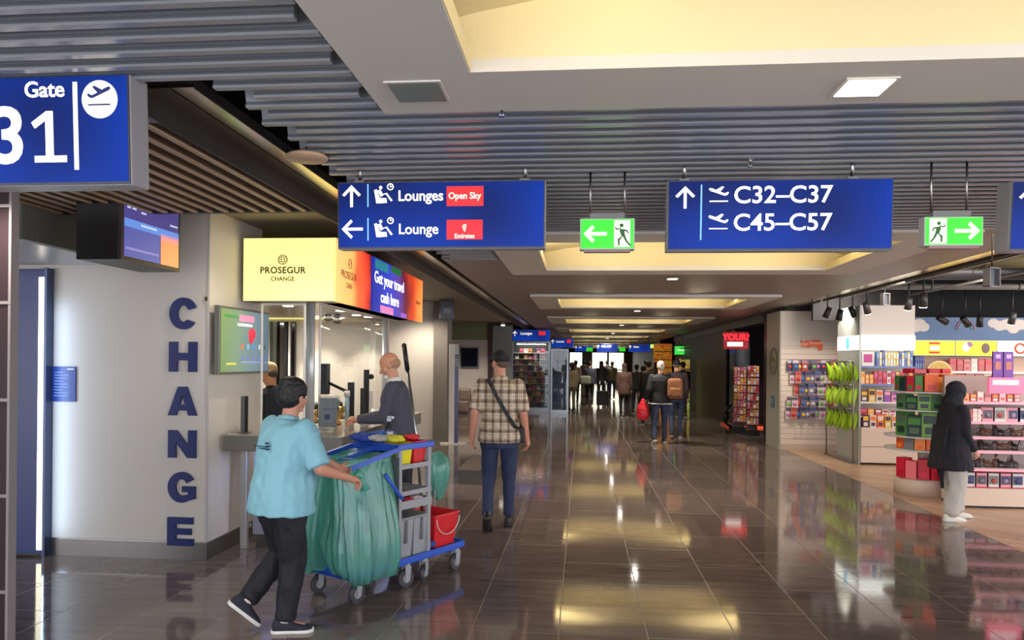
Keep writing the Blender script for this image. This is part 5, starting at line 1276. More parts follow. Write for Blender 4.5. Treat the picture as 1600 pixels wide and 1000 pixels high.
bm_ = [book(i, .12, .14, .1, REDP + [BLACK]) for i in range(5)]
for q in range(9):
    z = .32 + q * (zt - .5) / 9
    for c_ in range(7): 
        if (q * 7 + c_ * 3) % 4: add('display_bottle', bm_[(q + c_ * 2) % 5], (t.location.x - w + .14 + c_ * (2 * w - .2) / 7, 25.1, z), 'small product in the tall glass case, %s along on shelf row %s' % (ORD[c_], ORD[q]), 'product', 'products in the glass display case')
lamp('case_lamp', 'AREA', (t.location.x, 24.85, zt - .1), 14, (1, .95, .88), 1.0, .1, aim=(t.location.x, 25.4, .9))
t, w, zt = case(862, 887, 545, 24.0, .5, 'narrow dark glass vitrine beside the tall display case', 3, 'vitrine', False)
d = MB(); d.box(-w + .04, w - .04, .02, .06, .35, 1.25, mat('vitrine_poster', (34, 42, 84), .3)); 
d.build('poster', None, t)
# far signs
def far_sign(u0, u1, v0, v1, Y, lab, words_, red=True):
    c, w, h = sign_from(u0, u1, v0, v1, Y)
    t = box_sign('overhead_sign', lab, c, w, h, depth=.1, tilt=0, rods=(-w * .4, w * .4))
    text('lettering', words_, h * .34, CREAM_E, t, (-w * .28, -.008, h * .06), off=.002, sx=.9)
    d = MB(); arrow(d, -w * .43, h * .15, h * .45, 'up', y=-.008); d.build('arrow', None, t)
    if red: d = MB(); d.box(w * .20, w * .38, -.009, -.003, h * .02, h * .36, RED); d.build('red_plate', None, t)
far_sign(800, 859, 515, 533, 24.0, 'blue Lounges sign above the tall glass display case', 'Lounges')
far_sign(861, 896, 529, 543, 32.0, 'blue lounge sign above the dark vitrine', 'Lounge')
far_sign(932, 965, 537, 550, 34.0, 'blue gates sign with white digits near the middle of the far end', 'C32–C37', False)
far_sign(898, 926, 540, 549, 44.0, 'small blue overhead sign between the far lounge sign and the far gates sign', 'C31', False)
far_sign(982, 1016, 538, 550, 33.0, 'dark overhead sign on the shop side of the far gates sign', 'Gates', False)
for u, v, Y, lab in ((921, 546, 36, 'tiny green exit sign far down left of the gates sign'), (972, 546, 36, 'tiny green exit sign far down right of the gates sign')):
    c, w, h = sign_from(u - 5, u + 5, v - 3, v + 3, Y)
    t = thing('exit_sign', lab, 'exit sign', c); d = MB(); d.box(-w / 2, w / 2, 0, .05, -h / 2, h / 2, GREEN); d.build('face_panel', None, t); d = MB(); d.cyl((0, .03, h / 2), (0, .03, 2.85 - c[2]), .012, m=STEEL, n=6); d.build('hanger_rod', None, t)

# ================================================================== PEOPLE
def skin_mat(name, col): return mat(name, col, .5, sub=.08, bump=.05, bscale=90)
def voxel(d, name, size, m, parent, smooth=4, disp=0.0, dscale=9.0, stretch=(1, 1, 1), seed=0.0):
    """fuse overlapping closed shapes into one continuous surface"""
    me = d.mesh('tmp'); o = bpy.data.objects.new('tmp', me); COL.objects.link(o)
    r = o.modifiers.new('r', 'REMESH'); r.mode = 'VOXEL'; r.voxel_size = size; r.use_smooth_shade = True
    s = o.modifiers.new('s', 'SMOOTH'); s.iterations = smooth; s.factor = .5
    dg = bpy.context.evaluated_depsgraph_get(); dg.update()
    n = bpy.data.meshes.new_from_object(o.evaluated_get(dg)); n.name = name
    bpy.data.objects.remove(o); bpy.data.meshes.remove(me)
    if disp:
        off = Vector((seed, seed * 2, 0)); st = Vector(stretch); nv = len(n.vertices)
        nr = [v.normal.copy() for v in n.vertices]
        for i, v in enumerate(n.vertices):
            p = Vector((v.co.x * st.x, v.co.y * st.y, v.co.z * st.z)) * dscale + off
            q = noise.noise(p) + .5 * noise.noise(p * 2.1 + Vector((3, 1, 7)))
            v.co = v.co + nr[i] * (disp * (1 - 2 * abs(q)) )
    n.materials.clear(); n.materials.append(m)
    for p in n.polygons: p.use_smooth = True
    o = bpy.data.objects.new(name, n); COL.objects.link(o); o.parent = parent
    return o

def cap(d, p0, p1, r0, r1=None, n=12):
    r1 = r0 if r1 is None else r1
    p0, p1 = Vector(p0), Vector(p1)
    d.cyl(p0, p1, r0, r1, n=n); d.sph(p0, r0, u=n, v=8); d.sph(p1, r1, u=n, v=8)
def ell(c, rx, ry, n=18, k=2.3):
    pts = []
    for j in range(n):
        a = 2 * PI * j / n; ca, sa = math.cos(a), math.sin(a)
        pts.append(Vector((c[0] + rx * abs(ca) ** (2 / k) * (1 if ca >= 0 else -1), c[1] + ry * abs(sa) ** (2 / k) * (1 if sa >= 0 else -1), c[2])))
    return pts
def ik(a, c, l1, l2, hint):
    a, c = Vector(a), Vector(c); d = c - a; L_ = min(d.length, (l1 + l2) * .999)
    dn = d.normalized(); x = (l1 * l1 - l2 * l2 + L_ * L_) / (2 * L_); h = math.sqrt(max(l1 * l1 - x * x, 0))
    hp = Vector(hint) - dn * Vector(hint).dot(dn); hp.normalize()
    return a + dn * x + hp * h, a + dn * L_

def person(label, loc, rz, h=1.75, skin=(200, 150, 125), top=None, sleeve='long', bottom=None, shoe=None, sole=None, hair=None, hairkind='short',
           lean=0.0, twist=0.0, head=(0, 0), arms=(None, None), legs=(None, None), fat=1.0, hem=.86, vox=.012, fold=.006, wide_leg=1.0, jacket_open=False, hands=(.35, .35), group=None, belly=0.0, flare=0.0, toe=(0, 0), pitch=(0, 0)):
    s = h / 1.75
    t = thing('person', label, 'person', loc, rz, group)
    J = {}
    def place(p):
        p = Vector(p); w = min(max((p.z - .95) / .35, 0), 1); w = w * w * (3 - 2 * w)
        p = Matrix.Rotation(twist * w, 3, 'Z') @ p
        q = p - Vector((0, 0, .95)); q = Matrix.Rotation(-lean * (.35 + .65 * w), 3, 'X') @ q if p.z > .95 else q
        return q + Vector((0, 0, .95))
    V = lambda *a: Vector(a)
    sh = [place(V(x * .172 * (fat ** .5), -.005, 1.415)) for x in (-1, 1)]
    neck = place(V(0, -.015, 1.49)); hc = place(V(0, .01, 1.635))
    HM = Matrix.Translation(hc) @ Matrix.Rotation(head[0] + twist, 4, 'Z') @ Matrix.Rotation(-head[1], 4, 'X')
    hip = [V(x * .095, 0, .90) for x in (-1, 1)]
    legd = legs; ank = []; knee = []; 
    for i, sx_ in enumerate((-1, 1)):
        a = V(*legd[i]) if legd[i] else V(sx_ * .10, -.01, .085)
        kn, a2 = ik(hip[i], a, .411, .411, (sx_ * .05, 1, 0)); knee.append(kn); ank.append(a2)
    wr = []; el = []
    for i, sx_ in enumerate((-1, 1)):
        a = V(*arms[i]) if arms[i] else sh[i] + V(sx_ * .06, .05, -.54)
        e_, a2 = ik(sh[i], a, .29, .26, (sx_ * .18, -1, -.1)); el.append(e_); wr.append(a2)
    low = vox > .013
    # ---- body: one continuous skin
    d = MB()
    f = fat
    tors = [(.84, .14, .10, 0), (.92, .165, .112, -.005), (1.0, .158, .108, 0), (1.10, .145, .10, .005), (1.22, .158, .108, .005), (1.33, .165, .108, 0), (1.41, .155, .085, -.005), (1.46, .09, .065, -.012), (1.50, .055, .055, -.015)]
    def torso(dd, grow, z0, z1, ff, kb=0.0):
        rings = []
        zs = [z0] + ([z0 * .5 + .42] if z0 < .8 else []) + [z for z, *_ in tors if z0 + .015 < z < z1 - .015 and z > .85] + [z1]
        for z in zs:
            for (za, xa, ya, oa), (zb, xb_, yb, ob) in zip(tors, tors[1:]):
                if za <= z <= zb: w = (z - za) / (zb - za); break
            else: w = 0 if z < tors[0][0] else 1
            rx, ry, oy = xa + (xb_ - xa) * w, ya + (yb - ya) * w, oa + (ob - oa) * w
            if z < .90 and grow > 0: rx, ry, oy = .166, .116, -.003
            fl = flare * max(0, (1.05 - z) / .3) if grow > 0 else 0
            grow_ = grow + fl
            g = ff if z < 1.42 else 1 + (ff - 1) * .3
            bl = kb * math.exp(-((z - 1.06) / .16) ** 2)
            rings.append([place(p) for p in ell((0, oy + bl * .5, z), rx * g + (grow_), ry * g + (grow_) + bl)])
        dd.loft(rings)
    torso(d, -.008, .84, 1.50, min(f, 1.15))
    cap(d, neck - V(0, 0, .05), hc - V(0, .015, .03), .058, .055)
    for i, sx_ in enumerate((-1, 1)):
        cap(d, hip[i], knee[i], .078, .052); cap(d, knee[i], ank[i], .050, .036)
        cap(d, sh[i] - V(sx_ * .02, 0, 0), el[i], .050 * f ** .5, .040 * f ** .5); cap(d, el[i], wr[i], .040 * f ** .5, .027)
        # foot core
        yd = Matrix.Rotation(toe[i], 3, 'Z') @ Matrix.Rotation(pitch[i], 3, 'X')
        cap(d, ank[i] + yd @ V(0, -.02, -.02), ank[i] + yd @ V(0, .12, -.045), .032, .024)
        # hand
        dr = (wr[i] - el[i]).normalized(); side = dr.cross(V(0, 1, 0) if abs(dr.y) < .8 else V(0, 0, 1)).normalized()
        if abs(dr.y) >= .8: pn = V(0, 0, -1) - dr * V(0, 0, -1).dot(dr); pn.normalize()
        else: pn = V(-sx_, 0, 0) - dr * V(-sx_, 0, 0).dot(dr); pn.normalize()     # palm faces the thigh / down
        ac = dr.cross(pn).normalized() * (1)                                     # across the palm
        if ac.y < 0 and abs(dr.y) < .8: ac = -ac
        if abs(dr.y) >= .8 and ac.x * sx_ > 0: ac = -ac                            # thumb side
        wp = wr[i]
        for q in (-.3, .3, .9): 
            d.sph(wp + dr * .045 + ac * (q * .028 - .010), .018, u=8, v=6)
        cap(d, wp, wp + dr * .03, .024, .026); d.sph(wp + dr * .05, .030, u=10, v=8)
        fr = .0095 if low else .0082
        curl = hands[i]
        for k, (of, ln) in enumerate(((-.030, .060), (-.010, .076), (.010, .080), (.029, .072))):
            b0 = wp + dr * .072 + ac * of
            d1 = (dr * math.cos(curl) + pn * math.sin(curl)).normalized(); d2 = (dr * math.cos(curl * 2.3) + pn * math.sin(curl * 2.3)).normalized()
            cap(d, b0 - dr * .03, b0, fr * 1.15, fr * 1.1, 8); b1 = b0 + d1 * ln * .5; cap(d, b0, b1, fr * 1.05, fr, 8); cap(d, b1, b1 + d2 * ln * .5, fr, fr * .8, 8)
        tb = wp + dr * .028 + ac * .022; t1 = tb + (dr * .6 + ac * .75 + pn * .3).normalized() * .038
        cap(d, tb, t1, fr * 1.35, fr * 1.15, 8); cap(d, t1, t1 + (dr * .9 + ac * .25 + pn * .35).normalized() * .034, fr * 1.1, fr * .9, 8)
    # head with features
    def hs(c, r, rot=None): d.sph((0, 0, 0), 1, u=14, v=10) if False else d.sph(c, r, mx=HM, rot=rot)
    hs((0, -.012, .035), (.076, .096, .086)); hs((0, .018, -.02), (.064, .074, .075)); hs((0, .042, -.075), (.042, .042, .034)); hs((0, .06, .022), (.052, .025, .018))
    d.cyl((0, .088, .012), (0, .112, -.022), .008, .014, mx=HM, n=10); hs((0, .106, -.026), (.017, .014, .010)); hs((0, .084, -.052), (.024, .014, .007)); hs((0, .082, -.063), (.020, .013, .007)); hs((0, .072, -.088), (.018, .018, .014))
    for sx_ in (-1, 1): hs((sx_ * .076, -.006, -.005), (.010, .020, .032)); hs((sx_ * .045, .056, -.02), (.022, .02, .022))
    body = voxel(d, 'body', vox * .62 if not low else vox * .8, skin_mat('skin_%d_%d' % (skin[0], skin[1]), skin), t, smooth=2)
    # eyes and brows
    if not low:
        for sx_ in (-1, 1):
            d = MB(); d.sph((sx_ * .030, .083, .008), (.012, .008, .008), mat('eye_white', (226, 222, 216), .2), mx=HM, u=10, v=8); d.sph((sx_ * .030, .089, .008), (.0055, .004, .0055), mat('iris_dark', (40, 28, 20), .2), mx=HM, u=8, v=6); d.build('eye', None, t)
            d = MB(); d.sph((sx_ * .027, .083, .026), (.015, .005, .004), hair or BLACK, mx=HM, u=10, v=6); d.build('eyebrow', None, t)
    # ---- hair or headwear
    if hairkind == 'short':
        d = MB(); d.sph((0, -.020, .046), (.082, .098, .086), mx=HM); d.sph((0, -.058, .0), (.070, .058, .066), mx=HM); voxel(d, 'hair', vox * .7, hair, t, 3, .003, 30)
    elif hairkind == 'balding':
        d = MB(); d.sph((0, -.050, -.005), (.074, .062, .052), mx=HM)
        for sx_ in (-1, 1): d.sph((sx_ * .066, -.030, .0), (.014, .04, .03), mx=HM)
        voxel(d, 'hair', vox * .6, hair, t, 2, .001, 40)
    elif hairkind == 'bob':
        d = MB(); d.sph((0, -.022, .050), (.094, .108, .094), mx=HM); d.sph((0, -.050, .0), (.088, .082, .085), mx=HM); d.sph((0, -.04, .10), (.080, .085, .045), mx=HM); voxel(d, 'hair', vox * .7, hair, t, 3, .004, 30)
    elif hairkind == 'long':
        d = MB(); d.sph((0, -.020, .046), (.088, .102, .090), mx=HM); d.loft([ell((0, -.05, z), rx, ry) for z, rx, ry in ((.05, .08, .06), (-.06, .085, .05), (-.16, .09, .045), (-.22, .07, .03))], mx=HM); voxel(d, 'hair', vox * .7, hair, t, 3, .004, 30)
    elif hairkind == 'cap':
        d = MB(); d.sph((0, -.014, .050), (.087, .105, .082), mx=HM); d.sph((0, .0, .04), (.083, .100, .03), mx=HM); d.loft([[(-.06, .06, .035), (.06, .06, .035), (.06, .06, .05), (-.06, .06, .05)], [(-.065, .12, .028), (.065, .12, .028), (.065, .12, .040), (-.065, .12, .040)], [(-.04, .165, .012), (.04, .165, .012), (.04, .165, .022), (-.04, .165, .022)]], mx=HM); voxel(d, 'cap', vox * .7, hair, t, 2)
        d = MB(); d.sph((0, -.055, -.012), (.067, .052, .045), mx=HM); voxel(d, 'hair', vox * .7, mat('hair_grey_brown', (92, 76, 62), .8), t, 2)
    elif hairkind == 'hood':
        d = MB(); d.sph((0, -.025, .040), (.104, .118, .112), mx=HM); d.sph((0, -.03, -.04), (.10, .105, .10), mx=HM); d.sph((0, .045, -.0), (.074, .062, .090), mx=HM); d.sph((0, -.06, -.13), (.115, .10, .09), mx=HM)
        d.loft([[place(p) for p in ell((0, -.02, z), rx, ry)] for z, rx, ry in ((1.34, .17, .12), (1.44, .13, .11), (1.52, .105, .10), (1.58, .10, .10))])
        o = voxel(d, 'hood', vox * .8, hair, t, 3, .004, 14)
        # face opening
        cut = Matrix.Translation((0, 0, 0)); bm = bmesh.new(); bm.from_mesh(o.data); inv = HM.inverted()
        dead = [v for v in bm.verts if (lambda q: q.y > .050 and ((q.x / .060) ** 2 + ((q.z + .005) / .085) ** 2) < 1)(inv @ v.co)]
        bmesh.ops.delete(bm, geom=dead, context='VERTS'); bm.to_mesh(o.data); bm.free()
    # ---- top garment
    g = .016
    d = MB(); torso(d, g, hem, 1.465, f * 1.04, belly)
    for i, sx_ in enumerate((-1, 1)):
        d.sph(sh[i] - V(sx_ * .03, 0, .01), (.075, .075, .07))
        if sleeve == 'short':
            m_ = sh[i].lerp(el[i], .92); cap(d, sh[i], sh[i].lerp(el[i], .5), .066 * f ** .5, .066 * f ** .5); d.cyl(sh[i].lerp(el[i], .4), m_, .066 * f ** .5, .064 * f ** .5)
        else:
            cap(d, sh[i], el[i], .066 * f ** .4, .055 * f ** .4); cap(d, el[i], el[i].lerp(wr[i], .8), .054 * f ** .4, .042); d.cyl(el[i].lerp(wr[i], .7), el[i].lerp(wr[i], .96), .042, .042)
    d.loft([[place(p) for p in ell((0, -.014, z), rx, ry)] for z, rx, ry in ((1.44, .10, .085), (1.475, .074, .07), (1.50, .066, .064))])
    nm = {'short': 'shirt', 'long': 'jacket'}[sleeve]
    tp = voxel(d, nm, vox, top, t, 4, fold, 7.5, (1, 1, .75), seed=len(label))
    # ---- trousers
    d = MB(); w_ = wide_leg
    d.loft([ell((0, -.003, z), rx * min(f, 1.25) + .008, ry * f ** .8 + .008) for z, rx, ry in ((.80, .145, .098), (.88, .168, .115), (.95, .166, .112), (1.02, .155, .105))])
    for i, sx_ in enumerate((-1, 1)):
        cap(d, hip[i] + V(0, 0, -.02), knee[i], .096 * (f ** .4) * (1 + (w_ - 1) * .5), .066 * w_); cap(d, knee[i], knee[i].lerp(ank[i], .85), .066 * w_, .052 * w_ * (1.05 if w_ > 1 else .9)); d.cyl(knee[i].lerp(ank[i], .7), knee[i].lerp(ank[i], .97), .054 * w_, .052 * w_)
    voxel(d, 'trousers', vox, bottom, t, 4, fold, 8, (1, 1, .6), seed=len(label) + 3)
    # ---- shoes
    for i, sx_ in enumerate((-1, 1)):
        FM = Matrix.Translation(ank[i]) @ (Matrix.Rotation(toe[i], 3, 'Z') @ Matrix.Rotation(pitch[i], 3, 'X')).to_4x4()
        def fr_(y, w2, zb, zt): return [(x * w2, y, z) for x, z in ((-1, zb), (-.7, zb - .004), (.7, zb - .004), (1, zb), (1.0, zb + (zt - zb) * .5), (.6, zt), (-.6, zt), (-1.0, zb + (zt - zb) * .5))]
        d = MB(); d.loft([fr_(y, w2, -.066, zt) for y, w2, zt in ((-.085, .022, -.02), (-.07, .036, .015), (-.03, .040, .025), (.02, .040, .015), (.07, .045, -.015), (.13, .048, -.030), (.165, .040, -.042), (.185, .022, -.052))], mx=FM)
        so_ = voxel(d, 'shoe', max(vox * .6, .007), shoe, t, 3)
        d = MB(); d.loft([[(x * w2, y, z) for x, z in ((-1, -.086), (1, -.086), (1.02, -.062), (-1.02, -.062))] for y, w2 in ((-.092, .022), (-.075, .038), (-.03, .041), (.03, .041), (.09, .048), (.14, .050), (.175, .040), (.195, .020))], mx=FM)
        so2 = d.build('sole', sole or shoe, so_)
    t.scale = (s, s, s)
    return t, dict(place=place, HM=HM, sh=sh, el=el, wr=wr, hip=hip, knee=knee, ank=ank, s=s)

KHAIR = mat('hair_black', (16, 14, 16), .6); GHAIR = mat('hair_white_grey', (190, 184, 176), .8); BHAIR = mat('hair_brown', (60, 42, 32), .7)

# --- cleaner pushing the trolley
TEAL = mat('teal_uniform_cotton', (124, 176, 190), .75, bump=.7, bscale=7)
NAVYT = mat('navy_black_trousers', (14, 14, 24), .75, bump=.2, bscale=12)
p = at(437, 985, Z=0); pr = (p.x, p.y, 0)
t, J = person('cleaner in a light blue short-sleeved shirt and dark trousers pushing the trolley', pr, math.radians(-33), 1.565, (188, 132, 108), TEAL, 'short', NAVYT,
       mat('shoe_navy_mesh', (20, 22, 40), .7), mat('sole_white', (214, 212, 204), .6), KHAIR, 'bob', lean=.13, twist=.0, head=(.12, .12),
       arms=((.02, .46, 1.10), (.32, .34, 1.06)), legs=((-.16, -.16, .215), (.06, .0, .085)), fat=1.30, hem=.835, flare=.02, vox=.0095, fold=.0105, hands=(.7, .7), belly=.04, pitch=(-.75, 0), toe=(-.4, -.75), wide_leg=1.3)
for i in (0, 1):
    d = MB(); a = J['ank'][i]; q = J['knee'][i]; dr = (q - a).normalized(); d.cyl(a + dr * -.01, a + dr * .06, .042, .044, n=16); d.build('sock', mat('sock_pale', (206, 200, 190), .8), t)
d = MB()
P_ = lambda x, z, dy: J['place'](Vector((x, dy, z)))
for zz, x0_, x1_ in ((1.275, -.12, .04), (1.262, -.06, .02)):
    d.tube([P_(x0_ + (x1_ - x0_) * q / 5, zz, -.178) for q in range(6)], .0035, k=5)
for q in range(3): d.tube([P_(.015 + .01 * q, 1.30 - q * .02, -.184), P_(.045 + .006 * q, 1.302 - q * .02, -.182)], .007, k=5)
d.build('back_logo', mat('logo_navy_print', (40, 60, 92), .6), t)
d = MB(); 
for k_ in range(10):
    a = -PI * .1 + k_ * PI * 1.2 / 9
    pass
d.bm.free()

# --- man in plaid shirt walking away
PL = mat('plaid_cotton', (190, 174, 146), .8, bump=.2, bscale=16)
nt, b_, N, L = nodes(PL)
tc = N('ShaderNodeTexCoord'); sp = N('ShaderNodeSeparateXYZ'); L(tc.outputs['Object'], sp.inputs[0])
def plaid(axis, sc, th):
    a = N('ShaderNodeMath'); a.operation = 'MULTIPLY'; a.inputs[1].default_value = sc; L(sp.outputs[axis], a.inputs[0])
    w = N('ShaderNodeMath'); w.operation = 'SINE'; L(a.outputs[0], w.inputs[0])
    r = N('ShaderNodeMapRange'); r.inputs[1].default_value = th; r.inputs[2].default_value = 1; L(w.outputs[0], r.inputs[0]); return r.outputs[0]
def addn(a, b2, f1=1.0):
    m_ = N('ShaderNodeMath'); m_.operation = 'MULTIPLY_ADD'; L(a, m_.inputs[0]); m_.inputs[1].default_value = f1; L(b2, m_.inputs[2]); return m_.outputs[0]
v_ = addn(plaid(0, 2 * PI / .075, .1), plaid(2, 2 * PI / .095, .1)); v_ = addn(plaid(0, 2 * PI / .019, .3), v_, .5); v_ = addn(plaid(2, 2 * PI / .031, .3), v_, .3)
cr = N('ShaderNodeValToRGB'); e = cr.color_ramp.elements; e[0].position = .15; e[0].color = S(224, 212, 188); e[1].position = .98; e[1].color = S(84, 66, 58); x = e.new(.45); x.color = S(176, 156, 130)
nz = N('ShaderNodeTexNoise'); nz.inputs['Scale'].default_value = 26; nz.inputs['Detail'].default_value = 3; L(tc.outputs['Object'], nz.inputs['Vector']); v_ = addn(nz.outputs['Fac'], v_, 1.1)
dv = N('ShaderNodeMath'); dv.operation = 'DIVIDE'; dv.inputs[1].default_value = 2.5; L(v_, dv.inputs[0]); L(dv.outputs[0], cr.inputs[0]); L(cr.outputs[0], b_.inputs['Base Color'])
JEAN = mat('blue_denim', (42, 54, 84), .8, noisy=.35, nscale=9, bump=.2, bscale=20)
p = at(779, 826, Z=0)
t, J = person('man in a short-sleeved plaid shirt, dark cap and blue jeans walking away', (p.x, p.y, 0), .05, 1.80, (206, 142, 116), PL, 'short', JEAN, mat('shoe_black_leather', (24, 22, 24), .45), mat('sole_dark', (40, 36, 36), .6),
       mat('cap_black', (24, 24, 30), .7), 'cap', lean=.03, head=(.55, .05), arms=((-.27, -.02, .90), (.27, .04, .885)), legs=((-.10, -.14, .15), (.09, .16, .085)), fat=1.06, hem=.86, flare=.015, vox=.010, fold=.007, pitch=(-.75, .05), hands=(.5, .55))
strap = MB()
fr_ = [(-.115, -.125, 1.475), (-.07, -.150, 1.40), (-.02, -.158, 1.30), (.04, -.158, 1.20), (.10, -.150, 1.10), (.15, -.118, 1.02), (.195, -.03, .98)]
pts = [J['place'](Vector(q)) for q in fr_]
rings = []
for i, q in enumerate(pts):
    tg = (pts[min(i + 1, 6)] - pts[max(i - 1, 0)]).normalized(); nn = Vector((0.25 if i > 4 else 0, -1, .0)).normalized(); sd = tg.cross(nn).normalized()
    rings.append([q + sd * .018, q + sd * .018 + nn * .008, q - sd * .018 + nn * .008, q - sd * .018])
strap.loft(rings, smooth=False)
o = strap.build('bag_strap', mat('strap_black', (20, 20, 24), .6), t)
d = MB(); q = J['place'](Vector((.205, .05, .98))); d.box(q.x - .03, q.x + .04, q.y - .09, q.y + .09, q.z - .13, q.z + .03, bev=.015); d.build('shoulder_bag', mat('strap_black'), t)

# --- balding man in a dark suit at the counter
SUIT = mat('charcoal_suit_wool', (72, 72, 86), .8, bump=.15, bscale=18)
p = at(622, 600, Y=7.05)
w1 = at(582, 672, Y=6.9)
t, J = person('balding man in a dark grey suit leaning over the exchange counter', (p.x + .05, 7.0, 0), math.radians(97), 1.77, (208, 150, 118), SUIT, 'long', mat('charcoal_trousers', (36, 36, 46), .8), mat('shoe_black_leather'), mat('sole_dark'),
       mat('hair_sandy_grey', (178, 138, 108), .8), 'balding', lean=.16, head=(.0, .50), arms=((-.14, .40, 1.12), (.06, .42, 1.10)), fat=1.12, hem=.78, vox=.0105, fold=.006, hands=(.6, .6), legs=((-.10, -.02, .085), (.10, -.1, .085)))
d = MB(); d.sph((0, .072, -.085), (.040, .034, .030), mx=J['HM']); d.build('lowered_face_mask', mat('mask_white', (232, 230, 226), .7), t)
d = MB(); pl = J['place']; d.loft([[pl(Vector((.078 * math.cos(a), -.014 + .074 * math.sin(a), z))) for a in [2 * PI * i / 18 for i in range(18)]] for z in (1.475, 1.515)], cap=False); d.build('shirt_collar', mat('collar_white', (220, 218, 214), .6), t)

# --- booth employee; the orange light on the cap is put into its colour
p = at(427, 600, Y=7.35)
t, J = person('booth employee with a peach-coloured cap bending over behind the front glass', (p.x + .05, 7.35, 0), math.radians(70), 1.66, (226, 150, 110), mat('dark_uniform', (34, 34, 44), .8), 'long', mat('charcoal_trousers'), mat('shoe_black_leather'), mat('sole_dark'),
       mat('cap_orange_lit', (216, 164, 112), .7), 'cap', lean=.18, head=(.1, .35), arms=((-.14, .36, 1.12), (.14, .34, 1.12)), vox=.0125, fold=.005)

# --- woman in black hooded coat in the shop
p = at(1484, 812, Z=0)
BLK = mat('black_drape', (22, 22, 32), .85, bump=.2, bscale=12)
t, J = person('person in a black hooded coat, pale wide trousers and white shoes facing the pink shelves', (p.x, p.y, 0), math.radians(-84), 1.50, (206, 150, 130), BLK, 'long', mat('pale_wide_linen', (184, 178, 170), .8, bump=.3, bscale=9), mat('shoe_white', (226, 222, 208), .6), mat('sole_white'),
       BLK, 'hood', lean=.10, head=(-.1, .20), arms=((-.16, .20, .92), (.18, .20, .90)), legs=((-.10, .16, .085), (.10, -.05, .085)), fat=1.25, hem=.66, flare=.05, vox=.0105, fold=.006, wide_leg=1.8, hands=(.7, .7), belly=.02)
d = MB(); d.loft([[J['place'](Vector(q)) for q in r_] for r_ in ([(-.15, -.13, 1.2), (.15, -.13, 1.2), (.15, -.17, 1.2), (-.15, -.17, 1.2)], [(-.12, -.15, .9), (.16, -.15, .9), (.16, -.20, .9), (-.12, -.20, .9)], [(.02, -.15, .62), (.12, -.15, .62), (.12, -.18, .62), (.02, -.18, .62)], [(.06, -.14, .42), (.11, -.14, .42), (.11, -.16, .42), (.06, -.16, .42)])])
voxel(d, 'coat_tail', .012, BLK, t, 3, .005, 8)

# --- white-haired man with red bag and backpack
p = at(1031, 692, Z=0)
DK = mat('black_jacket', (26, 26, 32), .75); OL = mat('dark_olive_jacket', (46, 46, 40), .8); BRN = mat('brown_red_jacket', (78, 52, 46), .8); GRN_ = mat('dull_green_jacket', (66, 72, 58), .8)
t, J = person('white-haired man in a black jacket and jeans carrying a red bag and brown backpack', (p.x, p.y, 0), .1, 1.72, (200, 150, 125), DK, 'long', JEAN, mat('shoe_black_leather'), mat('sole_white'),
       GHAIR, 'short', head=(.1, .0), arms=((-.30, .08, .93), (.24, .10, .98)), legs=((-.16, -.20, .12), (.12, .12, .085)), fat=1.2, hem=.86, vox=.0145, fold=.005, pitch=(-.4, 0))
d = MB(); d.loft([ell((0, 0, z), rx, ry) for z, rx, ry in ((0, .10, .05), (.08, .13, .075), (.22, .13, .08), (.34, .08, .05), (.44, .03, .02))])
o = voxel(d, 'red_bag', .014, mat('red_plastic_bag', (206, 30, 48), .35), None, 3, .008, 12); tag(o, 'bulging red carrier bag held by the white-haired man', 'bag'); o.location = Vector((p.x, p.y, 0)) + Matrix.Rotation(.1, 3, 'Z') @ Vector((-.34, .12, .48)); 
d = MB(); d.box(-.15, .15, -.09, .09, 0, .42, bev=.06); d.box(-.11, .11, -.13, -.08, .05, .22, bev=.02)
o = voxel(d, 'backpack', .014, mat('backpack_tan', (142, 92, 60), .7), None, 3, .004, 12); tag(o, 'tan brown backpack hanging off the white-haired man’s shoulder', 'backpack'); o.location = Vector((p.x + .28, p.y - .18, .95)); 
d = MB(); d.box(-.235, .235, -.14, .14, .835, .86, bev=.01); d.build('pale_hem', mat('hem_white', (214, 210, 204), .7), t)

# --- other travellers farther down the hall
def far(label, u, vfoot, h, rz, top, bot, hairm=BHAIR, hk='short', **k):
    p = at(u, vfoot, Z=0)
    k.setdefault('vox', .018)
    return person(label, (p.x, p.y, 0), rz, h, (196, 146, 122), top, 'long', bot, mat('shoe_black_leather'), mat('sole_pale', (170, 166, 160), .6), hairm, hk, fold=0, **k), p
TD = mat('trousers_black', (24, 24, 28), .8)
step = ((-.10, -.14, .13), (.10, .14, .085)); step2 = ((-.10, .14, .085), (.10, -.14, .13))
(t, J), p = far('person in a brown-red coat and black trousers standing in the middle of the hall', 975, 652, 1.66, .1, BRN, TD, BHAIR, 'long', hem=.74, fat=1.12)
(t, J), p = far('person in a dark green jacket beside the one in the brown-red coat', 994, 646, 1.62, -.2, OL, TD, KHAIR, legs=step)
(t, J), p = far('person in black with a dark backpack just behind the white-haired man', 1012, 664, 1.74, .2, DK, TD, KHAIR, legs=step2, fat=1.1)
d = MB(); d.box(-.15, .15, -.10, .10, 0, .46, bev=.05); o = voxel(d, 'backpack', .016, mat('backpack_black', (34, 30, 38), .7), None, 2); tag(o, 'black backpack worn by the person just behind the white-haired man', 'backpack'); o.location = (p.x - .03, p.y - .24, .98)
(t, J), p = far('person in dark clothes and cap on the shop side of the white-haired man', 1056, 684, 1.76, -.1, mat('dark_maroon_coat', (46, 32, 36), .8), JEAN, mat('cap_black'), 'cap', legs=step, fat=1.15)
(t, J), p = far('person in a dark jacket with a green shoulder bag walking away near the vitrine', 921, 634, 1.72, .0, mat('navy_jacket', (40, 42, 58), .8), TD, KHAIR, legs=step2, fat=1.15)
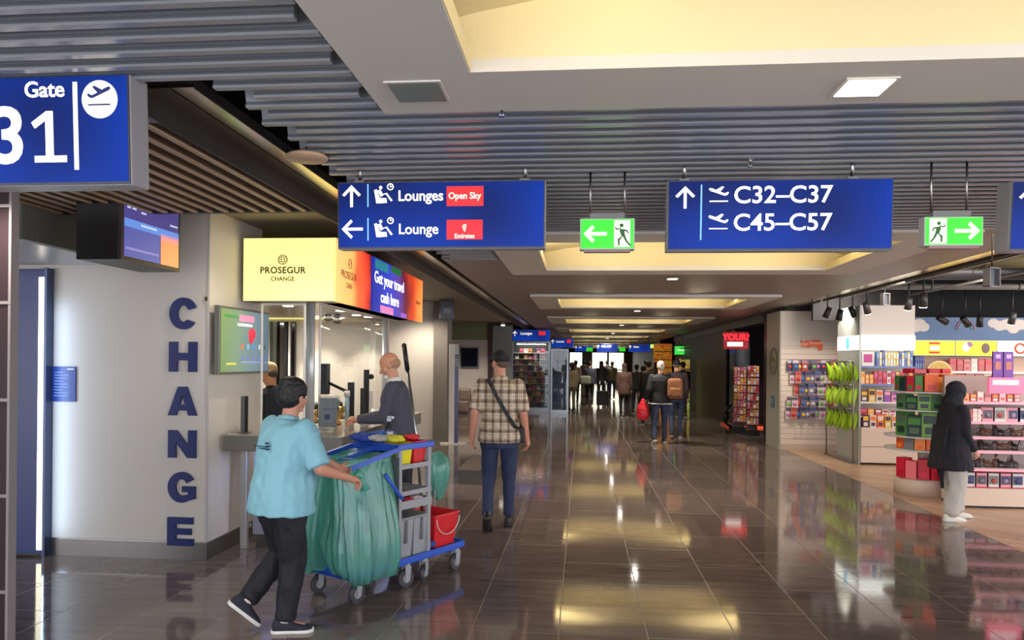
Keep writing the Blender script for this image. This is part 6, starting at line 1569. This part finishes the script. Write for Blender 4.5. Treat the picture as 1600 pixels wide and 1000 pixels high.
d = MB(); d.box(-.22, .22, -.10, .10, 0, .34, bev=.06); o = voxel(d, 'shoulder_bag', .018, mat('bag_grey_green', (112, 118, 98), .7), None, 2); tag(o, 'grey green travel bag on the back of the person near the vitrine', 'bag'); o.location = (p.x - .18, p.y - .27, .82)
(t, J), p = far('person in a pale shirt farthest towards the vitrine side', 899, 628, 1.74, .1, mat('pale_lilac_shirt', (176, 168, 182), .8), TD, BHAIR, legs=step)
(t, J), p = far('person in a dark coat with a black suitcase near the middle of the hall', 939, 630, 1.72, .0, DK, TD, BHAIR, 'long', legs=step)
ps = at(941, 636, Z=0)
t = thing('suitcase', 'black rolling suitcase behind the person in the dark coat', 'suitcase', (ps.x, ps.y, 0))
d = MB(); d.box(-.22, .22, -.13, .13, .07, .62, BLACK, bev=.03); d.build('shell', None, t); d = MB(); d.tube([(-.1, .1, .62), (-.1, .1, .98), (.1, .1, .98), (.1, .1, .62)], .012, STEEL, k=6); d.build('pull_handle', None, t)
for sx_ in (-.17, .17): d = MB(); d.cyl((sx_ - .015, 0, .035), (sx_ + .015, 0, .035), .035, m=BLACK, n=12); d.box(sx_ - .02, sx_ + .02, -.02, .02, .04, .08, BLACK); d.build('wheel', None, t)
(t, J), p = far('person in a dull green jacket walking between the coat wearer and the brown-red coat', 956, 624, 1.72, -.1, GRN_, JEAN, BHAIR, legs=step2)
(t, J), p = far('person in black seen between the suitcase and the green jacket', 948, 614, 1.76, .0, DK, TD, KHAIR, legs=step)
(t, J), p = far('small distant person in grey in front of the bright windows', 912, 609, 1.75, .2, mat('mid_grey_coat', (90, 88, 92), .8), TD, BHAIR, legs=step2)
(t, J), p = far('small distant person in a dark coat near the orange shelving', 1008, 618, 1.78, .1, mat('navy_jacket'), TD, KHAIR, legs=step)
(t, J), p = far('person in a long black coat beside the yellow shelf column', 1066, 652, 1.72, .3, DK, TD, KHAIR, 'short', hem=.6)
(t, J), p = far('person in a brown jacket in the crowd behind the orange shelving', 1024, 630, 1.70, -.2, mat('brown_jacket', (84, 66, 52), .8), TD, BHAIR, 'long')
(t, J), p = far('shopper in a pale top half hidden behind the dark vitrine', 893, 642, 1.66, .5, mat('cream_jacket', (170, 158, 136), .8), mat('stone_trousers', (120, 110, 96), .8), BHAIR, 'long')

# ================================================================== CLEANING TROLLEY
CO = Vector((-1.73, 5.09, 0)); CRZ = math.radians(-30)     # local +y runs along the trolley away from the cleaner, +x towards the camera side
CBL = mat('trolley_blue_plastic', (38, 84, 190), .35); CGR = mat('trolley_grey_plastic', (150, 152, 156), .4); CGD = mat('trolley_dark_grey', (96, 98, 102), .45)
t = thing('cleaning_trolley', 'blue and grey cleaning trolley with shelves, wheels and two bag holders', 'trolley', CO, CRZ)
LT = 1.17; HW = .23
d = MB()
d.box(-HW, HW, -.03, .40, .155, .195, CBL, bev=.01); d.box(-HW, HW, .40, .80, .165, .205, CBL, bev=.01); d.box(-HW, HW, .80, LT, .165, .215, CBL, bev=.01)
for xs_ in (-HW, HW): d.box(xs_ - .012, xs_ + .012, -.02, LT - .01, .175, .225, CBL, bev=.006)
d.box(-HW, HW, -.03, -.01, .16, .225, CBL); d.box(-HW, HW, LT - .012, LT, .17, .23, CBL)
d.build('deck', None, t)
d = MB(); d.lathe([(.16, 0), (.17, .012), (.0, .014)], c=(0.02, .17, .196), m=mat('white_disc', (214, 214, 208), .4), n=32); d.build('bag_plate', None, t)
def caster(x, y, r, rot):
    o = bpy.data.objects.new('caster', None); COL.objects.link(o); o.parent = t; o.location = (x, y, 0); o.rotation_euler = (0, 0, rot)
    d = MB(); d.cyl((-.014, 0, r), (.014, 0, r), r, m=mat('tyre_grey', (58, 56, 60), .5), n=28); d.tor((0, 0, r), r - .008, .012, mat('tyre_grey'), rot=Rx, n=28, k=8); d.build('wheel', None, o)
    d = MB(); d.cyl((-.017, 0, r), (.017, 0, r), r * .52, m=mat('hub_grey', (140, 140, 140), .4), n=24); d.cyl((-.020, 0, r), (.020, 0, r), r * .22, m=CGD, n=14); d.build('hub', None, o)
    d = MB()
    for sx_ in (-1, 1): d.prism([(-.02, r - .02), (.02, r - .02), (.035, .155), (-.02, .155)], -.003, .003, CGR, mx=Matrix.Translation((sx_ * .024, 0, 0)) @ Matrix.Rotation(PI / 2, 4, 'Z'))
    d.cyl((0, .01, .14), (0, .01, .175), .026, m=CGR, n=16); d.build('fork', None, o)
for x, y, r, a in ((-HW + .03, .02, .066, .05), (HW - .03, .02, .070, .12), (HW - .02, .50, .066, -.15), (-HW + .03, .52, .058, 0), (HW - .02, .70, .058, .35), (HW - .02, 1.08, .064, .0), (-HW + .03, 1.08, .058, .1)): caster(x, y, r, a)
# shelf tower
y0, y1 = .40, .76; ZTOP = 1.045
for x in (-HW + .02, HW - .02):
    for y in (y0 + .02, y1 - .02):
        d = MB(); d.box(x - .017, x + .017, y - .017, y + .017, .2, ZTOP, CGR, bev=.005); d.build('upright', None, t)
d = MB(); d.box(-HW, HW, y0 - .002, y0 + .004, .45, .98, CGD); d.build('end_panel', None, t)
for z, nm in ((.90, 'tray'), (.70, 'tray'), (.60, 'tray')):
    d = MB(); d.box(-HW + .01, HW - .01, y0 + .01, y1 - .01, z - .008, z, CGR)
    for a in ((-HW + .005, -HW + .015, y0, y1), (HW - .015, HW - .005, y0, y1), (-HW, HW, y0, y0 + .01), (-HW, HW, y1 - .01, y1)): d.box(a[0], a[1], a[2], a[3], z - .015, z + (.045 if z == .6 else .02), CGR)
    d.build(nm, None, t)
d = MB()
for a in ((-HW - .01, -HW + .02, y0 - .02, y1 + .02), (HW - .02, HW + .01, y0 - .02, y1 + .02), (-HW, HW, y0 - .02, y0 + .012), (-HW, HW, y1 - .012, y1 + .02)): d.box(a[0], a[1], a[2], a[3], 1.03, 1.075, CBL, bev=.006)
d.build('top_rim', None, t)
# handle
d = MB(); d.tube([(-HW + .02, -.10, .95), (-HW + .02, -.22, 1.0), (-HW + .06, -.25, 1.01), (HW - .06, -.25, 1.01), (HW - .02, -.22, 1.0), (HW - .02, -.10, .95)], .015, CBL); d.build('push_handle', None, t)
# bag frames (two blue lids side by side across, rising away from the cleaner)
def bagframe(xa, xb):
    o = bpy.data.objects.new('bag_frame', None); COL.objects.link(o); o.parent = t
    za, zb = .94, 1.04; ya, yb = -.17, .36
    pts = [(xa, ya, za), (xb, ya, za), (xb, yb, zb), (xa, yb, zb)]
    d = MB(); rings = []
    for i in range(4):
        p_, q_ = Vector(pts[i]), Vector(pts[(i + 1) % 4]); dd = (q_ - p_).normalized(); n_ = Vector((0, 0, 1)); sd = dd.cross(n_) * .014
        d.loft([[p_ - sd - n_ * .016, p_ + sd - n_ * .016, p_ + sd + n_ * .016, p_ - sd + n_ * .016], [q_ - sd - n_ * .016, q_ + sd - n_ * .016, q_ + sd + n_ * .016, q_ - sd + n_ * .016]], CBL, smooth=False)
    d.build('rim', None, o)
    d = MB(); d.box(xa + .01, xb - .01, ya + .2, ya + .24, .985, .995, mat('trolley_pale_blue', (110, 140, 190), .4)); d.build('cross_bar', None, o)
bagframe(-.235, -.01); bagframe(.01, .245)
d = MB(); d.tube([(HW + .035, .22, .88), (HW + .05, .28, .80), (HW + .045, .37, .70), (HW + .03, .41, .68)], .014, CBL); d.build('bag_clamp', None, t)
for x in (-.22, .23): d = MB(); d.tube([(x, .02, .19), (x, .02, .60), (x, -.15, .93)], .011, CGR); d.build('holder_post', None, t)
# translucent green bags
BAG = bpy.data.materials.new('green_bag_film'); BAG.use_nodes = True
nt = BAG.node_tree; b_ = nt.nodes['Principled BSDF']; out = nt.nodes['Material Output']
b_.inputs['Base Color'].default_value = S(140, 214, 200); b_.inputs['Roughness'].default_value = .14; b_.inputs['Specular IOR Level'].default_value = 1.0
tr = nt.nodes.new('ShaderNodeBsdfTransparent'); tr.inputs[0].default_value = S(175, 232, 220)
tl = nt.nodes.new('ShaderNodeBsdfTranslucent'); tl.inputs[0].default_value = S(150, 225, 210)
m1 = nt.nodes.new('ShaderNodeMixShader'); m1.inputs[0].default_value = .30; b_.inputs['Coat Weight'].default_value = .8; b_.inputs['Coat Roughness'].default_value = .08; m2 = nt.nodes.new('ShaderNodeMixShader'); m2.inputs[0].default_value = .50
nt.links.new(b_.outputs[0], m1.inputs[1]); nt.links.new(tl.outputs[0], m1.inputs[2]); nt.links.new(m1.outputs[0], m2.inputs[1]); nt.links.new(tr.outputs[0], m2.inputs[2]); nt.links.new(m2.outputs[0], out.inputs[0])
tc = nt.nodes.new('ShaderNodeTexCoord'); mp = nt.nodes.new('ShaderNodeMapping'); mp.inputs['Scale'].default_value = (14, 14, 3.0); n_ = nt.nodes.new('ShaderNodeTexNoise'); n_.inputs['Scale'].default_value = 1.6; n_.inputs['Detail'].default_value = 5
bp = nt.nodes.new('ShaderNodeBump'); bp.inputs['Strength'].default_value = 1.0; bp.inputs['Distance'].default_value = .03
nt.links.new(tc.outputs['Object'], mp.inputs[0]); nt.links.new(mp.outputs[0], n_.inputs[0]); nt.links.new(n_.outputs[0], bp.inputs['Height']); nt.links.new(bp.outputs[0], b_.inputs['Normal']); nt.links.new(bp.outputs[0], tl.inputs['Normal'])
MATS['green_bag_film'] = BAG
def bag(name, label, rings, seed, n=110, amp=.012, loc=CO, rz=CRZ, freq=11):
    """open-topped film bag: closed rings with vertical pleats"""
    d = MB(); RR = []
    for i, (cx, cy, z, rx, ry, pl_) in enumerate(rings):
        ring = []
        for j in range(n):
            a = 2 * PI * j / n; ca, sa = math.cos(a), math.sin(a)
            w = 1 + pl_ * ((1 - 2 * abs(math.sin(a * freq * .5 + seed + z * 2 + 1.5 * noise.noise(Vector((ca * 1.5, sa * 1.5, z * 2 + seed)))))) * .42 + math.sin(a * (freq * 2 + 1) + seed * 2 - z * 5) * .35 + noise.noise(Vector((ca * 2, sa * 2, z * 4 + seed))) * 1.3 + noise.noise(Vector((ca * 6, sa * 6, z * 3 + seed))) * .6)
            k_ = 3.0
            x_ = cx + rx * abs(ca) ** (2 / k_) * (1 if ca >= 0 else -1) * w; y_ = cy + ry * abs(sa) ** (2 / k_) * (1 if sa >= 0 else -1) * w
            dz = -.07 * min(max((x_ - .215) / .06, 0), 1) * min(max((.40 - z) / .15, 0), 1) if rz == CRZ else 0
            ring.append((x_, y_, z + dz + .010 * math.sin(a * 5 + seed) * (1 if pl_ else 0)))
        RR.append(ring)
    d.loft(RR, BAG, cap=False)
    d.bm.faces.new([v for v in d.bm.verts[:n]] if False else [f for f in list(d.bm.verts)[:n]])
    o = d.build(name, None); o.location = loc; o.rotation_euler = (0, 0, rz)
    for f in o.data.polygons: f.use_smooth = True
    return tag(o, label, 'bin bag')
bag('bin_bag', 'large translucent green bin bag hanging in the trolley, stuffed with rubbish',
    [(.15, .12, .205, .12, .19, .10), (.175, .12, .225, .145, .24, .12), (.185, .11, .32, .155, .275, .12), (.18, .10, .45, .155, .28, .12), (.165, .10, .62, .145, .275, .11), (.15, .10, .78, .13, .262, .10), (.128, .10, .90, .122, .262, .05), (.128, .09, .96, .125, .268, .02), (.128, .092, 1.005, .129, .272, .0), (.128, .092, 1.012, .118, .26, .0), (.128, .092, .98, .108, .25, .03)], 1.0)
bag('bin_bag', 'narrower pleated green bin bag on the far side of the trolley, beside the cleaner',
    [(-.14, -.05, .20, .06, .12, .14), (-.135, -.05, .25, .105, .21, .16), (-.135, -.04, .45, .115, .235, .14), (-.13, -.0, .65, .11, .26, .12), (-.12, .02, .82, .11, .26, .08), (-.122, .09, .95, .112, .265, .03), (-.122, .092, 1.005, .118, .272, 0), (-.122, .092, 1.012, .108, .26, 0), (-.122, .092, .97, .098, .25, .03)], 4.0)
# rubbish inside
rnd = random.Random(3)
RUB = [mat('crumpled_white', (196, 196, 188), .8, bump=.6, bscale=14), mat('crumpled_tan', (150, 136, 112), .8, bump=.6, bscale=14), mat('crumpled_dark', (60, 72, 70), .8, bump=.6, bscale=14)]
d = MB()
for k in range(26):
    c_ = (.185 + rnd.uniform(-.07, .06), .11 + rnd.uniform(-.17, .17), .30 + rnd.random() * .38); r_ = rnd.uniform(.04, .07)
    d.sph(c_, (r_, r_ * rnd.uniform(.7, 1), r_ * .8), RUB[k % 3], u=10, v=7)
o = d.build('rubbish', None); o.location = CO; o.rotation_euler = (0, 0, CRZ); tag(o, 'crumpled paper rubbish seen through the large green bin bag', 'rubbish', kind='stuff')
# tied knot of film on the near side
d = MB(); d.tube([(.27, -.06, .93), (.285, -.03, .90), (.275, 0, .86), (.285, .02, .80)], [.03, .024, .018, .03], BAG, k=10); o = d.build('bag_knot', None); o.location = CO; o.rotation_euler = (0, 0, CRZ); tag(o, 'twisted knot of green film at the near rim of the trolley bag', 'bag knot')
# buckets and things on the shelves -- each rests on the trolley
def TW(x, y, z): return CO + Matrix.Rotation(CRZ, 3, 'Z') @ Vector((x, y, z))
def bucket(name, label, x, y, z, w, l, hgt, m_, handle=None, open_=True):
    tt = thing(name, label, 'bucket', TW(x, y, z), CRZ)
    d = MB(); k_ = .80
    o_ = lambda s_, zz, i=0: [(-w * s_ + i, -l * s_ + i, zz), (w * s_ - i, -l * s_ + i, zz), (w * s_ - i, l * s_ - i, zz), (-w * s_ + i, l * s_ - i, zz)]
    d.loft([o_(k_, 0), o_(1, hgt), o_(1.05, hgt), o_(1.05, hgt + .012), o_(1, hgt + .012, .008), o_(k_, .012, .008)], m_, smooth=False)
    d.build('tub', None, tt)
    if handle: d = MB(); d.tube([(w * 1.05 + .004, l * math.cos(a) * .95, hgt - .02 - .13 * math.sin(a)) for a in [PI * q / 12 for q in range(13)]], .004, handle, k=6); d.build('wire_handle', None, tt)
    return tt
bucket('yellow_bucket', 'yellow small bucket on the upper shelf of the trolley', .12, .50, .903, .085, .070, .16, mat('bucket_yellow', (224, 212, 30), .35))
bucket('red_bucket', 'red small bucket on the upper shelf of the trolley beside the yellow one', .12, .655, .903, .085, .070, .165, mat('bucket_red', (208, 36, 44), .35))
bucket('blue_bucket', 'blue small bucket on the far half of the upper trolley shelf', -.10, .50, .903, .085, .07, .165, CBL)
bucket('mop_bucket', 'large red mop bucket with a wire handle on the far end of the trolley', .06, .955, .217, .165, .145, .25, mat('bucket_red'), handle=WHITE)
for k, y_ in enumerate((.49, .66)):
    tt = thing('storage_bin', 'grey lidded storage bin low on the trolley, %s' % ('next to the green bag' if k == 0 else 'next to the red mop bucket'), 'bin', TW(.03, y_, .207), CRZ)
    d = MB(); d.loft([[(-.16, -.07, 0), (.17, -.07, 0), (.17, .07, 0), (-.16, .07, 0)], [(-.18, -.082, .29), (.19, -.082, .29), (.19, .082, .29), (-.18, .082, .29)]], CGR, smooth=False); d.build('tub', None, tt)
    d = MB(); d.box(-.185, .195, -.084, .084, .29, .315, mat('bin_lid', (128, 130, 134), .4), bev=.006); d.build('lid', None, tt)
    d = MB(); d.box(.186, .196, -.012, .012, .12, .29, CGD); d.build('handle_slot', None, tt)
for k, (x, y, c_, lab) in enumerate(((.17, .55, (208, 40, 60), 'folded red cloth on the middle shelf of the trolley'), (.16, .66, (226, 200, 200), 'pink and white spray head on the middle shelf of the trolley'), (.10, .48, (120, 126, 130), 'grey cloth pack on the middle shelf of the trolley'))):
    d = MB(); d.sph((0, 0, .028), (.055, .05, .028), u=12, v=8); d.box(-.05, .05, -.03, .03, .0, .05, bev=.01)
    o = voxel(d, 'folded_cloth', .006, mat('cloth_%d' % k, c_, .7), None, 3, .004, 20); o.location = TW(x, y, .602); o.rotation_euler = (0, 0, CRZ + k); tag(o, lab, 'cloth')
# gloves, cloths and bottles on top
def lump(name, lab, cat, x, y, z, r, m_, seed, sh=(1, 1, .5)):
    d = MB()
    rr = random.Random(seed)
    for q in range(7): d.sph((rr.uniform(-r, r) * .8, rr.uniform(-r, r) * .8, r * sh[2] * .6 + rr.uniform(0, r * .2)), (r * .5 * sh[0], r * .5 * sh[1], r * .4 * sh[2] * 1.2), u=10, v=8)
    d.sph((0, 0, r * sh[2] * .5), (r * .8, r * .8, r * sh[2] * .5))
    o = voxel(d, name, .006, m_, None, 3, .005, 22, seed=seed); o.location = TW(x, y, z); o.rotation_euler = (0, 0, CRZ + seed); return tag(o, lab, cat)
lump('blue_cloth', 'crumpled dark blue cloth on the trolley top near the cleaner’s hands', 'cloth', -.10, .38, 1.075, .10, mat('cloth_deep_blue', (36, 66, 150), .7), 2)
lump('blue_cloth', 'second crumpled blue cloth on the trolley top by the blue bucket', 'cloth', -.10, .54, 1.085, .09, mat('cloth_blue', (52, 100, 180), .7), 5)
lump('rubber_glove', 'yellow rubber gloves lying on the rims of the trolley buckets', 'gloves', .10, .50, 1.075, .085, mat('glove_yellow', (206, 200, 50), .5), 7, (1, 1, .45))
lump('white_rag', 'pale grey rag on the trolley top between the blue cloth and the gloves', 'rag', .0, .42, 1.08, .075, mat('rag_grey', (176, 174, 168), .8), 9)
lump('red_cloth', 'red cloth on the rim of the red bucket', 'cloth', .10, .68, 1.08, .06, mat('cloth_red', (214, 50, 44), .7), 12)
tt = thing('spray_bottle', 'clear plastic bottle standing among the cloths on the trolley top', 'bottle', TW(.02, .50, 1.08), CRZ)
CLR = glass_mat('clear_bottle', (214, 220, 222), .4)
d = MB(); d.lathe([(.001, 0), (.035, 0), (.04, .02), (.04, .07), (.03, .11), (.014, .13), (.014, .15)], m=CLR, n=20); d.build('bottle_body', None, tt)
d = MB(); d.cyl((0, 0, .15), (0, 0, .17), .017, m=mat('nozzle_pale', (200, 206, 210), .4)); d.box(-.01, .045, -.01, .01, .17, .19, mat('nozzle_pale'), bev=.003); d.build('nozzle', None, tt)
# mop
tt = thing('mop', 'mop with a black grip and long steel handle standing in the trolley', 'mop', TW(.10, .80, .23), CRZ)
pt = at(652, 700, Y=TW(.1, .80, 0).y); q0 = Matrix.Rotation(-CRZ, 3, 'Z') @ (at(652, 690, Y=5.75) - TW(.10, .80, .23)); q1 = Matrix.Rotation(-CRZ, 3, 'Z') @ (at(631.5, 540, Y=5.70) - TW(.10, .80, .23))
dr = (q1 - q0).normalized(); gs = q1 - dr * .20
base = Vector((.02, .0, .02))
d = MB(); d.tube([base, q0, gs], .0125, mat('mop_steel', (150, 150, 150), .25, .9), k=10); d.build('shaft', None, tt)
d = MB(); d.tube([gs, q1], .019, BLACK, k=12); d.sph(q1, .02, BLACK); d.build('grip', None, tt)
d = MB(); d.box(-.05, .10, -.04, .06, .0, .05, mat('mop_head_blue', (40, 60, 130), .5), bev=.01); d.build('head', None, tt)
# small green bag behind
d = MB()
RR = []
bc = at(684, 742, Y=6.15)
o = bag('bin_bag', 'small knotted green bin bag hanging at the far end of the trolley',
    [(0, 0, -.20, .02, .02, .2), (0, 0, -.17, .05, .05, .2), (0, 0, -.06, .085, .08, .12), (0, 0, .06, .10, .095, .10), (0, 0, .14, .085, .08, .12), (0, 0, .18, .04, .04, .2), (0, 0, .20, .01, .01, 0)], 6.0, 40, loc=bc, rz=.3)
d.bm.free()
d = MB(); q = Matrix.Rotation(-CRZ, 3, 'Z') @ (bc - CO); d.tube([(-.05, 1.10, .21), (-.05, 1.12, .7), (q.x, q.y, q.z + .19)], .008, CGR, k=8); d.build('hook_post', None, t)
